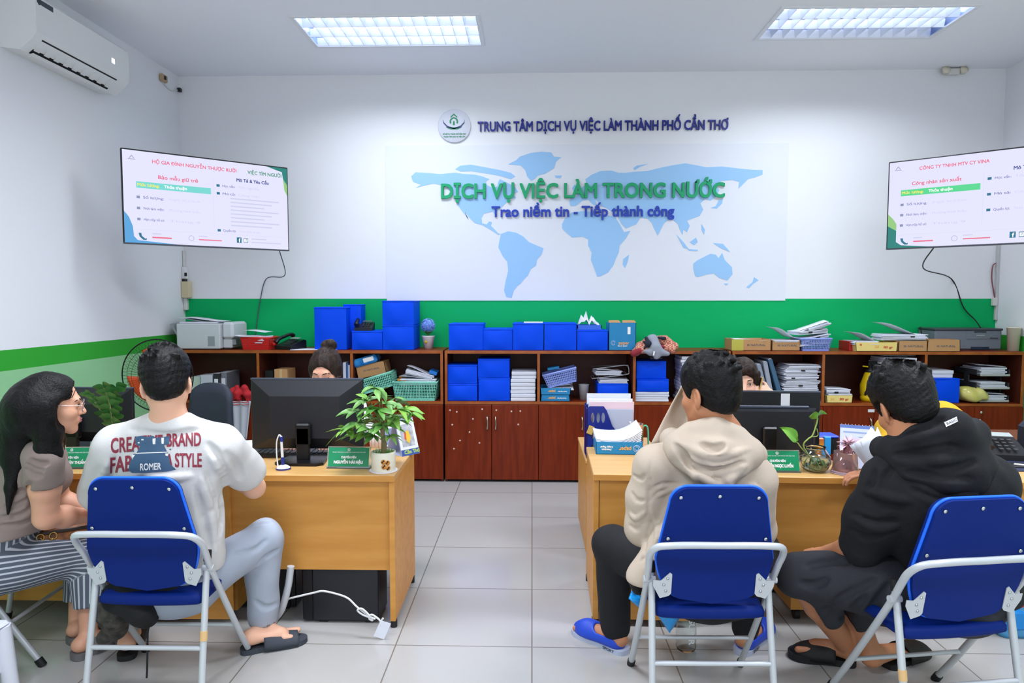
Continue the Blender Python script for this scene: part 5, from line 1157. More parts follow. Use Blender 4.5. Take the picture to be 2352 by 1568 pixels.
# ================================================================ THINGS ON AND UNDER THE DESKS
def monitor(label, cx, Y, zt, w_, h, rz, style=0, badge=False):
    t = thing('computer_monitor', label, 'monitor', (cx, Y, ZD), rz); zt -= ZD; z0 = zt - h
    b = B(); b.bb(-w_ / 2, w_ / 2, 0.0, 0.022, z0, zt, 0.004); b.build('panel', mat('monitor_black', '#14161A', 0.36), t)
    b = B(); b.bb(-w_ / 2 + 0.01, w_ / 2 - 0.01, 0.021, 0.024, z0 + 0.012, zt - 0.01); b.build('screen', mat('monitor_screen', '#B8C4DC', 0.3, emis=('#BFD0F0', 0.35)), t)
    b = B(); b.bb(-w_ / 2, w_ / 2, -0.001, 0.02, zt - 0.006, zt + 0.001); b.build('top_edge', mat('monitor_edge', '#3B4150', 0.3), t)  # lighter strip: the top edge's highlight is put into the colour
    b = B()
    if style == 0:
        i0, i1 = (-w_ / 2 + 0.004, w_ / 2 - 0.004, z0 + 0.004, zt - 0.008), (-w_ / 2 + 0.11, w_ / 2 - 0.11, z0 + 0.06, zt - 0.085)
    else:
        i0, i1 = (-w_ / 2 + 0.004, w_ / 2 - 0.02, z0 + 0.004, zt - 0.085), (-w_ / 2 + 0.02, w_ / 2 - 0.045, z0 + 0.01, zt - 0.10)
    q0 = [(i0[0], 0, i0[2]), (i0[1], 0, i0[2]), (i0[1], 0, i0[3]), (i0[0], 0, i0[3])]; q1 = [(i1[0], -0.04, i1[2]), (i1[1], -0.04, i1[2]), (i1[1], -0.04, i1[3]), (i1[0], -0.04, i1[3])]
    b.add(q0 + q1, [(4, 5, 6, 7), (0, 1, 5, 4), (1, 2, 6, 5), (2, 3, 7, 6), (3, 0, 4, 7)]); b.build('back_shell', mat('monitor_back', '#17191F', 0.45), t)
    if style == 1:
        b = B(); b.bb(-w_ / 2 + 0.03, w_ / 2 - 0.06, -0.012, 0.0, zt - 0.088, zt - 0.074, 0.003); b.build('vent_ledge', mat('monitor_edge', '#3B4150', 0.3), t)
    b = B(); b.bb(-0.037, 0.037, -0.075, -0.035, z0 + 0.02 if style else z0 + 0.03, z0 + 0.14, 0.008); b.bb(-0.032, 0.032, -0.075, -0.05, 0.012, z0 + 0.12, 0.004)
    b.build('neck', mat('monitor_neck', '#0D0E11' if not style else '#4B5160', 0.35), t)
    b = B(); b.prism([(-0.12, -0.13), (-0.09, -0.155), (0.09, -0.155), (0.12, -0.13), (0.10, 0.04), (-0.10, 0.04)], 0.0, 0.014); b.build('base', mat('monitor_neck2', '#0D0E11', 0.35), t)
    if badge:
        b = B(); b.bb(0.09, 0.125, -0.0415, -0.039, z0 + 0.09, z0 + 0.104); b.build('red_badge', mat('badge_red', '#B3262A', 0.4), t)
        b = B(); b.bb(0.07, 0.115, -0.0015, 0.0, zt - 0.075, zt - 0.012); tag(b.build('sticker', mat('sticker_white', '#C9CBCF', 0.5), t), 'pale paper sticker')
    return t
p = onz(702, 1062, ZD); YM = p[1] + 0.075; a = R(577, 834, 869, 1030, YM)
monitor('black monitor seen from behind, hiding the lower face of the woman with the bun', (a[0] + a[1]) / 2, YM, a[3], a[1] - a[0], a[3] - a[2], 0)
YM3 = 3.55; a = R(1640, 1882, 898, 1032, YM3)
monitor('black monitor with a red badge seen from behind, before the woman on the phone', (a[0] + a[1]) / 2, YM3, a[3], a[1] - a[0], 0.315, -2, 1, True)
a = R(60, 309, 889, 1012, 3.52)
monitor('black monitor on the far left desk, behind the glossy-leaved plant', (a[0] + a[1]) / 2, 3.52, a[3], a[1] - a[0], 0.29, -3)
def keyboard(label, loc, rz):
    t = thing('keyboard', label, 'keyboard', loc, rz); b = B(); b.bb(-0.22, 0.22, -0.07, 0.07, 0, 0.018, 0.004); b.build('case', m_black, t)
    b = B()
    for r_ in range(5):
        for k in range(15): b.bb(-0.208 + 0.0275 * k, -0.208 + 0.0275 * k + 0.022, -0.058 + 0.024 * r_, -0.058 + 0.024 * r_ + 0.019, 0.017, 0.025)
    b.build('keys', mat('key_dark', '#24262B', 0.4), t); return t
p = onz(672, 1050, ZD); keyboard('black keyboard behind the stand of the left monitor', (p[0], p[1] + 0.06, ZD), 3)
m_nav = mat('navy_plastic', '#1C2E8C', 0.35)
p = onz(651, 1078, ZD); t = thing('pen_stand', 'white and navy counter pen standing upright on its round base', 'pen', (p[0], p[1], ZD))
b = B(); b.lathe([(0, 0), (0.032, 0), (0.034, 0.008), (0.03, 0.012), (0.02, 0.02), (0, 0.026)], 20); b.build('base', mat('pen_base', '#F0F0F4', 0.3), t)
b = B(); b.lathe([(0.034, 0.003), (0.0355, 0.006), (0.034, 0.01)], 20); b.build('base_ring', m_nav, t)
b = B(); b.cyl((-0.002, 0, 0.02), (-0.008, 0, 0.16), 0.007, 10, r2=0.006); b.build('pen', m_white, t); b = B(); b.cyl((-0.0015, 0, 0.02), (-0.003, 0, 0.06), 0.0078, 10); b.cyl((-0.0055, 0, 0.135), (-0.0075, 0, 0.158), 0.0072, 10); b.build('grip', m_nav, t)
b = B(); b.tube(catmull([(-0.008, 0, 0.16), (-0.018, 0, 0.165), (-0.03, 0, 0.13), (-0.031, 0, 0.07), (-0.026, 0, 0.012)], 5), 0.0035, 6); b.build('cord', m_white, t)
m_acr = mat('acrylic', '#DCE9E4', 0.1, trans=0.85, ior=1.3); m_pl = mat('plate_green', '#0F8A5A', 0.35)
def name_plate(label, px, py, rz, name):
    p = onz(px, py, ZD); t = thing('name_plate', label, 'name plate', (p[0], p[1], ZD), rz)
    b = B(); b.bb(-0.105, 0.105, -0.004, 0.004, 0.004, 0.105, 0.002, rot('X', -16)); b.bb(-0.105, 0.105, -0.004, 0.06, 0.0, 0.004); b.build('holder', m_acr, t)
    b = B(); b.bb(-0.098, 0.098, -0.0055, -0.0045, 0.01, 0.10, 0, rot('X', -16)); pl = b.build('card', m_pl, t)
    def tx(s, z, sz, w_=None, bd=0.0): text('caption', s, sz, rot('X', -16) @ tr(0, -0.006, z) @ FACE, m_tw, pl, width=w_, bold=bd)
    tx('TRUNG TÂM DỊCH VỤ VIỆC LÀM THÀNH PHỐ CẦN THƠ', 0.077, 0.007, 0.16); tx('CHUYÊN VIÊN', 0.053, 0.0145, 0.072, 0.0005); tx(name, 0.030, 0.019, 0.14, 0.0009)
    b = B(); M = rot('X', -16) @ tr(0, -0.006, 0.0895); b.tube([(0.006 * math.cos(x), 0, 0.006 * math.sin(x)) for x in np.linspace(0, 2 * PI, 13)[:-1]], 0.0012, 4, True, M=M); b.prism([(-0.003, -0.002), (0.003, -0.002), (0, 0.004)], 0, 0.0006, M @ FACE); b.build('emblem', m_tw, pl)
name_plate('green name plate beside the money tree, front of the left desk', 800, 1076, -1, 'NGUYỄN HẢI HẬU')
name_plate('green name plate partly behind the woman with glasses', 161, 1077, 4, 'TRẦN XUÂN THUẤN')
name_plate('green name plate half hidden by the beige jacket', 1787, 1085, -1, 'NGUYỄN NGỌC LUYẾN')
# ---- plants
m_leafA = mat('leaf_bright', '#467F30', 0.42, var=(14, '#6E9F48')); m_leafB = mat('leaf_deep', '#2F6B34', 0.35, var=(10, '#4D8A4A')); m_stem = mat('stem', '#6C7A3E', 0.6); m_bark = mat('bark', '#8B7B5A', 0.8, bump=(60, 0.4))
def leaf(b, base, d, L_, w_, droop=0.3, fold=0.25, m=0, roll=0):
    base = Vector(base); d = Vector(d).normalized(); side = d.cross(Vector((0, 0, 1)))
    side = side.normalized() if side.length > 1e-3 else Vector((1, 0, 0)); up = side.cross(d)
    if roll: side, up = side * math.cos(roll) + up * math.sin(roll), up * math.cos(roll) - side * math.sin(roll)
    def f(u, v):
        q = base + d * (L_ * u) - Vector((0, 0, 1)) * (droop * L_ * u * u)
        wd = w_ * math.sin(PI * (0.04 + 0.93 * u ** 0.85)) ; s_ = (v - 0.5)
        return tuple(q + side * (wd * s_) + up * (abs(s_) * wd * fold))
    b.grid(f, 7, 4, m)
def palm_leaf(t, tip, L_, n, seed, m, root):
    rg = random.Random(seed); tip = Vector(tip)
    o = (tip - Vector(root)); out = Vector((o.x, o.y, 0.15)).normalized()
    b = B()
    for k in range(n):
        az = math.atan2(out.y, out.x) + (k - (n - 1) / 2) * 0.72 + rg.uniform(-.15, .15)
        d = Vector((math.cos(az), math.sin(az), rg.uniform(-0.25, 0.35)))
        leaf(b, tip, d, L_ * rg.uniform(.75, 1.1) * (1.1 - 0.12 * abs(k - (n - 1) / 2)), L_ * 0.36, rg.uniform(.15, .5), 0.3, 0, rg.uniform(-.6, .6))
    b.build('leaf', m, t)
    b = B(); mid = (Vector(root) + tip) / 2 + Vector((0, 0, 0.015)); b.tube(catmull([root, mid, tip], 4), 0.0022, 5); b.build('leaf_stalk', m_stem, t)
p = onz(881, 1081, ZD); PY = p[1]
t = thing('money_tree', 'bushy money tree in a cream flowered pot at the corner of the left desk', 'potted plant', (p[0], PY, ZD), world=True)
M0 = tr(p[0], PY, ZD)
b = B(); b.lathe([(0, 0), (0.050, 0), (0.056, 0.01), (0.0575, 0.085), (0.0565, 0.095), (0.051, 0.095), (0.051, 0.08), (0, 0.08)], 28, M0); pot = b.build('pot', mat('pot_cream', '#E8E4D0', 0.35), t)
b = B(); b.lathe([(0, -0.001), (0.064, 0), (0.067, 0.006), (0.062, 0.006), (0, 0.004)], 28, M0); b.build('saucer', mat('saucer_white', '#E2E0E6', 0.4), t)
b = B()
for dx, dz, r_ in ((0.012, 0.055, 0.012), (0.03, 0.05, 0.012), (0.014, 0.032, 0.012), (0.032, 0.026, 0.012)):
    ang = math.asin(dx / 0.058)
    b.lathe([(0, 0.0), (r_, 0.0), (r_, 0.0008), (0, 0.0008)], 8, tr(p[0] + 0.0575 * math.sin(ang), PY - 0.0575 * math.cos(ang), ZD + dz) @ rot('Z', math.degrees(ang)) @ rot('X', 90))
b.build('flower_print', mat('print_amber', '#D9913C', 0.5), pot)
b = B()
for dx, dz in ((0.010, 0.057), (0.028, 0.052), (0.014, 0.034), (0.032, 0.024)):
    ang = math.asin(dx / 0.058)
    for s_ in (-1, 1): b.lathe([(0, 0.0), (0.0045, 0.0), (0.0045, 0.0014), (0, 0.0014)], 8, tr(p[0] + 0.0575 * math.sin(ang + .05 * s_), PY - 0.0575 * math.cos(ang + .05 * s_), ZD + dz + .003 * s_) @ rot('Z', math.degrees(ang)) @ rot('X', 90))
b.build('butterfly_print', mat('print_brown', '#3A2A1C', 0.5), pot)
b = B(); rg = random.Random(4)
for k in range(110):
    a_, r_ = rg.uniform(0, 6.28), 0.048 * math.sqrt(rg.random()); q = Vector((p[0] + r_ * math.cos(a_), PY + r_ * math.sin(a_), ZD + 0.08)); e = q + Vector((rg.uniform(-.012, .012), rg.uniform(-.012, .012), rg.uniform(.018, .034)))
    b.add([q + Vector((.0015, 0, 0)), q - Vector((.0015, 0, 0)), e], [(0, 1, 2)])
tag(b.build('grass', mat('moss_green', '#5E9138', 0.7), t), kind='stuff')
b = B(); b.tube(catmull([(p[0], PY, ZD + 0.08), (p[0] + 0.004, PY, ZD + 0.13), (p[0] - 0.003, PY, ZD + 0.18), (p[0] + 0.004, PY, ZD + 0.235)], 5), [0.013] * 6 + [0.011] * 10, 9); b.build('trunk', m_bark, t)
top = (p[0] + 0.002, PY, ZD + 0.20)
LEAF = [(822, 945, -.02, .075, 6), (800, 985, -.05, .08, 6), (875, 897, .0, .08, 7), (902, 925, .05, .075, 7), (930, 940, .03, .085, 5), (855, 935, -.06, .07, 6), (862, 965, .05, .075, 6), (905, 955, -.04, .075, 6), (835, 970, .06, .08, 6), (880, 975, -.08, .07, 6), (845, 915, .05, .06, 5), (915, 965, .06, .06, 5), (870, 940, -.09, .07, 6), (840, 995, -.02, .065, 5), (885, 955, .09, .07, 6), (815, 1000, .02, .07, 4), (895, 1000, -.05, .055, 5), (858, 1000, -.07, .06, 5), (905, 915, .08, .06, 5), (850, 955, .0, .06, 6), (885, 925, -.05, .06, 6), (838, 920, -.04, .07, 6), (915, 940, -.07, .07, 6), (870, 915, .07, .07, 6), (825, 975, -.07, .075, 6), (895, 978, .04, .065, 6), (850, 985, -.09, .07, 5), (862, 890, -.03, .07, 6), (940, 950, -.03, .075, 4)]
for k, (lx, ly, dy, L_, n) in enumerate(LEAF): palm_leaf(t, P(lx, ly, PY + dy), L_ * 1.25, n, k, m_leafA if k % 3 != 1 else mat('leaf_young', '#84B046', 0.42, var=(14, '#5F9A3E')), top)
def calendar(label, px, py, rz, w_, h, front, m_side):
    p = onz(px, py, ZD); t = thing('desk_calendar', label, 'calendar', (p[0], p[1], ZD), rz)
    d = h * 0.34
    for s_ in (-1, 1):
        b = B(); b.add([(-w_ / 2, s_ * d, 0), (w_ / 2, s_ * d, 0), (w_ / 2, s_ * 0.004, h), (-w_ / 2, s_ * 0.004, h)], [(0, 1, 2, 3)]); b.build('board', m_side, t, solid=0.003)
    b = B(); b.add([(-w_ / 2, -d, 0), (w_ / 2, -d, 0), (w_ / 2, d, 0), (-w_ / 2, d, 0)], [(0, 1, 2, 3)]); b.build('foot', m_side, t, solid=0.003)
    b = B()
    for k in range(10): b.tube([(-w_ / 2 + w_ * (k + .5) / 10, 0.006 * math.cos(x), h + 0.006 * math.sin(x)) for x in np.linspace(0, 2 * PI, 9)[:-1]], 0.0011, 4, True)
    b.build('ring_binding', m_chrome, t)
    ang = math.degrees(math.atan2(d - 0.004, h))
    M = tr(0, -d - 0.0022, 0) @ rot('X', -ang)
    pg = None
    for nm, x0_, x1_, z0_, z1_, mm in front:
        b = B(); b.bb(-w_ / 2 + w_ * x0_, -w_ / 2 + w_ * x1_, -0.0006 - 0.0004 * (pg is not None), 0.0, h * z0_, h * z1_, 0, M); o = b.build(nm, mm, t if pg is None else pg); pg = pg or o
    return t, M, pg
m_calb = mat('calendar_blue', '#33569E', 0.45)
t, M, pg = calendar('desk calendar with an orange and yellow picture beside the money tree', 926, 1040, 50, 0.12, 0.185, [('page', 0.02, 0.98, 0.0, 0.98, m_paper2), ('blue_strip', 0.02, 0.98, 0.0, 0.17, m_calb), ('picture', 0.15, 0.85, 0.25, 0.88, mat('calendar_photo', '#C9CAD0', 0.5, var=(30, '#8F949C')))], mat('calendar_board', '#AEB3CC', 0.5))
b = B(); b.prism([(-.012, .075), (.004, .06), (.02, .09), (.012, .125), (-.004, .13)], 0, .0004, M @ tr(0, -.0014, 0) @ FACE); b.build('yellow_dress', mat('dress_yellow', '#EBC13C', 0.5), pg); b = B(); b.prism([(-.022, .085), (-.01, .08), (-.006, .12), (-.018, .125)], 0, .0004, M @ tr(0, -.0014, 0) @ FACE); b.build('orange_dress', mat('dress_orange', '#D85A34', 0.5), pg)
text('caption', 'Cần Thơ', 0.026, M @ tr(0.01, -.0016, 0.017) @ FACE, mat('print_lime', '#C5DC5A', 0.5), pg, width=0.1, bold=.0006)
p = onz(861, 1030, ZD); t = thing('striped_mug', 'pale striped mug behind the trunk of the money tree', 'mug', (p[0], p[1] + .04, ZD)); b = B(); b.lathe([(0, 0), (0.036, 0), (0.04, 0.085), (0.037, 0.085), (0.034, 0.006), (0, 0.006)], 20); b.build('cup', mat('mug_pale', '#E4DDDC', 0.4), t)
b = B()
for k in range(12): a_ = k * PI / 6; b.tube([(0.0365 * math.cos(a_), 0.0365 * math.sin(a_), 0.008), (0.0402 * math.cos(a_), 0.0402 * math.sin(a_), 0.08)], 0.0015, 4)
b.build('stripes', mat('stripe_pink', '#C08C8C', 0.5), t)
p = onz(893, 1030, ZD); t = thing('photo_frame', 'small blue-grey picture stand behind the money tree', 'picture', (p[0], p[1] + .05, ZD), 15); b = B(); b.bb(-.045, .045, -.004, .004, 0, .12, .002, rot('X', -12)); b.build('frame', m_paper2, t); b = B(); b.bb(-.036, .036, -.0055, -.004, .012, .10, 0, rot('X', -12)); b.build('picture', mat('picture_blue', '#6D7FA8', 0.5, var=(25, '#9AA7C4')), t)
p = onz(575, 1040, ZD); paper_pile('paper_sheets', 'loose white papers on the desk by the arm of the white-shirted man', (p[0], p[1] + .08, ZD + .001), .26, .19, 4, .012, curl=.02, rz=18, seed=201)
p = onz(755, 1040, ZD); paper_pile('paper_sheets', 'white papers on the desk right of the monitor stand', (p[0], p[1] + .12, ZD + .001), .21, .26, 3, .008, curl=.01, rz=-4, seed=202)
# ---- far left desk
p = onz(262, 1062, ZD); t = thing('glossy_plant', 'glossy-leaved potted plant on the far left desk before the black monitor', 'potted plant', (p[0], p[1], ZD), world=True); PYB = p[1]
b = B(); b.lathe([(0, 0), (0.045, 0), (0.055, 0.06), (0.05, 0.06), (0, 0.05)], 20, tr(p[0], PYB, ZD)); b.build('pot', mat('pot_dark', '#3A3B3D', 0.5), t)
stems = [[(262, 1012), (258, 970), (250, 920), (238, 888)], [(264, 1012), (262, 960), (262, 915), (268, 890)], [(258, 1012), (240, 960), (220, 925), (198, 905)]]
for si, st in enumerate(stems):
    pts = [P(x, y, PYB + (0, .02, .03)[si]) for x, y in st]; b = B(); c = catmull(pts, 5); b.tube(c, 0.005, 6); b.build('stem', m_stem, t)
    rg = random.Random(si)
    for k in range(3, len(c)):
        b = B(); sgn = 1 if k % 2 else -1; d = Vector((sgn * (0.9 if si < 2 else .5), rg.uniform(-.7, .1), 0.55)); leaf(b, c[k], d, 0.062 if si < 2 else .048, 0.046 if si < 2 else .03, 0.25, 0.12, 0, 1.0 * sgn); b.build('leaf', m_leafB, t)
for lx, ly, dx in ((246, 1000, -1), (244, 985, -1), (255, 1005, -.8), (270, 1000, 1)):
    b = B(); leaf(b, P(lx + 12, ly, PYB - .02), (dx, -.4, .25), 0.06, 0.03, 0.5, .2, 0, .9); b.build('leaf', mat('leaf_grey', '#5E7A5C', 0.45), t)
p = onz(192, 1030, ZD); t = thing('card_stand', 'small dark grey wedge stand behind the far left name plate', 'stand', (p[0], p[1], ZD)); b = B(); b.bb(-.03, .03, -.004, .004, 0, .07, .001, rot('X', -20)); b.bb(-.03, .03, 0, .04, 0, .004); b.build('body', mat('stand_grey', '#50545A', 0.4), t)
p = onz(222, 1068, ZD); b = B(); b.bb(-.05, .05, -.02, .10, 0, .035, .006); tag(b.build('black_case', m_black, M=tr(p[0], p[1] + .04, ZD)), 'low black case beside the far left name plate', 'case')
p = onz(240, 1030, ZD); b = B(); b.bb(-.03, .03, -.03, .03, 0, .06, .003); tag(b.build('paper_box', mat('box_pale', '#D8D8D2', 0.5), M=tr(p[0], p[1] + .05, ZD)), 'small pale paper box right of the far left name plate', 'box')
# ---- desk of the woman on the phone
p = onz(1419, 1044, ZD); YC = p[1]
t = carton('paper_carton', 'teal paper carton full of white sheets on the desk left of the beige-jacketed man', (1369, 1476, 1015, 1045), YC, 0.24, ZD + .001, m_teal, [(PRN, 0.25, 0.45, 0.03, m_to, 0.062), ('Premium\nCopy Paper', -0.55, 0.5, 0.013, m_tw, 0.066)], flip=True, rz=-2)
paper_logo(t, .09, .032, .017)
a = R(1369, 1476, 1015, 1045, YC); cx_ = (a[0] + a[1]) / 2; w_ = a[1] - a[0]
b = B(); rg = random.Random(5)
for k in range(12):
    z = 0.006 + 0.0055 * k; ww = w_ * (0.9 + 0.008 * k)
    b.grid(lambda u, v, z=z, ww=ww, k=k: (-ww / 2 + ww * u, 0.008 + 0.21 * v, z + (0.004 * k) * ((2 * u - 0.85) ** 2 if u > .42 else .35 * (2 * u - .85) ** 2) + 0.0015 * k * v), 10, 3)
tag(b.build('paper_sheets', m_paper2, solid=0.004, M=tr(cx_, YC, ZD + .004)), 'thick wad of curling sheets filling the teal carton on the desk', 'papers')
b = B(); b.lathe([(0, 0), (0.04, 0), (0.04, 0.11), (0.037, 0.11), (0.037, 0.005), (0, 0.005)], 20)
p = P(1468, 1030, YC + .19); t = thing('pen_cup', 'pen cup with colourful pattern behind the teal carton', 'pen cup', (p[0], YC + .30, ZD)); b.build('cup', mat('cup_pattern', '#3C7A4A', 0.5, var=(35, '#E0703A')), t)
def stick(t, nm, x, y, x2, y2, r_, m, Y): b = B(); b.cyl(P(x, y, Y) - np.array(t.location), P(x2, y2, Y) - np.array(t.location), r_, 8); b.build(nm, m, t)
stick(t, 'pen', 1462, 1015, 1447, 968, .006, m_white, YC + .30); stick(t, 'pen', 1468, 1015, 1472, 972, .006, m_nav, YC + .30)
b = B(); o_ = np.array(t.location); b.tube(catmull([P(x, y, YC + .29) - o_ for x, y in ((1474, 1020), (1476, 985), (1482, 977), (1488, 985), (1489, 1020))], 5), .005, 6); b.build('scissors_handle', mat('green_plastic', '#4FB58C', 0.4), t)
# magazine files on the wheeled cabinet
from mathutils.geometry import tessellate_polygon
def plate(b, outer, holes, y0, y1):
    loops = [outer] + holes; tri = tessellate_polygon([[Vector((x, z, 0)) for x, z in l] for l in loops]); flat = [q for l in loops for q in l]; n = len(flat)
    b.add([(x, y0, z) for x, z in flat] + [(x, y1, z) for x, z in flat], [tuple(t_) for t_ in tri] + [tuple(i + n for i in t_[::-1]) for t_ in tri])
    o = 0
    for l in loops:
        m_ = len(l)
        b.add([(x, y0, z) for x, z in l] + [(x, y1, z) for x, z in l], [(i, (i + 1) % m_, m_ + (i + 1) % m_, m_ + i) for i in range(m_)])
m_file = mat('file_navy', '#17267E', 0.4)
def mag_file(label, x0, Y, z0, w_, h, d, rz):
    t = thing('magazine_file', label, 'file holder', (x0, Y, z0), rz)
    out = [(0, 0), (w_, 0), (w_, h * .30), (w_ * .78, h * .34), (w_ * .52, h * .62), (w_ * .40, h * .92), (w_ * .34, h), (w_ * .06, h), (0, h * .95)]
    def oval(cx, cz, rx, rz_): return [(cx + rx * math.cos(q), cz + rz_ * math.sin(q)) for q in np.linspace(0, 2 * PI, 13)[:-1]]
    hs = [oval(w_ * fx, h * fz, w_ * .035, h * .10) for fz in (.78, .47) for fx in (.12, .23, .33)] + [oval(w_ * fx, h * .2, w_ * .03, h * .07) for fx in (.12, .23, .33)]
    b = B(); plate(b, out, hs, 0, .003); b.build('side_panel', m_file, t); b = B(); plate(b, out, [], d - .003, d); b.build('side_panel', m_file, t)
    b = B(); b.bb(0, .003, 0, d, 0, h * .95); b.bb(0, w_, 0, d, 0, .003); b.bb(w_ - .003, w_, 0, d, 0, h * .3); b.build('spine', m_file, t); return t
ZP = 0.60; p = onz(1330, 1050, ZP)
mag_file('navy magazine file with oval holes on the wheeled cabinet, front one', 0.323, 3.99, ZP + .001, .29, .31, .085, 0)
mag_file('navy magazine file behind the oval-holed one on the wheeled cabinet', 0.323, 4.10, ZP + .001, .29, .31, .085, 0)
for k, (x0_, x1_, zt_, y_, mm, lb) in enumerate(((.338, .60, .345, 4.06, m_paper2, 'white papers upright in the front navy magazine file'), (.345, .605, .33, 4.035, mat('pink_paper', '#E6C8CE', 0.6), 'pink papers upright in the front navy magazine file'), (.36, .595, .29, 4.012, mat('sleeve_grey', '#B9BED0', 0.4), 'pale grey sleeve at the front of the navy magazine file'), (.335, .60, .365, 4.14, m_paper2, 'white papers upright in the rear navy magazine file'))):
    b = B(); b.bb(x0_, x1_, y_, y_ + .012, ZP + .006, ZP + zt_); tag(b.build('document_wad', mm), lb, 'papers')
b = B(); b.box((0, 0, 0), (.035, .006, .05), .002); tag(b.build('tan_clip', mat('tan_tape', '#C9A85C', 0.5), M=tr(.345, 3.985, ZP + .17) @ rot('Y', 20)), 'tan clip on the side of the front navy magazine file', 'clip')
# glass bowl with pothos
m_glass = mat('clear_glass', '#F4F8F6', 0.02, trans=1.0, ior=1.45); m_water = mat('bowl_water', '#D8E6DC', 0.02, trans=1.0, ior=1.33)
p = onz(1871, 1081, ZD); BX, BY = p[0], p[1]
t = thing('glass_bowl', 'round clear glass bowl of water with a rooted vine, on the right desk', 'vase', (BX, BY, ZD + .001), world=True)
Mb = tr(BX, BY, ZD + .001)
b = B(); pr = [(0, 0), (.04, 0), (.058, .012), (.071, .04), (.069, .07), (.052, .098), (.045, .106), (.048, .116), (.0455, .116), (.042, .106), (.049, .096), (.066, .069), (.068, .041), (.056, .015), (.038, .004), (0, .004)]; b.lathe(pr, 32, Mb); b.build('glass', m_glass, t)
b = B(); b.lathe([(0, .006), (.037, .006), (.054, .016), (.066, .041), (.0645, .062), (0, .062)], 28, Mb); b.build('water', m_water, t)
t = thing('pothos_vine', 'green vine with two heart-shaped leaves rising from the glass bowl', 'potted plant', (BX, BY, ZD + .02), world=True)
b = B(); b.tube(catmull([(BX, BY, ZD + .03), P(1846, 1025, BY), P(1856, 1008, BY), P(1866, 1000, BY), P(1875, 975, BY), P(1878, 960, BY)], 6), .0035, 7); b.tube(catmull([(BX + .01, BY, ZD + .03), P(1842, 1030, BY), P(1833, 1018, BY), P(1825, 1012, BY)], 5), .0025, 6); b.tube(catmull([P(1862, 1003, BY), P(1875, 1002, BY), P(1879, 997, BY), P(1876, 984, BY)], 5), .002, 6); b.build('stem', mat('vine_stem', '#9DB25A', 0.5), t)
def heart(base, tipp, w_, n3):
    b = B(); A, T = Vector(base), Vector(tipp); d = T - A; s_ = d.normalized().cross(Vector(n3)).normalized(); up = s_.cross(d.normalized())
    b.grid(lambda u, v: tuple(A + d * (u - .10 * math.sin(PI * min(1, abs(v - .5) * 2)) * (1 - u)) + s_ * ((v - .5) * w_ * (math.sin(PI * u ** .62) ** .8 if 0 < u < 1 else 0.0)) + up * (.12 * w_ * abs(v - .5) * 2 + .015 * math.sin(PI * u))), 10, 6); b.build('leaf', mat('pothos_leaf', '#5FA03A', 0.35, var=(12, '#7BB544')), t)
heart(P(1877, 962, BY), P(1900, 951, BY + .03), .055, (0, .8, .7)); heart(P(1829, 1010, BY), P(1790, 981, BY - .02), .06, (.3, -.9, .3))
heart(P(1877, 962, BY - .01), P(1861, 957, BY - .02), .05, (0, .8, .7))
b = B(); rg = random.Random(2)
for k in range(16): q = [(BX + rg.uniform(-.03, .03), BY + rg.uniform(-.03, .03), ZD + .045), (BX + rg.uniform(-.045, .045), BY + rg.uniform(-.04, .04), ZD + .03), (BX + rg.uniform(-.045, .045), BY + rg.uniform(-.04, .04), ZD + .012)]; b.tube(catmull(q, 4), .0022, 5)
tag(b.build('roots', mat('root_green', '#7E9A5A', 0.6), t), kind='stuff')
# pink glass holder with dried flower
p = onz(1941, 1086, ZD); t = thing('pink_glass_holder', 'smoky pink glass holder with a pale pink flower, beside the glass bowl', 'vase', (p[0], p[1], ZD + .001))
b = B(); b.lathe([(0, 0), (.062, 0), (.064, .008), (.055, .03), (.05, .10), (.047, .10), (.051, .03), (.05, .012), (0, .012)], 28); b.build('glass', mat('pink_glass', '#E2C4C6', 0.04, trans=0.9, ior=1.4), t)
b = B(); b.lathe([(0, .013), (.02, .013), (.02, .13), (.018, .13), (.018, .016), (0, .016)], 18, tr(.01, 0, 0)); b.build('inner_tube', mat('rose_glass', '#D88A92', 0.06, trans=0.75, ior=1.4), t)
b = B(); b.cyl((.012, 0, .018), (.012, 0, .13), .003, 6); b.build('stem', mat('stem_brown', '#6E3A2A', 0.6), t)
b = B(); rg = random.Random(6)
for k in range(44): d = Vector((rg.uniform(-1, 1), rg.uniform(-.6, .6), rg.uniform(-.2, .9))); leaf(b, Vector((.012, 0, .135)), d, rg.uniform(.03, .06), .014, .2, .2)
b.build('flower', mat('petal_pink', '#E3BCC8', 0.7), t)
t, M, pg = calendar('white flip calendar with a pink flower picture behind the pink glass holder', 1966, 1068, -24, 0.15, 0.195, [('page', 0.01, 0.99, 0.0, 0.98, mat('calendar_page', '#CDD3E8', 0.5)), ('header', 0.1, 0.9, 0.86, 0.9, mat('header_blue', '#93A4CC', 0.5)), ('text_line', 0.55, 0.9, 0.76, 0.775, mat('header_grey', '#8890A8', 0.5)), ('flower_picture', 0.12, 0.62, 0.3, 0.75, mat('flower_print', '#DDC3D6', 0.5, var=(18, '#CDD3E8')))], mat('calendar_spine', '#5F78B8', 0.5))
p = onz(1897, 1050, ZD); t = thing('snack_packet', 'small yellow and red packet between the bowl and the white calendar', 'packet', (p[0] - .01, p[1] + .06, ZD)); b = B(); b.box((0, 0, .045), (.045, .02, .09), .006); b.build('wrap', mat('packet_yellow', '#E0B020', 0.3, var=(30, '#C8402A')), t)
p = onz(1911, 1050, ZD); b = B(); b.box((0, 0, .0475), (.034, .034, .095), .003); tag(b.build('sky_blue_box', mat('sky_blue', '#2FA0E8', 0.4, ), M=tr(p[0], p[1] + .07, ZD)), 'little sky blue box touching the white calendar', 'box')
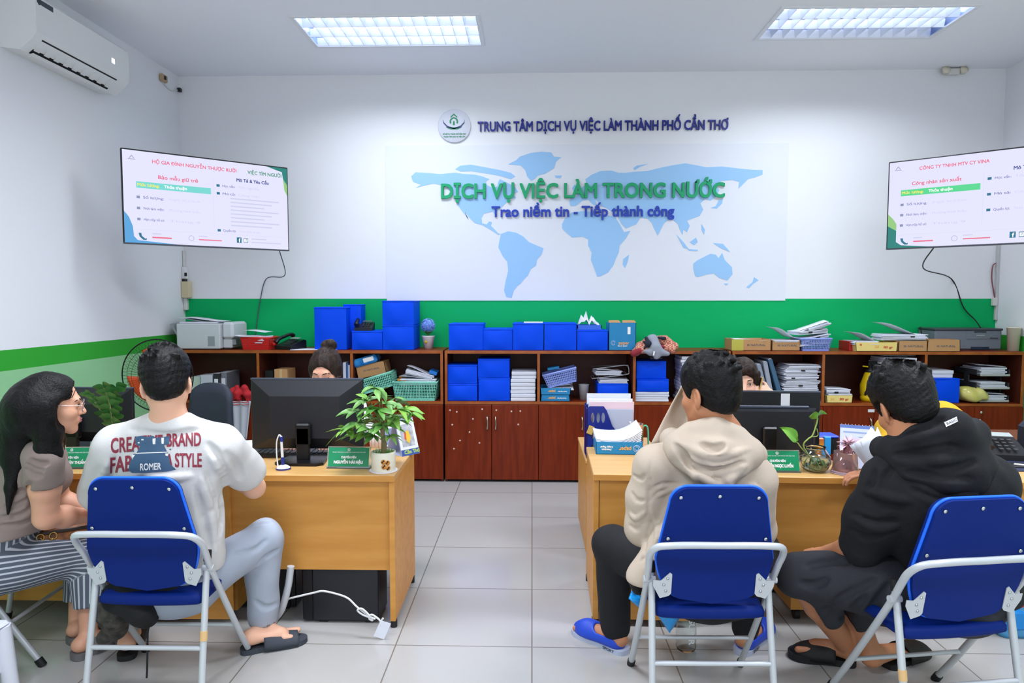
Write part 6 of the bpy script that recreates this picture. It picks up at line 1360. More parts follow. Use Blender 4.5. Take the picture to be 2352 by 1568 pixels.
p = onz(1893, 1047, ZD); t = thing('desk_tray', 'blue-rimmed black desk tray behind the yellow packet', 'tray', (p[0], min(p[1] + .16, 3.63), ZD)); b = B(); b.bb(-.09, .09, -.05, .05, 0, .085, .004); b.build('body', m_black, t); b = B(); b.bb(-.093, .093, -.053, .053, .085, .097, .004); b.build('rim', mat('rim_blue', '#2448D8', 0.35), t)
# ---- far right desk
p = onz(2312, 1058, ZD); telephone('large black office telephone on the far right desk', (p[0], p[1] + .09, ZD + .001), -12, 1.12, False, '#A9B2AE')
p = onz(2350, 1075, ZD); t = thing('desk_pad', 'dark blue-grey desk pad on the far right desk', 'desk pad', (p[0] + .04, p[1] + .03, ZD)); b = B(); b.bb(-.12, .2, -.1, .1, 0, .006, .001); b.build('pad', mat('pad_dark', '#2A3050', 0.5), t); b = B(); b.bb(-.10, .0, -.05, .05, .006, .01); b.build('slot', m_black, t)
b = B(); b.tube(catmull([(p[0] - .03, p[1] + .02, ZD + .015), (p[0] + .05, p[1] - .005, ZD + .012), (p[0] + .15, p[1] - .012, ZD + .012), (p[0] + .2, p[1] + .05, ZD + .012)], 6), .005, 7); tag(b.build('white_lead', m_cabw), 'white lead lying over the dark desk pad', 'cable')
p = P(2348, 1022, 3.7); t = thing('desk_bag', 'dark navy bag standing at the right end of the far right desk', 'bag', (p[0] + .05, 3.66, ZD)); b = B(); b.box((0, 0, .085), (.17, .12, .165), .03); b.build('body', mat('bag_navy', '#1B2436', 0.6), t); b = B(); b.tube(catmull([(-.04, -.03, .165), (-.03, -.03, .2), (.03, -.03, .2), (.04, -.03, .165)], 5), .006, 6); b.build('handle', mat('bag_navy2', '#131A28', 0.6), t)
# ---- under and behind the desks
a0, a1 = onz(716, 1434, 0), onz(868, 1436, 0)
t = thing('computer_tower', 'black tower added to fill the dark space behind the shin of the white-shirted man', 'computer', (P(622, 1400, 3.3)[0] - .02, 3.36, 0))  # added black case that darkens the space under the left desk
b = B(); b.bb(-.21, .13, -.09, .10, .012, .42, .004); b.build('case', mat('tower_fill', '#131417', 0.5), t); b = B(); b.bb(.13, .16, -.09, .10, .012, .42, .004); b.build('front_bezel', m_black, t); b = B(); b.bb(-.18, -.14, -.08, .09, 0, .013); b.bb(.08, .12, -.08, .09, 0, .013); b.build('foot', m_black, t)
t = thing('computer_tower', 'black computer tower with a seam, under the left desk behind the white cable', 'computer', ((a0[0] + a1[0]) / 2, 3.235, 0)); w_ = a1[0] - a0[0]
b = B(); b.bb(-w_ / 2, w_ / 2, -.1, .09, .012, .40, .004); b.build('case', mat('tower_black', '#1A1D24', 0.4), t); b = B(); b.bb(-w_ / 2 - .05, -w_ / 2, -.1, .09, .012, .40, .006); b.build('front_bezel', m_black, t)
b = B()
for sx in (-1, 1): b.bb(sx * w_ * .35 - .02, sx * w_ * .35 + .02, -.09, .08, 0, .013)
b.build('foot', m_black, t)
def fl(x, y, z=0.005): return tuple(onz(x, y, z))
b = B(); pts = [(643, 1390), (660, 1376), (690, 1368), (720, 1361), (742, 1357), (775, 1364), (800, 1374), (822, 1395), (850, 1415), (862, 1421)]
b.tube(catmull([tuple(P(x, y, 3.04 - .06 * i / 9)) for i, (x, y) in enumerate(pts)], 6), .0045, 7); q = catmull([tuple(P(x, y, 2.985)) for x, y in ((862, 1421), (835, 1412), (821, 1401), (832, 1398), (850, 1415), (856, 1424), (848, 1420), (853, 1411), (868, 1420), (874, 1426), (880, 1419))], 6); b.tube(q, .0045, 7)
tag(b.build('network_cable', m_cabw), 'knotted white cable before the black computer tower', 'cable')
c0 = np.array(P(878, 1446, 2.98)); b = B(); b.box((0, 0, 0), (.05, .0016, .08)); tag(b.build('paper_tag', m_paper2, M=tr(c0[0], c0[1], c0[2]) @ rot('Y', 24) @ rot('Z', 12)), 'white paper tag at the end of the knotted cable', 'tag')
t = thing('steel_tube', 'bent pale steel tube standing before the black computer tower', 'tube', tuple(P(640, 1420, 3.0))); o_ = np.array(t.location)
b = B(); b.tube(catmull([P(x, y, 3.02) - o_ for x, y in ((668, 1300), (662, 1345), (650, 1390), (638, 1412), (620, 1428))], 6), .0165, 10); b.build('tube', m_steel, t)
b = B(); b.bb(-0.06, 0.02, -.012, .012, -o_[2], -o_[2] + .02, .003); b.bb(-.05, -.02, -.01, .01, -o_[2] + .02, .0, .003); b.build('foot', m_rub, t)
p = onz(1580, 1502, 0); t = thing('water_bottle', 'clear plastic water bottle on the floor under the chair of the beige-jacketed man', 'bottle', (p[0], p[1] + .04, 0))
b = B(); b.lathe([(0, .004), (.03, 0), (.04, .006), (.044, .02), (.042, .035), (.044, .05), (.044, .16), (.042, .175), (.028, .22), (.014, .245), (.014, .265), (.012, .265), (.012, .245), (.026, .218), (.0405, .173), (.0425, .16), (.0425, .05), (.0405, .035), (.0425, .02), (.038, .008), (0, .007)], 26); b.build('bottle', mat('pet_plastic', '#F2F6F6', 0.05, trans=1.0, ior=1.25), t)
b = B(); b.lathe([(0, .262), (.016, .262), (.016, .285), (0, .286)], 18); b.build('cap', mat('cap_white', '#E2E2E2', 0.4), t)
text('print', 'SUPER', .034, tr(.012, -.0465, .10) @ FACE @ rot('Z', -90), m_tw, t, width=.11, bold=.0008)
a = R(2306, 2420, 1335, 1472, 3.08); t = thing('bottled_water_pack', 'shrink-wrapped blue pack of bottled water at the right edge of the floor', 'bottle pack', ((a[0] + a[1]) / 2, 3.2, 0)); w_ = a[1] - a[0]
b = B()
for i in range(4):
    for j in range(2):
        cx_, cy_ = -w_ / 2 + w_ * (i + .5) / 4, -.09 + .09 * j; b.lathe([(0, 0), (.034, 0), (.037, .02), (.035, .06), (.037, .10), (.035, .16), (.022, .21), (.014, .235), (0, .236)], 14, tr(cx_, cy_, .0))
b.build('bottles', mat('bottle_blue', '#5AB0E8', 0.2, trans=0.3), t)
b = B(); b.bb(-w_ / 2 - .008, w_ / 2 + .008, -.135, .045, .03, .14, .02); b.build('wrap_band', mat('wrap_blue', '#1E84D2', 0.2), t); text('print', 'a', .10, tr(-w_ / 2 + .075, -.137, .185) @ FACE, mat('print_red2', '#D02030', 0.4), t, bold=.003)
t = thing('plastic_stool', 'white plastic stool corner at the bottom left edge', 'stool', (-2.19, 2.33, 0))
b = B(); b.bb(-.2, .19, -.17, .17, .285, .31, .012); b.build('seat', mat('stool_white', '#DDE0EA', 0.3), t)
for sx in (-1, 1):
    for sy in (-1, 1): b = B(); b.tube([(sx * .165, sy * .145, .29), (sx * .185, sy * .165, 0)], [.035, .028], 8); b.build('leg', mat('stool_white', '#DDE0EA'), t)
b = B()
for sx in (-1, 1): b.bb(sx * .17, sx * .176, -.14, .14, .12, .285)
for sy in (-1, 1): b.bb(-.16, .16, sy * .15, sy * .156, .12, .285)
b.build('skirt', mat('stool_white', '#DDE0EA'), t)
# office chair behind the white-shirted man
t = thing('office_chair', 'dark office chair with black armrests behind the head of the white-shirted man', 'chair', (P(405, 950, 3.9)[0], 3.95, 0), 155)
m_oc = mat('office_fabric', '#2A303D', 0.7)
b = B(); b.grid(lambda u, v: ((u - .5) * (.44 - .10 * v) , -.20 - .04 * v + .10 * (u - .5) ** 2, .50 + .52 * v - .06 * abs(2 * u - 1) ** 3 * v), 10, 8); b.build('backrest', m_oc, t, solid=.03)
b = B(); b.bb(-.23, .23, -.18, .26, .42, .48, .025); b.build('seat', m_oc, t); b = B(); b.cyl((0, 0, .08), (0, 0, .42), .028, 12); b.bb(-.02, .02, -.23, -.19, .42, .6); b.build('post', m_black, t)
for sx in (-1, 1):
    b = B(); b.tube(catmull([(sx * .22, -.02, .43), (sx * .27, -.04, .5), (sx * .275, -.06, .64), (sx * .27, .02, .68), (sx * .27, .16, .66), (sx * .265, .2, .58), (sx * .22, .12, .44)], 6), .018, 8, flat=1.3); b.build('armrest', mat('arm_black', '#131417', 0.3), t)
for k in range(5):
    a_ = k * 2 * PI / 5; b = B(); b.tube([(0, 0, .09), (.27 * math.cos(a_), .27 * math.sin(a_), .065)], [.025, .016], 8); lg = b.build('leg', m_black, t); b = B(); b.ell((.27 * math.cos(a_), .27 * math.sin(a_), .03), (.02, .02, .03)); b.build('caster', m_black, lg)
# pedestal fan
FNY = 4.5; p = P(362, 862, FNY); t = thing('pedestal_fan', 'standing fan with orange blades behind the white-shirted man', 'fan', (p[0], FNY, 0)); hz = p[2]
b = B(); b.lathe([(0, 0), (.17, 0), (.17, .02), (.05, .05), (.03, .06), (0, .06)], 28); b.build('base', m_black, t); b = B(); b.cyl((0, .07, .05), (0, .07, hz - .04), .014, 10); b.build('pole', m_black, t)
b = B(); b.lathe([(0, -.02), (.05, -.01), (.06, .05), (.04, .13), (0, .14)], 18, tr(0, .04, hz) @ rot('X', -90)); b.build('motor', m_black, t)
b = B(); rr = .243
b.tube([(rr * math.cos(x), 0, hz + rr * math.sin(x)) for x in np.linspace(0, 2 * PI, 49)[:-1]], .0045, 6, True)
for r_, y_ in ((.19, -.035), (.15, -.05), (.10, -.06), (.055, -.062)): b.tube([(r_ * math.cos(x), y_, hz + r_ * math.sin(x)) for x in np.linspace(0, 2 * PI, 41)[:-1]], .0012, 4, True)
for k in range(60):
    a_ = 2 * PI * k / 60
    for sg in (-1, 1): b.tube([(r_ * math.cos(a_), sg * y_, hz + r_ * math.sin(a_)) for r_, y_ in ((rr, 0), (.20, .033), (.12, .056), (.045, .062))], .0009, 3, caps=False)
b.build('cage', mat('cage_black', '#1A1B1C', 0.4, 0.5), t)
m_fb = mat('fan_orange', '#E5562B', 0.35)
for k in range(3):
    a_ = math.radians(92 + 120 * k); b = B()
    b.grid(lambda u, v: ((.03 + .165 * u) * math.cos(a_ + (v - .5) * (.9 + .2 * u) ), .015 * (v - .5) * 2 - .01, hz + (.03 + .165 * u) * math.sin(a_ + (v - .5) * (.9 + .2 * u))), 8, 6); b.build('blade', m_fb, t, solid=.002)
b = B(); b.lathe([(0, 0), (.03, 0), (.028, .03), (0, .036)], 16, tr(0, -.0, hz) @ rot('X', 90)); b.build('hub', mat('fan_hub', '#D8D4D0', 0.4), t)
# ================================================================ PEOPLE
m_skinA = mat('skin_light', '#D9A184', 0.5, sss=0.12); m_skinB = mat('skin_tan', '#B97D5A', 0.5, sss=0.1); m_skinC = mat('skin_fair', '#E2AE92', 0.5, sss=0.12)
def hairmat(name, c, c2):
    m = mat(name, c, 0.5, bump=(150, 0.35), spec=0.25); nt = m.node_tree
    n = nt.nodes.new('ShaderNodeTexNoise'); n.inputs['Scale'].default_value = 60; mp = nt.nodes.new('ShaderNodeMapping'); mp.inputs['Scale'].default_value = (1, 1, 0.12); tcn = nt.nodes.new('ShaderNodeTexCoord'); rp = nt.nodes.new('ShaderNodeValToRGB')
    nt.links.new(tcn.outputs['Object'], mp.inputs[0]); nt.links.new(mp.outputs[0], n.inputs[0]); nt.links.new(n.outputs['Fac'], rp.inputs[0])
    rp.color_ramp.elements[0].position = .4; rp.color_ramp.elements[1].position = .7; rp.color_ramp.elements[0].color = lin(c); rp.color_ramp.elements[1].color = lin(c2)
    nt.links.new(rp.outputs[0], nt.nodes['Principled BSDF'].inputs['Base Color']); return m
m_hair = hairmat('hair_black', '#070606', '#100E0F'); m_hairb = hairmat('hair_brown', '#1D1410', '#38281F')
m_lip = mat('lips', '#B0606A', 0.4); m_eye = mat('eye_white', '#E4E0DC', 0.25); m_iris = mat('iris', '#1B110D', 0.15); m_brow = mat('brow', '#221815', 0.7)
V3 = lambda p: np.array(p, float)
def head_frame(c, yaw=0, pitch=0, roll=0, s=1.0):
    """local axes: x to the person's right, y out of the face, z up; yaw is counter-clockwise from +Y, pitch looks down"""
    return tr(*c) @ rot('Z', yaw) @ rot('X', -pitch) @ rot('Y', roll) @ Matrix.Scale(s, 4)
def H(M, x, y, z): return V3(M @ Vector((x, y, z)))
def R3(M): return np.array(M.to_3x3().normalized())
def add_head(sd, M, neck_to, neck_r=0.052, female=False, ears=True):
    s = M.to_scale()[0]; Rm = R3(M)
    def el(x, y, z, rx, ry, rz, k=0.02, op='add', M2=None): sd.ell(H(M, x, y, z), np.array((rx, ry, rz)) * s, k * s, Rm if M2 is None else R3(M2), op)
    def cp(a, b, ra, rb, k=0.015, op='add'): sd.cap(H(M, *a), H(M, *b), ra * s, rb * s, k * s, op=op)
    el(0, -.012, .03, .075, .095, .085); el(0, .035, -.03, .060, .058, .082, .03)
    jw = .044 if female else .05
    cp((-jw, .0, -.055), (0, .066, -.100), .021, .018); cp((jw, .0, -.055), (0, .066, -.100), .021, .018)
    el(0, .072, -.100, .020, .017, .016, .015); el(0, .04, -.075, .045, .045, .03, .02)
    el(-.040, .058, -.032, .026, .026, .024, .02); el(.040, .058, -.032, .026, .026, .024, .02)
    cp((-.036, .083, .022), (.036, .083, .022), .011, .011, .018)
    el(-.031, .098, .0, .017, .014, .011, .012, 'sub'); el(.031, .098, .0, .017, .014, .011, .012, 'sub')
    el(-.031, .079, .0, .017, .0125, .0105, .006); el(.031, .079, .0, .017, .0125, .0105, .006)
    cp((0, .088, .012), (0, .106, -.026), .0085, .0115, .012); el(0, .108, -.031, .0125, .0115, .0095, .006)
    el(-.0125, .097, -.035, .008, .010, .007, .006); el(.0125, .097, -.035, .008, .010, .007, .006)
    el(0, .090, -.062, .024, .012, .013, .012)
    if ears:
        for sg in (-1, 1):
            Me = M @ tr(sg * .078, -.012, -.012) @ rot('Z', sg * 22) @ rot('X', -12)
            sd.ell(V3(Me.to_translation()), np.array((.009, .021, .034)) * s, .006 * s, R3(Me)); sd.ell(H(Me, sg * .007, .002, .004), np.array((.006, .011, .019)) * s, .004 * s, R3(Me), 'sub')
            sd.ell(H(Me, 0, .006, -.028), np.array((.007, .010, .011)) * s, .006 * s, R3(Me))
    sd.cap(H(M, 0, -.022, -.055), neck_to, neck_r, neck_r * 1.12, .03)
def face_parts(t, M, brow=True, eyes=True, lips=True, closed=False):
    if lips:
        b = B()
        for z, rx, rz_ in ((-.0585, .021, .0048), (-.0675, .018, .0062)): b.ell((0, .0985 if z > -.06 else .0975, z), (rx, .0065, rz_), nu=18, nv=10)
        b.build('lips', m_lip, t, M=M).parent = None if False else t
    for sg in (-1, 1):
        if eyes and not closed:
            b = B(); b.ell((sg * .031, .0765, .0), (.0125, .0165, .0058), nu=18, nv=12); e = b.build('eye', m_eye, t, M=M); b = B(); b.ell((sg * .031, .0885, .0), (.0052, .0052, .0052)); b.build('iris', m_iris, e, M=None); 
            b = B(); b.tube(catmull([(sg * .016, .089, -.001), (sg * .024, .0935, .0055), (sg * .034, .092, .0062), (sg * .045, .083, .001)], 5), .0016, 5); b.build('eyelash', m_brow, t, M=M)
        if eyes and closed:
            b = B(); b.tube(catmull([(sg * .016, .0895, -.004), (sg * .025, .0935, -.0075), (sg * .036, .091, -.0065), (sg * .046, .083, -.002)], 5), .0016, 5); b.build('eyelash', m_brow, t, M=M)
        if brow:
            b = B(); b.tube(catmull([(sg * .013, .0945, .020), (sg * .028, .0945, .0265), (sg * .04, .0885, .026), (sg * .053, .077, .018)], 5), [.0022] + [.0032] * 9 + [.0026] * 4 + [.0015] * 2, 6, flat=.9); b.build('eyebrow', m_brow, t, M=M)
def fixM(t):      # parts built with a world matrix under a thing
    for o in kids(t):
        pass
def hand(sd, wrist, d, n, side, curl=0.5, s=1.0):
    """d along the fingers, n out of the back of the hand, side +1: the thumb lies on the d x n side"""
    w = V3(wrist); d = V3(d) / np.linalg.norm(d); n = V3(n) - d * (V3(n) @ d); n /= np.linalg.norm(n); u = np.cross(d, n) * side
    Rm = np.stack([u, d, n], 1)
    sd.ell(w + d * .045 * s, (.040 * s, .050 * s, .017 * s), .012, Rm); sd.cap(w - d * .02 * s, w + d * .02 * s, .027 * s, .027 * s, .015, sc=(1, 1, .72), Rm=Rm)
    for off, L_ in ((-.030, .066), (-.010, .080), (.011, .086), (.031, .078)):
        off = -off; p = w + d * .084 * s + u * (-off) * -1 * s * 1.0; a = 0.0; dd = d
        for k, f in enumerate((.45, .32, .25)):
            a += curl * (.35 + .3 * k); dd = d * math.cos(a) - n * math.sin(a); q = p + dd * L_ * f * s; sd.cap(p, q, (.0088 - .0008 * k) * s, (.0082 - .0009 * k) * s, .003); p = q
    p = w + d * .02 * s + u * .028 * s; q = p + (u * .75 + d * .6 - n * .25) * .042 * s; e = q + (u * .25 + d * .9 - n * .45) * .032 * s
    sd.cap(p, q, .013 * s, .0105 * s, .008); sd.cap(q, e, .0100 * s, .0085 * s, .003)
def foot(sd, ankle, heel, toe):
    a, h, t_ = V3(ankle), V3(heel), V3(toe); d = t_ - h; L_ = np.linalg.norm(d); d /= L_; u = np.array((d[1], -d[0], 0)); up = np.array((0, 0, 1.0))
    sd.cap(a, h + up * .035 + d * .035, .034, .033, .02); sd.cap(h + up * .03 + d * .02, h + d * L_ * .68 + up * .022, .030, .026, .02, sc=(1.15, 1, .9), Rm=np.stack([u, d, up], 1)); sd.cap(a + d * .01, h + d * L_ * .62 + up * .03, .034, .022, .02)
    for k, o_ in enumerate((-.030, -.012, .003, .017, .029)): sd.cap(h + d * L_ * .70 + u * o_ + up * .016, h + d * L_ * (.97 - .035 * k if k else .97) + u * o_ * 1.02 + up * .012, .013 if k else .015, .0095 if k else .013, .005)
def sole_outline(L_, w_):
    return [(x * w_, y * L_) for x, y in ((-.30, -.02), (-.40, .10), (-.36, .35), (-.44, .6), (-.5, .78), (-.42, .93), (-.2, 1.03), (.1, 1.03), (.38, .93), (.48, .75), (.42, .5), (.33, .3), (.38, .08), (.28, -.03), (0, -.06))]
def shoe_frame(heel, toe):
    h, t_ = Vector(heel), Vector(toe); d = t_ - h; L_ = d.length; yaw = math.atan2(-d.x, d.y); pit = math.asin(max(-1, min(1, d.z / L_)))
    return tr(*h) @ Matrix.Rotation(yaw, 4, 'Z') @ Matrix.Rotation(pit, 4, 'X'), L_
def slipper(t, heel, toe, m_sole, m_up, closed=False, th=.022, wd=.100):
    M, L_ = shoe_frame(heel, toe); L_ += .02
    ol = [(p[0], p[1]) for p in catmull([(x, y, 0) for x, y in sole_outline(L_, wd)], 3, True)]
    b = B(); b.prism(ol, 0, th, M); s_ = b.build('slipper', m_sole, t)
    b = B(); y0, y1 = (.32, .88) if not closed else (.30, 1.0)
    def f(u, v):
        y = L_ * (y0 + (y1 - y0) * u); hw = wd * (.50 - .06 * abs(u - .5)); hgt = .062 - .022 * u
        if closed: hw = wd * .5 * math.sqrt(max(0.02, 1 - max(0, (u - .35) / .68) ** 2)); hgt = (.075 - .03 * u) * math.sqrt(max(0.05, 1 - max(0, (u - .5) / .52) ** 2))
        a = PI * v; return (-hw * math.cos(a), y, th * .5 + (hgt) * math.sin(a) ** .75)
    b.grid(f, 12, 14, 0, M); b.build('strap', m_up, s_, solid=.006 if not closed else .004)
    return s_, M, L_
def person(label, loc): return thing('person', label, 'person', loc, world=True)
def hang(t, name, sd, m): return sd.build(name, m, t)
def short_hair(M, t, m, seed, top=.03, nape=-.075, h=.004, side=.012, tuft=1.0):
    s = M.to_scale()[0]; Rm = R3(M); c = V3(M.to_translation()); sd = S(c - .17, c + .17, h)
    sd.ell(H(M, 0, -.014, .036), np.array((.075 + side, .097 + side, .085 + top * .6)) * s, 0, Rm); sd.ell(H(M, 0, .0, .075), np.array((.072 + side, .09 + side, .055 + top * .6)) * s, .03, Rm)
    sd.ell(H(M, 0, -.055, -.02), np.array((.066, .062, .060)) * s, .02, Rm)
    rg = random.Random(seed)
    for k in range(46):
        a, ph = rg.uniform(0, 2 * PI), rg.uniform(.05, 1.25); v = np.array((math.sin(ph) * math.cos(a) * (.078 + side), math.sin(ph) * math.sin(a) * (.098 + side), math.cos(ph) * (.088 + top * .7)))
        p = v + np.array((0, -.010, .036)); tg = np.array((rg.uniform(-.4, .4) + v[0] * 3, .6 + rg.uniform(-.3, .3), -.25 - .5 * math.sin(ph))) * .035
        sd.cap(H(M, *(p - tg * .6)), H(M, *(p + tg * tuft)), .011 * s * tuft ** .5, .004 * s, .008 * s)
    # clear the face, the ears and the neck
    sd.ell(H(M, 0, .095, -.045), np.array((.088, .072, .098)) * s, .008, Rm, 'sub')
    for sg in (-1, 1): sd.ell(H(M, sg * .094, .006, -.026), np.array((.033, .046, .056)) * s, .006, Rm, 'sub')
    sd.half(H(M, 0, -.09, nape), R3(M) @ np.array((0, .35, -1.0)), .012)
    sd.waves(.0012, 320, seed, 4)
    return sd.build('hair', m, t)
def shell(lo, hi, h): return S(lo, hi, h)
def bounds(pts, pad=.2): a = np.array([V3(p) for p in pts]); return a.min(0) - pad, a.max(0) + pad
def yawR(deg): return np.array(rot('Z', deg).to_3x3())
def stamp(name, bm, px_of, bvh, m, parent, lift=.0016, maxe=5.0):
    """bend flat artwork (given in photo pixels) onto a garment"""
    for _ in range(5):
        le = [e for e in bm.edges if e.calc_length() > maxe]
        if not le: break
        bmesh.ops.subdivide_edges(bm, edges=le, cuts=1); bmesh.ops.triangulate(bm, faces=bm.faces)
    ok = True
    for v in bm.verts:
        x, y = px_of(v.co.x, v.co.y); d = ray(x, y); hit = bvh.ray_cast(Vector(CE), Vector(d).normalized())
        if hit[0] is None: v.co = Vector((0, 0, -9)); continue
        n = hit[1] if hit[1].dot(Vector(d)) < 0 else -hit[1]; v.co = hit[0] + n * (lift + v.co.z)
    bmesh.ops.delete(bm, geom=[v for v in bm.verts if v.co.z < -5], context='VERTS')
    me = bpy.data.meshes.new(name); bm.to_mesh(me); bm.free(); me.materials.append(m)
    o = link(name, me, parent); o.matrix_parent_inverse = wm(parent).inverted(); return o
def poly_bm(polys):
    bm = bmesh.new()
    for pl in polys: bm.faces.new([bm.verts.new((x, y, 0)) for x, y in pl])
    bmesh.ops.triangulate(bm, faces=bm.faces); return bm
def bvh_of(o):
    me = o.data; return BVHTree.FromPolygons([tuple(v.co) for v in me.vertices], [tuple(p.vertices) for p in me.polygons])
SEAT = .425
# ---------------------------------------------------------------- 1. man in the white t-shirt
t = person('person in a white printed t-shirt and pale jeans writing at the left desk', (-1.42, 2.62, 0))
Mh = head_frame(P(382, 880, 2.62), 22, 14, -5, 1.02)
shR, shL = P(512, 1030, 2.64), P(268, 1036, 2.64); neck = P(388, 985, 2.62)
elR, elL = P(584, 1119, 2.84), P(222, 1150, 2.80); wrR, wrL = P(486, 1080, 3.08), P(330, 1085, 3.10)
hipc = P(392, 1345, 2.66); hpR, hpL = hipc + np.array((.09, 0, 0)), hipc - np.array((.09, 0, 0))
knR, knL = P(606, 1236, 2.94), P(300, 1262, 2.96); anR, anL = P(604, 1440, 2.95), P(298, 1455, 2.88)
heR, toR = V3(onz(560, 1492, .012)), V3(onz(690, 1468, .012)); heL, toL = V3(onz(290, 1508, .012)), V3(onz(318, 1440, .012))
lo, hi = bounds([H(Mh, 0, 0, .13), elR, elL, wrR, wrL, knR, knL, heR, toR, heL, toL], .25); lo[2] = -.02
sd = S(lo, hi, .0055); add_head(sd, Mh, neck, .056)
sd.cap(neck, P(390, 1080, 2.63), .075, .13, .05, sc=(1.2, .75, 1)); sd.cap(P(390, 1080, 2.63), hipc, .14, .13, .05, sc=(1.1, .75, 1))
for sh, el_, wr in ((shR, elR, wrR), (shL, elL, wrL)):
    sd.cap(neck + np.array((0, 0, -.02)), sh, .05, .05, .03); sd.path([sh, el_, wr], [.05, .043, .028], .02)
hand(sd, wrR, (-.5, .6, -.15), (0, 0, 1), 1, .5); hand(sd, wrL, (.5, .6, -.1), (0, 0, 1), -1, .4)
for hp, kn, an in ((hpR, knR, anR), (hpL, knL, anL)): sd.path([hp, kn, an], [.078, .052, .036], .02)
foot(sd, anR, heR + np.array((0, 0, .02)), toR + np.array((0, 0, .02))); foot(sd, anL, heL + np.array((0, 0, .02)), toL + np.array((0, 0, .02)))
hang(t, 'body', sd, m_skinC)
short_hair(Mh, t, m_hair, 3, .030, -.082, tuft=.35)
# t-shirt
sd = S(lo, hi, .006)
sd.cap(P(392, 1065, 2.64), P(396, 1285, 2.66), .182, .188, .03, sc=(1.12, .70, 1))
sd.cap(P(380, 975, 2.625), P(500, 1018, 2.64), .058, .078, .05); sd.cap(P(396, 975, 2.625), P(275, 1022, 2.64), .058, .078, .05)
sd.cap(shR, P(562, 1080, 2.77), .085, .083, .045); sd.cap(shL, P(226, 1128, 2.76), .085, .082, .045)
sd.cap(P(390, 1020, 2.61), P(390, 1100, 2.59), .10, .11, .06, sc=(1.5, .6, 1))
sd.waves(.0035, 22, 8, 5, (1, 1, .8)); sd.waves(.0012, 70, 9, 4)
for q in (((478, 1020), (505, 1060), (520, 1125)), ((262, 1050), (246, 1100), (238, 1150)), ((520, 1040), (545, 1070), (552, 1100)), ((470, 1090), (492, 1160), (500, 1260)), ((448, 1120), (470, 1200), (486, 1270)), ((330, 1095), (300, 1110), (270, 1105)), ((300, 985), (380, 1000), (460, 985)), ((508, 1140), (512, 1190), (500, 1230))): sd.fold(q, .009, 0, 'sub', .018)
for q in (((486, 1050), (515, 1100), (520, 1160)), ((460, 1090), (484, 1170), (494, 1265)), ((250, 1060), (232, 1110), (226, 1150)), ((345, 1100), (390, 1098), (440, 1092))): sd.fold(q, .009, .004, 'add', .02)
d_ = elR - shR; sd.cap(P(562, 1080, 2.77), P(562, 1080, 2.77) + d_ * .5, .066, .085, .006, op='sub')
_n = d_ / np.linalg.norm(d_); sd.cap(P(562, 1080, 2.77) + _n * .13, P(562, 1080, 2.77) + _n * .16, .115, .12, .003, op='sub'); d_ = elL - shL; sd.cap(P(225, 1135, 2.77), P(225, 1135, 2.77) + d_ * .4, .062, .075, .006, op='sub')
sd.ell(neck + np.array((0, .015, .045)), (.072, .07, .06), .006, None, 'sub'); sd.half(P(394, 1318, 2.6), (0, 0, -1), .01)
ts = hang(t, 'tshirt', sd, mat('tshirt_white', '#CDCBC9', 0.8, bump=(160, .08)))
b = B(); b.tube([tuple(neck + np.array((.066 * math.cos(x), .012 + .062 * math.sin(x), .022 - .012 * math.sin(x)))) for x in np.linspace(0, 2 * PI, 40)[:-1]], .0022, 5, True); b.build('necklace', m_chrome, t)
bv = bvh_of(ts); m_pr = mat('print_maroon', '#8C2E40', 0.7); m_ps = mat('print_slate', '#3E5C7A', 0.7); m_pw = mat('print_offwhite', '#E9E7E4', 0.7)
def stamp_text(s_, box, m, lift=.0016, bold=.022):
    me = text_mesh(s_, 1.0, bold=bold); bm = bmesh.new(); bm.from_mesh(me); bmesh.ops.triangulate(bm, faces=bm.faces); xs_ = [v.co.x for v in bm.verts]; ys_ = [v.co.y for v in bm.verts]; ax, bx, ay, by = min(xs_), max(xs_), min(ys_), max(ys_)
    x0, x1, y0, y1, dy = box
    for v in bm.verts: v.co.x = x0 + (x1 - x0) * (v.co.x - ax) / (bx - ax); v.co.y = y1 + (y0 - y1) * (v.co.y - ay) / (by - ay) + dy * (v.co.x - x0) / (x1 - x0) + 0
    return stamp('shirt_print', bm, lambda x, y: (x, y), bv, m, ts, lift)
stamp_text('CREATIVE', (255, 374, 1006, 1041, -9), m_pr); stamp_text('BRAND', (383, 462, 995, 1026, -2), m_pr)
stamp_text('FABRIC', (253, 352, 1050, 1087, -11), m_pr); stamp_text('A', (382, 397, 1042, 1075, 0), m_pr); stamp_text('STYLE', (402, 464, 1040, 1073, 0), m_pr)
car = [[(311, 1003), (325, 1001), (338, 1004), (352, 1001), (358, 1006), (374, 1004), (390, 1001), (389, 1020), (378, 1022), (318, 1024), (312, 1018)], [(324, 1022), (376, 1020), (384, 1037), (314, 1041)], [(308, 1042), (386, 1039), (392, 1066), (405, 1078), (386, 1082), (338, 1085), (304, 1085), (296, 1079), (300, 1060)], [(302, 1035), (309, 1034), (308, 1038)], [(388, 1031), (394, 1030), (392, 1034)]]
stamp('shirt_print', poly_bm(car), lambda x, y: (x, y), bv, m_ps, ts, .0024)
stamp('shirt_print', poly_bm([[(351, 1008), (358, 1007), (358, 1020), (352, 1020)], [(371, 1006), (377, 1006), (377, 1019), (372, 1019)], [(314, 1040), (384, 1037), (385, 1039), (313, 1042)], [(305, 1045), (312, 1044), (308, 1050), (306, 1056)], [(380, 1041), (387, 1041), (386, 1047), (381, 1046)], [(326, 1008), (331, 1008), (331, 1011), (326, 1011)], [(318, 1015), (322, 1015), (322, 1018), (318, 1018)]]), lambda x, y: (x, y), bv, m_pw, ts, .0033)
stamp_text('ROMER', (323, 371, 1064, 1080, -2), m_pw, .0034)
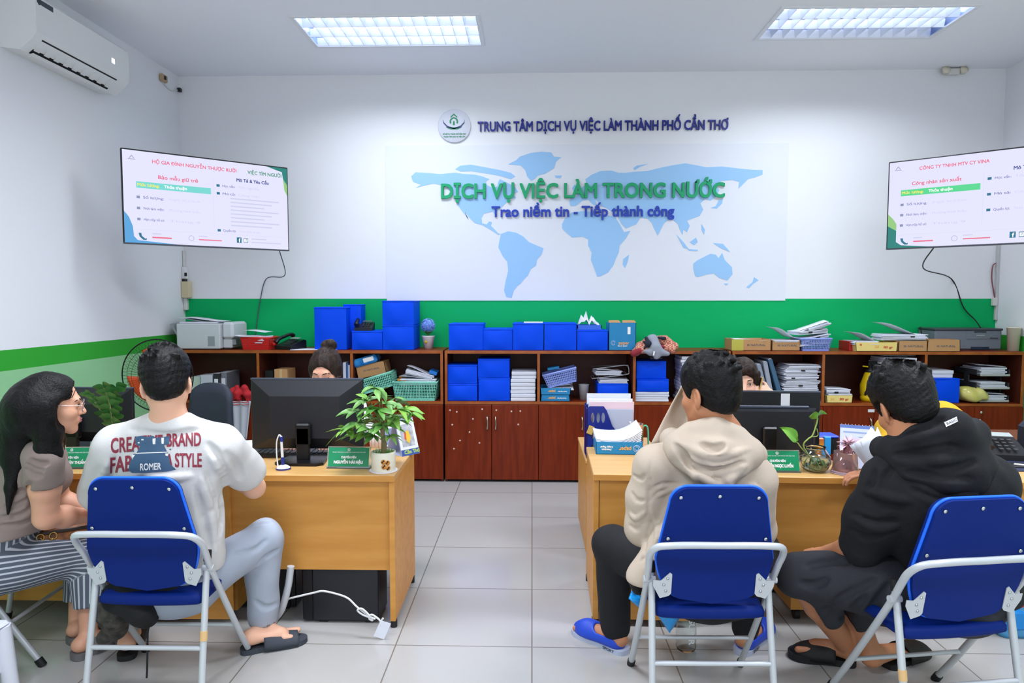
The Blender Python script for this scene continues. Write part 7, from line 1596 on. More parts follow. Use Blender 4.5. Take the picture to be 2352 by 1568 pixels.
# jeans
sd = S(lo, hi, .006)
sd.cap(hipc + np.array((0, 0, .06)), hipc, .13, .14, .04, sc=(1.2, .85, 1))
sd.path([hpR, knR, anR + np.array((0, 0, .045))], [.105, .080, .066], .03); sd.path([hpL, knL, anL + np.array((0, 0, .06))], [.105, .078, .062], .03)
sd.waves(.004, 26, 4, 5); 
for q in (((540, 1270), (585, 1262), (612, 1240)), ((590, 1300), (610, 1280), (640, 1262)), ((585, 1380), (610, 1395), (640, 1385)), ((530, 1215), (580, 1205), (620, 1200))): sd.fold(q, .006)
sd.cap(anR + np.array((0, 0, .03)), anR + np.array((0, 0, -.08)), .052, .056, .004, op='sub'); sd.cap(anL + np.array((0, 0, .045)), anL + np.array((0, 0, -.08)), .05, .055, .004, op='sub')
for an, dz in ((anR, .008), (anL, .02)): sd.cap(an + np.array((0, 0, dz - .13)), an + np.array((0, 0, dz - .1)), .12, .108, .002, op='sub')
hang(t, 'jeans', sd, mat('denim_pale', '#A6AEBB', 0.75, var=(5, '#98A1B0'), bump=(200, .1)))
m_slp = mat('slipper_grey', '#3B4049', 0.75, bump=(150, .2)); m_slk = mat('slipper_black', '#1A1B1D', 0.6)
slipper(t, heR * np.array((1, 1, 0)), toR * np.array((1, 1, 0)), m_slp, m_slp); slipper(t, heL * np.array((1, 1, 0)), toL * np.array((1, 1, 0)), m_slk, m_slk)
# ---------------------------------------------------------------- 2. woman with glasses
t = person('person with long black hair and glasses in a taupe t-shirt, in profile', (-2.2, 2.78, 0))
FY = -57
Mh = head_frame(P(121, 929, 2.64), FY, 4, 0, .97)
neck = P(98, 1008, 2.68); Rb = yawR(FY); fw, rt = Rb[:, 1], Rb[:, 0]
shR, shL = P(100, 1052, 2.60), P(112, 1048, 2.92); elR, elL = P(106, 1188, 2.66), P(135, 1150, 3.0)
wrR, wrL = P(206, 1183, 2.86), P(196, 1165, 3.02)
hipc = P(-30, 1290, 2.76); hpR, hpL = hipc + rt * .09, hipc - rt * .09
knR, knL = P(205, 1268, 2.92), P(190, 1262, 3.04); anR, anL = P(203, 1468, 2.83), P(176, 1448, 2.96)
heR, toR = V3(onz(172, 1510, .01)), V3(onz(266, 1468, .01)); heL, toL = V3(onz(160, 1474, .01)), V3(onz(235, 1445, .01))
lo, hi = bounds([H(Mh, 0, 0, .13), shR, elR, wrR, wrL, hipc, knR, knL, heR, toR, heL, toL], .25); lo[2] = -.02
sd = S(lo, hi, .005); add_head(sd, Mh, neck, .047, True)
sd.cap(neck, P(60, 1120, 2.74), .065, .095, .04, sc=(1.2, .8, 1), Rm=Rb); sd.cap(P(60, 1120, 2.74), hipc, .095, .115, .05, sc=(1.1, .85, 1), Rm=Rb)
for sh, el_, wr in ((shR, elR, wrR), (shL, elL, wrL)):
    sd.cap(neck + np.array((0, 0, -.02)), sh, .04, .045, .03); sd.path([sh, (sh + el_) / 2, el_, (el_ * .6 + wr * .4), wr], [.052, .054, .045, .044, .027], .02)
hand(sd, wrR, tuple(fw + np.array((.1, 0, -.1))), (0, 0, 1), -1, .6, .92); hand(sd, wrL, (.8, -.1, -.1), (0, 0, 1), 1, .6, .92)
for hp, kn, an in ((hpR, knR, anR), (hpL, knL, anL)): sd.path([hp, kn, an], [.08, .052, .034], .02)
foot(sd, anR, heR + np.array((0, 0, .015)), toR + np.array((0, 0, .015))); foot(sd, anL, heL + np.array((0, 0, .015)), toL + np.array((0, 0, .015)))
hang(t, 'body', sd, m_skinA)
def place_face(t, M, **k):
    n0 = set(o.name for o in kids(t)); face_parts(t, M, **k)
    for o in kids(t):
        if o.name in n0: continue
        o.matrix_parent_inverse = wm(t).inverted(); o.matrix_basis = M
        for c in kids(o): c.matrix_basis = Matrix.Identity(4); c.matrix_parent_inverse = Matrix.Identity(4)
place_face(t, Mh)
b = B(); m_gl = mat('glasses_wire', '#C9B8B4', 0.25, 0.7)
for sg in (-1, 1):
    b.tube([(sg * .034 + .025 * math.cos(x), .108 - .006 * abs(math.cos(x)) * (sg * math.cos(x) > 0), -.004 + .022 * math.sin(x)) for x in np.linspace(0, 2 * PI, 25)[:-1]], .0015, 5, True, M=Mh); b.tube([(sg * .058, .103, .002), (sg * .078, .03, .006), (sg * .080, -.012, .004), (sg * .079, -.03, -.015)], .0014, 5, M=Mh)
b.tube(catmull([(-.009, .108, .0), (0, .111, .004), (.009, .108, .0)], 4), .0015, 5, M=Mh); gl = b.build('glasses', m_gl, t)
b = B()
for sg in (-1, 1): b.lathe([(0, 0), (.0245, 0), (.0245, .0012), (0, .0012)], 20, Mh @ tr(sg * .034, .1065, -.004) @ rot('X', 90) @ Matrix.Scale(.9, 4, (0, 1, 0)))
b.build('lens', mat('lens_glass', '#FFFFFF', 0.02, trans=1.0, ior=1.05), gl)
# long hair
c = V3(Mh.to_translation()); sd = S(c + np.array((-.42, -.22, -.52)), c + np.array((.24, .38, .18)), .005); s_ = .97; Rm = R3(Mh)
sd.ell(H(Mh, 0, -.018, .036), np.array((.090, .112, .100)) * s_, 0, Rm); sd.ell(H(Mh, 0, -.06, -.02), np.array((.095, .095, .11)) * s_, .03, Rm)
sd.path([H(Mh, .03, -.07, .0), P(66, 975, 2.68), P(48, 1040, 2.66)], [.085, .10, .075], .04); sd.path([H(Mh, -.03, -.08, -.02), P(52, 985, 2.8), P(25, 1060, 2.76), P(15, 1110, 2.74)], [.085, .09, .06, .02], .04)
sd.path([P(50, 960, 2.74), P(20, 1030, 2.72), P(8, 1090, 2.70)], [.09, .07, .03], .03)
sd.path([H(Mh, .072, .012, .03), H(Mh, .082, .0, -.04), P(124, 1000, 2.60), P(131, 1040, 2.60), P(136, 1085, 2.62)], [.028, .032, .028, .018, .006], .02); sd.path([H(Mh, .075, -.02, .0), P(108, 985, 2.59), P(100, 1035, 2.575), P(60, 1075, 2.585)], [.04, .045, .03, .01], .03)
sd.path([P(40, 1050, 2.64), P(24, 1120, 2.60), P(18, 1180, 2.59)], [.05, .02, .005], .02)
sd.path([H(Mh, -.07, .015, .03), H(Mh, -.082, .0, -.05), P(135, 1010, 2.82), P(140, 1060, 2.86)], [.028, .03, .025, .01], .02)
sd.ell(H(Mh, 0, .110, -.004), np.array((.076, .086, .110)) * s_, .006, Rm, 'sub'); sd.ell(H(Mh, .085, .062, -.035), np.array((.045, .050, .075)) * s_, .006, Rm, 'sub')
sd.waves(.0012, 90, 5, 5, (1, 1, .10)); sd.waves(.0007, 300, 6, 4, (1, 1, .05))
hang(t, 'hair', sd, m_hair)
b = B(); b.tube(catmull([H(Mh, .055, .068, .062), H(Mh, .065, .06, .045), H(Mh, .07, .052, .03)], 5), .0018, 5); b.tube(catmull([H(Mh, .04, .078, .068), H(Mh, .058, .072, .05), H(Mh, .062, .066, .035)], 5), .0014, 5); b.build('hair_wisp', m_hair, t)
# t-shirt
sd = S(lo, hi, .0055)
sd.cap(P(78, 1066, 2.75), P(20, 1225, 2.76), .132, .150, .04, sc=(1.18, .82, 1), Rm=Rb); sd.cap(P(20, 1225, 2.76), P(-20, 1270, 2.76), .15, .155, .03, sc=(1.15, .85, 1), Rm=Rb)
sd.ell(P(105, 1100, 2.80), (.10, .10, .08), .05); sd.cap(neck + np.array((0, 0, -.025)), shR, .055, .066, .04); sd.cap(neck + np.array((0, 0, -.025)), shL, .055, .06, .04)
d_ = (elR - shR) / np.linalg.norm(elR - shR); sd.cap(shR, shR + d_ * .095, .068, .069, .03); d2_ = (elL - shL) / np.linalg.norm(elL - shL); sd.cap(shL, shL + d2_ * .09, .062, .062, .03)
sd.waves(.003, 40, 3, 5, (.5, .5, 1.6))
for q in (((5, 1165), (40, 1160), (76, 1140)), ((0, 1188), (40, 1185), (78, 1165)), ((0, 1208), (50, 1203), (80, 1188)), ((30, 1130), (55, 1125), (70, 1108)), ((62, 1066), (80, 1080), (96, 1080)), ((60, 1078), (78, 1092), (92, 1092)), ((70, 1056), (90, 1066), (108, 1064))): sd.fold(q, .0055)
sd.cap(shR + d_ * .118, shR + d_ * .2, .060, .066, .010, op='sub'); sd.cap(shL + d2_ * .11, shL + d2_ * .2, .056, .06, .004, op='sub'); sd.ell(neck + np.array((0, 0, .03)), (.06, .06, .05), .006, None, 'sub'); sd.half(P(20, 1246, 2.6), (0.12, 0, -1), .01)
hang(t, 'tshirt', sd, mat('tshirt_taupe', '#8A7B74', 0.85, bump=(180, .1)))
# striped trousers
sd = S(lo, hi, .0055)
sd.cap(P(4, 1212, 2.765), hipc, .140, .155, .04, sc=(1.15, .9, 1), Rm=Rb); sd.path([hpR, knR, anR + np.array((0, 0, .065))], [.125, .085, .052], .03); sd.path([hpL, knL, anL + np.array((0, 0, .065))], [.12, .082, .05], .03)
sd.waves(.003, 30, 14, 4)
for an in (anR, anL): sd.cap(an + np.array((0, 0, .02)), an + np.array((0, 0, -.08)), .13, .12, .002, op='sub')
m = mat('striped_cloth', '#59616F', 0.8); nt = m.node_tree; at_ = nt.nodes.new('ShaderNodeAttribute'); at_.attribute_name = 'stripe'; f1 = nt.nodes.new('ShaderNodeMath'); f1.operation = 'FRACT'; rp = nt.nodes.new('ShaderNodeValToRGB'); rp.color_ramp.elements[0].position = .62; rp.color_ramp.elements[0].color = lin('#59616F'); rp.color_ramp.elements[1].position = .72; rp.color_ramp.elements[1].color = lin('#C6CAD2')
nt.links.new(at_.outputs['Fac'], f1.inputs[0]); nt.links.new(f1.outputs[0], rp.inputs[0]); nt.links.new(rp.outputs[0], nt.nodes['Principled BSDF'].inputs['Base Color'])
tr_ = hang(t, 'trousers', sd, m)
n = len(tr_.data.vertices); co = np.empty(n * 3, np.float32); tr_.data.vertices.foreach_get('co', co); co = co.reshape(-1, 3)
best = np.full(n, 9.0); val = np.zeros(n)
for a_, c_, r0 in ((hpR, knR, .1), (knR, anR, .065), (hpL, knL, .1), (knL, anL, .065), (hipc + np.array((0, 0, .22)), hipc, .16)):
    e = c_ - a_; L_ = np.linalg.norm(e); e = e / L_; q = co - a_; tt = np.clip(q @ e, 0, L_); rv = q - tt[:, None] * e; dist = np.linalg.norm(rv, axis=1) - r0
    w0 = np.cross(e, np.array((.31, .9, .2))); w0 /= np.linalg.norm(w0); w1 = np.cross(e, w0); ang = np.arctan2(rv @ w1, rv @ w0); sel = dist < best; best[sel] = dist[sel]; val[sel] = (ang * r0 / .019)[sel]
at2 = tr_.data.attributes.new('stripe', 'FLOAT', 'POINT'); at2.data.foreach_set('value', val.astype(np.float32))
m_gs = mat('slipon_grey', '#6D6A6C', 0.75)
slipper(t, heR * np.array((1, 1, 0)), toR * np.array((1, 1, 0)), m_gs, m_gs, True, .03); slipper(t, heL * np.array((1, 1, 0)), toL * np.array((1, 1, 0)), m_gs, m_gs, True, .03)
b = B(); b.tube([tuple(wrR + rt * .034 * math.cos(x) + np.array((0, 0, .034)) * math.sin(x)) for x in np.linspace(0, 2 * PI, 21)[:-1]], .0025, 5, True); b.build('bracelet', mat('bead_brown', '#5A3A2A', 0.5), t)
bagp = P(152, 1226, 2.86); tb = thing('handbag', 'small brown patterned handbag with gold rings on the lap of the woman with glasses', 'handbag', bagp, FY + 90)
b = B(); b.box((0, 0, .0), (.20, .07, .075), .02); b.build('body', mat('bag_brown', '#5E3A22', 0.45, var=(26, '#A8642C')), tb)
b = B()
for xx in (-.09, -.045): b.tube([(xx + .014 * math.cos(x), -.038, .012 + .014 * math.sin(x)) for x in np.linspace(0, 2 * PI, 17)[:-1]], .0025, 5, True)
b.tube(catmull([(-.09, -.038, .01), (-.07, -.042, -.012), (-.045, -.038, .0)], 5), .002, 5); b.build('ring', mat('gold', '#C9A85A', 0.25, 1.0), tb)
b = B(); b.bb(-.105, .102, -.037, -.032, .02, .034, .002); b.build('flap', mat('bag_dark', '#2A1A12', 0.5), tb)
# ---------------------------------------------------------------- 3. woman with the bun behind the left monitor
t = person('person with a top bun in a white shirt, looking down behind the left monitor', (-1.16, 3.95, 0))
Mh = head_frame(P(748, 850, 3.86), 178, 22, 0, .98); neck = P(749, 900, 3.93)
shR, shL = P(690, 918, 3.95), P(812, 918, 3.95); hipc = np.array((neck[0], 4.02, .5)); elR, elL = P(676, 1010, 3.85), P(836, 985, 3.85); wrR, wrL = np.array((neck[0] - .08, 3.62, .77)), np.array((neck[0] + .12, 3.62, .77))
knR, knL = np.array((neck[0] - .1, 3.72, .5)), np.array((neck[0] + .1, 3.72, .5)); anR, anL = knR * np.array((1, 1, .16)), knL * np.array((1, 1, .16))
lo, hi = bounds([H(Mh, 0, 0, .15), shR, shL, elR, elL, wrR, wrL, knR, knL, hipc], .25); lo[2] = -.02
sd = S(lo, hi, .006); add_head(sd, Mh, neck, .048, True)
sd.cap(neck, hipc, .08, .13, .05, sc=(1.25, .8, 1))
for sh, el_, wr, sg in ((shR, elR, wrR, 1), (shL, elL, wrL, -1)): sd.cap(neck, sh, .04, .045, .03); sd.path([sh, el_, wr], [.045, .04, .027], .02); hand(sd, wr, (.05 * sg, -1, -.1), (0, 0, 1), -sg, .5, .9)
for hp, kn, an in ((hipc - np.array((.09, 0, 0)), knR, anR), (hipc + np.array((.09, 0, 0)), knL, anL)): sd.path([hp, kn, an], [.08, .055, .036], .02); foot(sd, an, an * np.array((1, 1, 0)) + np.array((0, .04, 0)), an * np.array((1, 1, 0)) + np.array((0, -.18, 0)))
hang(t, 'body', sd, m_skinA); place_face(t, Mh, closed=True)
c = V3(Mh.to_translation()); sd = S(c - .2, c + .22, .004); Rm = R3(Mh); s_ = .98
sd.ell(H(Mh, 0, -.016, .034), np.array((.088, .105, .098)) * s_, 0, Rm); bun = P(755, 793, 3.90); sd.ell(bun, (.046, .044, .034), .008); sd.ell(bun + np.array((.012, -.01, .012)), (.03, .03, .024), .008)
for sg in (-1, 1): sd.ell(H(Mh, sg * .074, -.002, .0), np.array((.022, .05, .055)) * s_, .02, Rm)
sd.ell(H(Mh, 0, .116, -.018), np.array((.076, .066, .098)) * s_, .01, Rm, 'sub'); sd.half(H(Mh, 0, -.09, -.075), R3(Mh) @ np.array((0, .35, -1.0)), .012); sd.waves(.0016, 190, 7, 5, (1, 1, .3)); hang(t, 'hair', sd, m_hairb)
b = B(); b.tube([tuple(bun + np.array((.044 * math.cos(x), .044 * math.sin(x), -.03))) for x in np.linspace(0, 2 * PI, 25)[:-1]], .007, 6, True); b.build('hair_tie', mat('hair_tie', '#5A3A52', 0.7), t)
m_ws = mat('shirt_white', '#E4E6EC', 0.75, bump=(120, .08))
def simple_top(t, lo, hi, neck, hipc, shs, els, wrs, m, r=.15, sl=.06, h=.006, cut=True, sc=(1.25, .8, 1), seed=1, Rm=None, name='shirt', long_=True):
    sd = S(lo, hi, h); sd.cap(neck + np.array((0, 0, -.10)), hipc + np.array((0, 0, .02)), r * .92, r, .05, sc=sc, Rm=Rm)
    for sh, el_, wr in zip(shs, els, wrs):
        sd.cap(neck + np.array((0, 0, -.03)), sh, .052, sl, .045); e = el_ if not long_ else wr * .85 + el_ * .15
        sd.path([sh, el_] + ([e] if long_ else []), [sl, sl * .92] + ([sl * .72] if long_ else []), .03)
    sd.waves(.0035, 36, seed, 5)
    sd.ell(neck + np.array((0, 0, .04)), (.066, .066, .06), .006, None, 'sub')
    return sd.build(name, m, t)
simple_top(t, lo, hi, neck, hipc, (shR, shL), (elR, elL), (wrR, wrL), m_ws, seed=4)
sd = S(lo, hi, .007); sd.ell(hipc, (.17, .14, .11), .03)
for hp, kn, an in ((hipc - np.array((.09, 0, 0)), knR, anR), (hipc + np.array((.09, 0, 0)), knL, anL)): sd.path([hp, kn, an + np.array((0, 0, .05))], [.105, .075, .055], .03)
m_dkt = mat('trousers_dark', '#1B1D24', 0.8); hang(t, 'trousers', sd, m_dkt)
# ---------------------------------------------------------------- 4. woman on the phone behind the right monitor
t = person('person with swept dark hair, one eye visible over the right monitor, hand at the cheek', (1.2, 4.0, 0))
Mh = head_frame(P(1704, 874, 3.90), 172, 6, -4, .98); neck = P(1706, 930, 3.96)
shR, shL = P(1640, 955, 3.98), P(1772, 955, 3.98); hipc = np.array((neck[0], 4.05, .5)); elR, elL = P(1630, 1030, 3.85), P(1795, 990, 3.82); wrR = np.array((neck[0] - .1, 3.7, .77)); wrL = P(1768, 905, 3.84)
knR, knL = np.array((neck[0] - .1, 3.76, .5)), np.array((neck[0] + .1, 3.76, .5)); anR, anL = knR * np.array((1, 1, .16)), knL * np.array((1, 1, .16))
lo, hi = bounds([H(Mh, 0, 0, .15), shR, shL, elR, elL, wrR, wrL, knR, knL, hipc], .25); lo[2] = -.02
sd = S(lo, hi, .006); add_head(sd, Mh, neck, .048, True)
sd.cap(neck, hipc, .08, .13, .05, sc=(1.25, .8, 1))
for sh, el_, wr in ((shR, elR, wrR), (shL, elL, wrL)): sd.cap(neck, sh, .04, .045, .03); sd.path([sh, el_, wr], [.045, .04, .027], .02)
hand(sd, wrR, (0, -1, -.1), (0, 0, 1), -1, .5, .9); hand(sd, wrL, (-.85, .0, .35), (.1, -.9, .3), 1, .45, .88)
for hp, kn, an in ((hipc - np.array((.09, 0, 0)), knR, anR), (hipc + np.array((.09, 0, 0)), knL, anL)): sd.path([hp, kn, an], [.08, .055, .036], .02); foot(sd, an, an * np.array((1, 1, 0)) + np.array((0, .04, 0)), an * np.array((1, 1, 0)) + np.array((0, -.18, 0)))
hang(t, 'body', sd, m_skinC); place_face(t, Mh)
c = V3(Mh.to_translation()); sd = S(c - .2, c + .2, .004); Rm = R3(Mh)
sd.ell(H(Mh, 0, -.016, .036), np.array((.088, .106, .100)) * s_, 0, Rm); sd.path([H(Mh, -.02, .085, .088), H(Mh, .05, .085, .07), H(Mh, .08, .04, .02), H(Mh, .08, .01, -.06)], [.02, .024, .024, .02], .02); sd.path([H(Mh, -.02, .085, .088), H(Mh, -.06, .07, .06), H(Mh, -.083, .03, .0), H(Mh, -.082, .005, -.08)], [.02, .02, .018, .016], .02)
sd.ell(H(Mh, -.006, .118, -.03), np.array((.066, .062, .094)) * s_, .01, Rm, 'sub'); sd.half(H(Mh, 0, -.09, -.10), (0, 0, -1), .012); sd.waves(.0016, 190, 17, 5, (1, .4, 1)); hang(t, 'hair', sd, m_hairb)
simple_top(t, lo, hi, neck, hipc, (shR, shL), (elR, elL), (wrR, wrL * .8 + elL * .2), m_ws, seed=6)
sd = S(lo, hi, .007); sd.ell(hipc, (.17, .14, .11), .03)
for hp, kn, an in ((hipc - np.array((.09, 0, 0)), knR, anR), (hipc + np.array((.09, 0, 0)), knL, anL)): sd.path([hp, kn, an + np.array((0, 0, .05))], [.105, .075, .055], .03)
hang(t, 'trousers', sd, m_dkt)
ph = thing('mobile_phone', 'phone with a tan edge held to the cheek behind the right monitor', 'phone', P(1741, 893, 3.86)); b = B(); b.box((0, 0, 0), (.009, .07, .14), .003, rot('Y', 12)); b.build('case', mat('phone_tan', '#C9A05A', 0.35), ph); b = B(); b.box((-.0055, 0, 0), (.001, .062, .13), 0, rot('Y', 12)); b.build('screen', m_black, ph)
# ---------------------------------------------------------------- 5. man in the beige jacket
t = person('person in a beige hooded jacket and black trousers on a blue chair', (.68, 2.6, 0))
Mh = head_frame(P(1629, 905, 2.60), 36, 6, 4, 1.06); neck = P(1652, 1000, 2.62)
shR, shL = P(1732, 1100, 2.64), P(1506, 1070, 2.62); elR, elL = P(1740, 1215, 2.74), P(1478, 1212, 2.66); wrR, wrL = P(1680, 1215, 2.95), P(1540, 1225, 2.92)
hipc = P(1640, 1350, 2.63); hpR, hpL = hipc + np.array((.09, 0, 0)), hipc - np.array((.09, 0, 0))
knR, knL = P(1745, 1255, 2.93), P(1408, 1255, 2.92); anR, anL = P(1712, 1468, 2.95), P(1412, 1462, 2.94)
heR, toR = V3(onz(1702, 1502, .0)), V3(onz(1765, 1446, .0)); heL, toL = V3(onz(1434, 1500, .0)), V3(onz(1328, 1452, .0))
lo, hi = bounds([H(Mh, 0, 0, .14), shR, shL, elR, elL, wrR, wrL, knR, knL, heR, toR, heL, toL, P(1470, 1350, 2.5)], .25); lo[2] = -.02
sd = S(lo, hi, .0055); add_head(sd, Mh, neck, .058)
sd.cap(neck, P(1640, 1120, 2.62), .075, .13, .05, sc=(1.2, .75, 1)); sd.cap(P(1640, 1120, 2.62), hipc, .13, .13, .05, sc=(1.1, .75, 1))
for sh, el_, wr in ((shR, elR, wrR), (shL, elL, wrL)): sd.cap(neck, sh, .05, .05, .03); sd.path([sh, el_, wr], [.05, .043, .028], .02)
hand(sd, wrR, (-.7, .5, -.1), (0, 0, 1), 1, .5); hand(sd, wrL, (.7, .5, -.1), (0, 0, 1), -1, .5)
for hp, kn, an in ((hpR, knR, anR), (hpL, knL, anL)): sd.path([hp, kn, an], [.078, .052, .036], .02)
U = np.array((0, 0, .022)); foot(sd, anR, heR + U, toR + U); foot(sd, anL, heL + U, toL + U)
hang(t, 'body', sd, m_skinB)
short_hair(Mh, t, m_hair, 11, .036, -.075, side=.015)
m_jk = mat('jacket_beige', '#BFAF9D', 0.8, bump=(140, .08))
sd = S(lo, hi, .006)
sd.cap(P(1632, 1105, 2.63), P(1640, 1300, 2.64), .185, .190, .03, sc=(1.12, .72, 1)); sd.cap(neck + np.array((0, 0, -.03)), shR, .065, .08, .05); sd.cap(neck + np.array((0, 0, -.03)), shL, .065, .08, .05)
sd.path([shL, (shL + elL) / 2 + np.array((-.012, 0, 0)), elL, wrL * .8 + elL * .2], [.082, .074, .07, .055], .03); sd.path([shR, elR, wrR * .8 + elR * .2], [.082, .068, .055], .03)
sd.cap(P(1540, 1260, 2.56), P(1478, 1318, 2.55), .07, .055, .04); sd.cap(P(1560, 1200, 2.56), P(1470, 1330, 2.54), .05, .045, .04)
sd.waves(.0022, 20, 21, 5); sd.waves(.0009, 70, 22, 4)
for q in (((1492, 1060), (1493, 1120), (1488, 1185)), ((1490, 1128), (1520, 1112), (1560, 1110)), ((1490, 1150), (1520, 1130), (1545, 1128)), ((1445, 1205), (1462, 1215), (1480, 1200)), ((1500, 1190), (1482, 1250), (1475, 1300)), ((1740, 1110), (1752, 1150), (1762, 1200)), ((1470, 1290), (1500, 1262), (1520, 1230)), ((1452, 1090), (1470, 1100), (1482, 1090)), ((1450, 1130), (1465, 1150), (1482, 1148))): sd.fold(q, .0055, 0, 'sub', .008)
for q in (((1500, 1142), (1550, 1122), (1640, 1122)), ((1496, 1170), (1510, 1220), (1500, 1280)), ((1448, 1180), (1462, 1190), (1482, 1175)), ((1690, 1120), (1725, 1115), (1750, 1130))): sd.fold(q, .006, .004, 'add', .012)
sd.ell(neck + np.array((-.01, .03, .06)), (.075, .08, .08), .006, None, 'sub'); sd.half(P(1560, 1352, 2.55), (-.15, 0, -1), .012)
jk = hang(t, 'jacket', sd, m_jk)
# hood lying on the shoulders
sd = S(P(1640, 1040, 2.55) - .3, P(1640, 1040, 2.55) + .3, .005)
sd.path([P(1546, 1012, 2.66), P(1565, 1030, 2.55), P(1640, 1035, 2.50), P(1712, 1040, 2.55), P(1732, 1045, 2.66)], [.05, .06, .062, .06, .048], .03)
sd.path([P(1590, 990, 2.56), P(1640, 985, 2.53), P(1695, 1000, 2.56)], [.04, .045, .04], .03); sd.cap(P(1600, 1060, 2.505), P(1690, 1070, 2.50), .05, .045, .04)
sd.path([P(1560, 1060, 2.52), P(1600, 1090, 2.475), P(1650, 1112, 2.455), P(1668, 1112, 2.455), P(1700, 1080, 2.48), P(1730, 1060, 2.53)], [.02, .021, .022, .022, .02, .018], .012)
sd.waves(.003, 45, 31, 5)
for q in (((1560, 1045), (1600, 1075), (1655, 1080), (1710, 1062)), ((1635, 1092), (1655, 1105), (1668, 1110)), ((1610, 1020), (1640, 1032), (1665, 1022)), ((1548, 1020), (1575, 1050), (1590, 1075)), ((1620, 1050), (1650, 1058), (1690, 1048))): sd.fold(q, .011, 0, 'sub', .014)
for q in (((1590, 1062), (1640, 1088), (1712, 1070)), ((1605, 1090), (1650, 1112), (1700, 1084)), ((1570, 1020), (1640, 1050), (1720, 1030))): sd.fold(q, .010, .003, 'add', .016)
sd.ell(neck + np.array((-.01, .05, .07)), (.078, .10, .09), .008, None, 'sub'); hang(t, 'hood', sd, m_jk)
def flap(u, v):
    l0 = [P(1577, 868, 2.80), P(1545, 925, 2.79), P(1520, 972, 2.76), P(1494, 1022, 2.70)]; l1 = [P(1582, 875, 2.80), P(1590, 930, 2.80), P(1605, 985, 2.76), P(1612, 1030, 2.70)]
    i = min(2, int(u * 3)); f = u * 3 - i; a, c = l0[i] * (1 - f) + l0[i + 1] * f, l1[i] * (1 - f) + l1[i + 1] * f; q = a * (1 - v) + c * v; q[1] += .05 * math.sin(PI * v) - .02 * v; return tuple(q)
b = B(); b.grid(flap, 14, 8); b.build('raised_collar', m_jk, t, solid=.006)
sd = S(lo, hi, .006); sd.cap(hipc + np.array((0, 0, .05)), hipc, .13, .14, .04, sc=(1.2, .85, 1))
sd.path([hpL, knL, anL + np.array((0, 0, .05))], [.108, .084, .062], .03); sd.path([hpR, knR, anR + np.array((0, 0, .05))], [.108, .08, .06], .03); sd.waves(.004, 28, 41, 5)
for an in (anR, anL): sd.cap(an + np.array((0, 0, -.125)), an + np.array((0, 0, -.10)), .125, .115, .002, op='sub')
hang(t, 'trousers', sd, mat('trousers_black', '#101116', 0.8, bump=(160, .1)))
def clog(t, heel, toe):
    M, L_ = shoe_frame(heel, toe); L_ += .015; wd = .105
    ol = [(p[0], p[1]) for p in catmull([(x, y, 0) for x, y in sole_outline(L_, wd)], 3, True)]
    b = B(); b.prism(ol, 0, .022, M); s_ = b.build('clog', mat('clog_sole', '#AEB6CC', 0.5), t)
    c0 = V3(M @ Vector((0, L_ / 2, .03))); sd = S(c0 - .19, c0 + .19, .004); Rm = np.array(M.to_3x3())
    W = lambda x, y, z: V3(M @ Vector((x, y, z)))
    sd.cap(W(0, .045, .045), W(0, L_ * .72, .035), .047, .050, .02, sc=(1.0, 1.0, .95), Rm=Rm); sd.ell(W(0, L_ * .70, .032), (.053, .085, .042), .02, Rm)
    sd.cap(W(0, .035, .07), W(0, L_ * .42, .075), .036, .040, .01, op='sub'); sd.ell(W(0, .05, .10), (.05, .10, .045), .01, Rm, 'sub'); sd.half(W(0, 0, .02), tuple(-Rm[:, 2]), .002)
    sd.build('upper', mat('clog_blue', '#1E46C0', 0.45), s_)
    b = B()
    for k in range(5): b.tube([W(-.03 + .004 * k, L_ * (.62 + .06 * k), .068 - .005 * k), W(0, L_ * (.64 + .06 * k), .0765 - .006 * k), W(.03 - .004 * k, L_ * (.62 + .06 * k), .068 - .005 * k)], .002, 5)
    b.build('vent_ridges', mat('clog_light', '#3F7BE8', 0.5), s_)
    for sx in (-1, 1):
        Mt = M @ tr(sx * wd * .405, L_ * .20, .011) @ rot('Z', 90 * sx) @ FACE
        o = text('print', 'SPORT', .016, Mt, mat('clog_print', '#3A4458', 0.6), s_, width=.06, bold=.0006); o.matrix_parent_inverse = Matrix.Identity(4); o.matrix_basis = wm(s_).inverted() @ Mt
clog(t, heL, toL); clog(t, heR, toR)
# ---------------------------------------------------------------- 6. man in the black hoodie
t = person('person in a black hoodie and dark shorts, bent forward on the right-hand blue chair', (1.45, 2.5, 0))
Mh = head_frame(P(2078, 932, 2.50), 0, 24, -8, 1.10); neck = P(2110, 1020, 2.46)
shR, shL = P(2262, 1115, 2.48), P(2040, 1110, 2.50); elL, wrL = P(1985, 1258, 2.56), P(1905, 1268, 2.68); elR, wrR = P(2240, 1150, 2.80), P(2020, 1085, 2.98)
hipc = P(2205, 1372, 2.48); Rb = yawR(14)
knL, knR = P(1836, 1322, 2.66), P(1930, 1345, 2.86); anL, anR = P(1950, 1490, 2.82), P(2003, 1500, 2.76)
heL, toL = V3(onz(1958, 1518, .012)), V3(onz(1826, 1500, .012)); heR, toR = V3(onz(1990, 1545, .012)), V3(onz(2094, 1502, .012))
lo, hi = bounds([H(Mh, 0, 0, .14), shR, shL, elL, wrL, elR, wrR, hipc, knL, knR, heL, toL, heR, toR, P(2330, 1150, 2.4)], .25); lo[2] = -.02
sd = S(lo, hi, .0055); add_head(sd, Mh, neck, .06)
sd.cap(neck, P(2160, 1150, 2.46), .08, .14, .05, sc=(1.2, .8, 1)); sd.cap(P(2160, 1150, 2.46), hipc, .14, .14, .05, sc=(1.1, .8, 1))
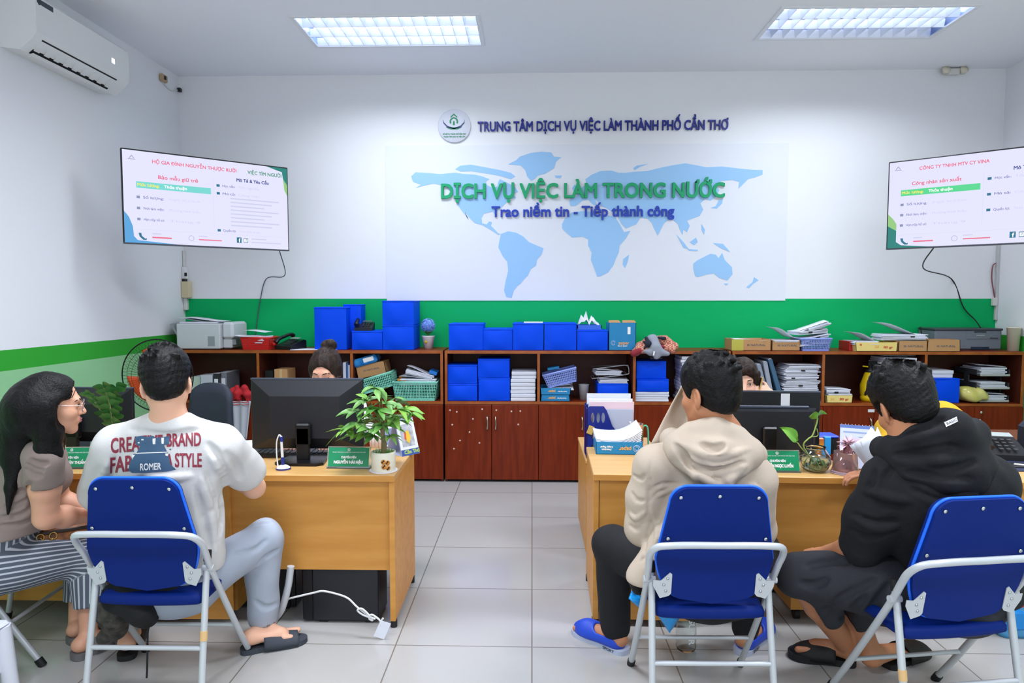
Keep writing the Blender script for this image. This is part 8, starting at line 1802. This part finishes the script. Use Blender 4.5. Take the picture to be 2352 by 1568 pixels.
for sh, el_, wr in ((shR, elR, wrR), (shL, elL, wrL)): sd.cap(neck, sh, .05, .05, .03); sd.path([sh, el_, el_ * .55 + wr * .45, wr], [.05, .046, .044, .030], .02)
hand(sd, wrR, (-.9, .15, -.1), (0, 0, 1), 1, .6); hand(sd, wrL, (-.6, .7, -.3), (0, -.3, 1), -1, .5)
for hp, kn, an in ((hipc - np.array((.1, -.04, 0)), knL, anL), (hipc + np.array((.02, .08, 0)), knR, anR)): sd.path([hp, kn, kn * .62 + an * .38, an], [.085, .058, .058, .036], .02)
foot(sd, anL, heL + U, toL + U); foot(sd, anR, heR + U, toR + U)
hang(t, 'body', sd, m_skinB)
short_hair(Mh, t, m_hair, 23, .034, -.085, side=.014)
m_hd = mat('hoodie_black', '#101116', 0.9, bump=(200, .12))
sd = S(lo, hi, .006)
sd.cap(P(2160, 1135, 2.48), P(2215, 1330, 2.52), .20, .195, .04, sc=(1.14, .78, 1), Rm=Rb); sd.cap(neck + np.array((0, 0, -.05)), shR, .085, .10, .06); sd.cap(neck + np.array((0, 0, -.05)), shL, .08, .095, .06)
sd.path([shL, (shL + elL) / 2 + np.array((-.02, -.01, 0)), P(1982, 1250, 2.55)], [.10, .095, .078], .04); sd.path([shR, elR, wrR * .9 + elR * .1], [.10, .085, .05], .04); sd.cap(P(2190, 1110, 2.44), P(2250, 1240, 2.46), .12, .15, .06, sc=(1, .7, 1))
sd.waves(.005, 22, 51, 5); sd.waves(.0015, 60, 52, 4)
for q in (((1985, 1140), (2030, 1162), (2080, 1160)), ((1955, 1180), (2010, 1200), (2060, 1195)), ((2090, 1120), (2150, 1150), (2230, 1160)), ((2060, 1060), (2030, 1100), (2015, 1150)), ((1950, 1215), (1990, 1235), (2040, 1225)), ((2280, 1080), (2265, 1120), (2250, 1170)), ((2010, 1080), (2000, 1110), (1990, 1130))): sd.fold(q, .0075, 0, 'sub', .016)
for q in (((1960, 1190), (2010, 1212), (2060, 1208)), ((1990, 1125), (2040, 1140), (2090, 1150)), ((2110, 1140), (2180, 1170), (2240, 1180))): sd.fold(q, .008, .003, 'add', .018)
sd.ell(neck + np.array((-.01, .03, .07)), (.08, .085, .08), .006, None, 'sub'); d_ = P(1940, 1275, 2.6) - P(1985, 1245, 2.55); sd.cap(P(1970, 1262, 2.57), P(1970, 1262, 2.57) + d_, .058, .075, .005, op='sub'); sd.half(P(2200, 1378, 2.5), (0, 0, -1), .012)
hang(t, 'hoodie', sd, m_hd)
sd = S(P(2140, 1040, 2.45) - .34, P(2140, 1040, 2.45) + .34, .0055)
sd.path([P(2030, 1030, 2.56), P(2060, 1035, 2.47), P(2120, 1010, 2.41), P(2180, 985, 2.40), P(2225, 1000, 2.46), P(2235, 1030, 2.56)], [.045, .055, .062, .062, .058, .05], .03)
sd.path([P(2080, 1055, 2.42), P(2150, 1060, 2.385), P(2220, 1085, 2.39), P(2255, 1075, 2.44)], [.05, .062, .062, .05], .03); sd.cap(P(2180, 985, 2.42), P(2240, 1060, 2.42), .06, .06, .04)
sd.path([P(2090, 1085, 2.38), P(2170, 1105, 2.345), P(2240, 1115, 2.37)], [.03, .04, .035], .03)
sd.waves(.003, 40, 61, 5)
for q in (((2050, 1045), (2110, 1040), (2190, 1022)), ((2080, 1085), (2150, 1092), (2235, 1100)), ((2060, 1010), (2110, 990), (2165, 960)), ((2120, 1065), (2180, 1075), (2240, 1060))): sd.fold(q, .010, 0, 'sub', .016)
for q in (((2060, 1060), (2130, 1062), (2230, 1045)), ((2055, 1022), (2110, 1005), (2180, 985))): sd.fold(q, .010, .003, 'add', .016)
sd.ell(neck + np.array((-.03, .07, .09)), (.085, .12, .10), .01, None, 'sub'); hd = hang(t, 'hood', sd, m_hd)
bv2 = bvh_of(hd)
stamp('hood_tag', poly_bm([[(2169, 970), (2197, 957), (2200, 968), (2173, 981)]]), lambda x, y: (x, y), bv2, mat('tag_pale', '#D4D4D6', 0.6), hd, .002)
me = text_mesh('BASIC', 1.0); bm = bmesh.new(); bm.from_mesh(me); bmesh.ops.triangulate(bm, faces=bm.faces); xs_ = [v.co.x for v in bm.verts]; ys_ = [v.co.y for v in bm.verts]; ax, bx, ay, by = min(xs_), max(xs_), min(ys_), max(ys_)
for v in bm.verts: u_, w_ = (v.co.x - ax) / (bx - ax), (v.co.y - ay) / (by - ay); v.co.x = 2173.5 + 23 * u_ + 2 * (1 - w_); v.co.y = 976.5 - 10.5 * u_ - 5.5 * w_
stamp('hood_tag_print', bm, lambda x, y: (x, y), bv2, mat('tag_ink', '#3A3B40', 0.6), hd, .0028, 3)
sd = S(lo, hi, .006); sd.cap(hipc + np.array((0, 0, .03)), hipc, .13, .14, .04, sc=(1.2, .9, 1))
sd.path([hipc - np.array((.08, -.04, 0)), P(2020, 1340, 2.56), knL + np.array((-.005, 0, .0))], [.135, .125, .09], .04); sd.path([hipc + np.array((.02, .08, -.01)), P(2060, 1380, 2.68), P(1965, 1380, 2.82)], [.12, .105, .085], .012)
sd.cap(P(1880, 1350, 2.66), P(1905, 1410, 2.68), .075, .055, .03); sd.cap(P(1975, 1395, 2.72), P(1972, 1425, 2.74), .06, .045, .012)
sd.waves(.003, 26, 71, 5)
for q in (((1890, 1405), (1940, 1370), (2010, 1330)), ((1850, 1300), (1900, 1290), (1960, 1288)), ((1985, 1420), (2010, 1390), (2045, 1340)), ((1930, 1420), (1960, 1400), (1990, 1370)), ((1840, 1340), (1870, 1345), (1900, 1330))): sd.fold(q, .010, 0, 'sub', .018)
sd.cap(P(1835, 1365, 2.68), P(1870, 1420, 2.72), .062, .066, .008, op='sub'); sd.cap(P(1925, 1440, 2.74), P(1935, 1475, 2.78), .06, .066, .008, op='sub')
hang(t, 'shorts', sd, mat('shorts_dark', '#26282F', 0.75, bump=(160, .1)))
m_sdl = mat('sandal_black', '#141416', 0.6)
slipper(t, heL * np.array((1, 1, 0)), toL * np.array((1, 1, 0)), m_sdl, m_sdl, True, .028, .115); slipper(t, (heR * .55 + toR * .45) * np.array((1, 1, 0)), (toR * 1.25 - heR * .25) * np.array((1, 1, 0)), m_sdl, m_sdl, True, .022, .11)
# ---------------------------------------------------------------- 7. person in yellow
t = person('person in a yellow shirt behind the far right desk, mostly hidden by the black hoodie', (2.1, 4.0, 0))
Mh = head_frame(P(2084, 945, 3.82), 180, 30, 0, .98); neck = P(2100, 985, 3.90)
shR, shL = P(2050, 990, 3.86), P(2196, 985, 3.84); hipc = np.array((neck[0], 4.12, .5)); elR, elL = P(2035, 1070, 3.72), P(2236, 1060, 3.66); wrR, wrL = np.array((neck[0] - .02, 3.5, .765)), P(2284, 1062, 3.44)
knR, knL = np.array((neck[0] - .1, 3.78, .5)), np.array((neck[0] + .1, 3.78, .5)); anR, anL = knR * np.array((1, 1, .16)), knL * np.array((1, 1, .16))
lo, hi = bounds([H(Mh, 0, 0, .15), shR, shL, elR, elL, wrR, wrL, knR, knL, hipc], .25); lo[2] = -.02
sd = S(lo, hi, .006); add_head(sd, Mh, neck, .05)
sd.cap(neck, hipc, .08, .13, .05, sc=(1.25, .8, 1))
for sh, el_, wr in ((shR, elR, wrR), (shL, elL, wrL)): sd.cap(neck, sh, .04, .045, .03); sd.path([sh, el_, wr], [.045, .04, .027], .02)
hand(sd, wrR, (0, -1, -.1), (0, 0, 1), -1, .5, .9); hand(sd, wrL, (.35, -.9, -.05), (0, 0, 1), 1, .5, .9)
for hp, kn, an in ((hipc - np.array((.09, 0, 0)), knR, anR), (hipc + np.array((.09, 0, 0)), knL, anL)): sd.path([hp, kn, an], [.08, .055, .036], .02); foot(sd, an, an * np.array((1, 1, 0)) + np.array((0, .04, 0)), an * np.array((1, 1, 0)) + np.array((0, -.18, 0)))
hang(t, 'body', sd, m_skinA); short_hair(Mh, t, m_hair, 33, .02)
sd = S(lo, hi, .006); sd.cap(P(2118, 1010, 3.90), hipc, .17, .16, .05, sc=(1.2, .85, 1)); sd.cap(neck + np.array((0, 0, -.01)), shR, .08, .085, .06); sd.path([P(2120, 985, 3.9), P(2165, 962, 3.87), shL], [.10, .085, .085], .06); sd.path([shR, elR, wrR * .7 + elR * .3], [.085, .065, .045], .03); sd.path([shL, elL, wrL * .75 + elL * .25], [.085, .062, .045], .03); sd.waves(.004, 30, 81, 5)
hang(t, 'shirt', sd, mat('shirt_yellow', '#D9A91E', 0.75, bump=(120, .08)))
sd = S(lo, hi, .007); sd.ell(hipc, (.17, .14, .11), .03)
for hp, kn, an in ((hipc - np.array((.09, 0, 0)), knR, anR), (hipc + np.array((.09, 0, 0)), knL, anL)): sd.path([hp, kn, an + np.array((0, 0, .05))], [.105, .075, .055], .03)
hang(t, 'trousers', sd, m_dkt)
# ---------------------------------------------------------------- things held, hung or dropped by them
b = B(); c0 = P(2012, 1038, 2.98)
for k, (w_, h_, rz, ry, dx) in enumerate(((.12, .17, 20, 32, -.012), (.13, .17, 30, 24, .012), (.13, .16, 12, 38, .0))):
    b.grid(lambda u, v, w_=w_, h_=h_, k=k: ((u - .5) * w_, .03 * (v - .3) ** 2 + .012 * k - .02 * math.sin(PI * u), (v - .5) * h_), 6, 6, 0, tr(c0[0] + dx, c0[1], c0[2]) @ rot('Z', rz) @ rot('Y', -ry))
tag(b.build('paper_sheets', m_paper2, solid=.0012), 'white sheets held up in the hand of the hooded man beside the calendar', 'papers')
# black bag under the first chair
c0 = P(318, 1388, 2.58); sd = S(c0 - np.array((.24, .2, .16)), c0 + np.array((.24, .2, .2)), .006)
sd.cap(P(262, 1352, 2.56), P(392, 1352, 2.56), .035, .035, .02); sd.path([P(300, 1372, 2.56), P(330, 1400, 2.56), P(345, 1418, 2.57)], [.07, .055, .03], .03); sd.cap(P(270, 1370, 2.58), P(300, 1385, 2.58), .05, .04, .03); sd.waves(.007, 40, 91, 5)
tag(sd.build('black_jacket', mat('jacket_black', '#0F1013', 0.8)), 'black jacket bunched under the seat of the chair with yellow tape, left side', 'jacket')
b = B(); b.tube(catmull([P(340, 1410, 2.55), P(339, 1470, 2.55), P(338, 1530, 2.55), P(337, 1556, 2.55)], 4), .004, 6); tg = b.build('drawstring', mat('string_black', '#15161A', 0.7)); tag(tg, 'black drawstring dangling from the black jacket under the left chair', 'string')
c0 = P(250, 1418, 2.62); sd = S(c0 - .2, c0 + .2, .006); sd.path([P(238, 1388, 2.62), P(262, 1405, 2.62), P(268, 1440, 2.66)], [.045, .055, .05], .03); sd.cap(P(262, 1440, 2.68), P(240, 1462, 2.70), .04, .03, .03); sd.waves(.006, 50, 95, 5)
tag(sd.build('cloth_bag', mat('bag_mottled', '#2A2926', 0.8, var=(30, '#55504A'))), 'dark mottled cloth bag between the shoes at the left chair', 'bag')
# light blue plastic bag and black pouch at the beige man's chair
tb = thing('plastic_bag', 'light blue plastic bag sagging under the seat of the beige-jacketed man', 'bag', P(1535, 1420, 2.60), world=True)
b = B(); b.grid(lambda u, v: tuple(P(1512 + 52 * u + (26 - 52 * u) * v, 1414 + 38 * v, 2.60 + .012 * math.sin(6 * u + 3 * v) - .03 * math.sin(PI * u) * (1 - v))), 8, 8); b.build('corner', mat('bag_cyan', '#1C96E0', 0.25), tb, solid=.004)
b = B(); b.grid(lambda u, v: tuple(P(1452 + 34 * u - 8 * v, 1352 + 30 * u + 22 * v, 2.62 + .02 * math.sin(5 * u + 4 * v))), 8, 6); b.build('top_edge', mat('bag_cyan', '#1C96E0'), tb, solid=.004)
c0 = P(1462, 1336, 2.58); sd = S(c0 - .1, c0 + .1, .005); sd.cap(P(1455, 1320, 2.58), P(1468, 1352, 2.58), .03, .025, .02); sd.cap(P(1478, 1318, 2.56), P(1490, 1322, 2.54), .016, .014, .02); sd.waves(.004, 60, 97, 4)
tag(sd.build('black_pouch', mat('pouch_black', '#0E0E11', 0.7)), 'small black pouch by the left hip of the beige-jacketed man', 'pouch')
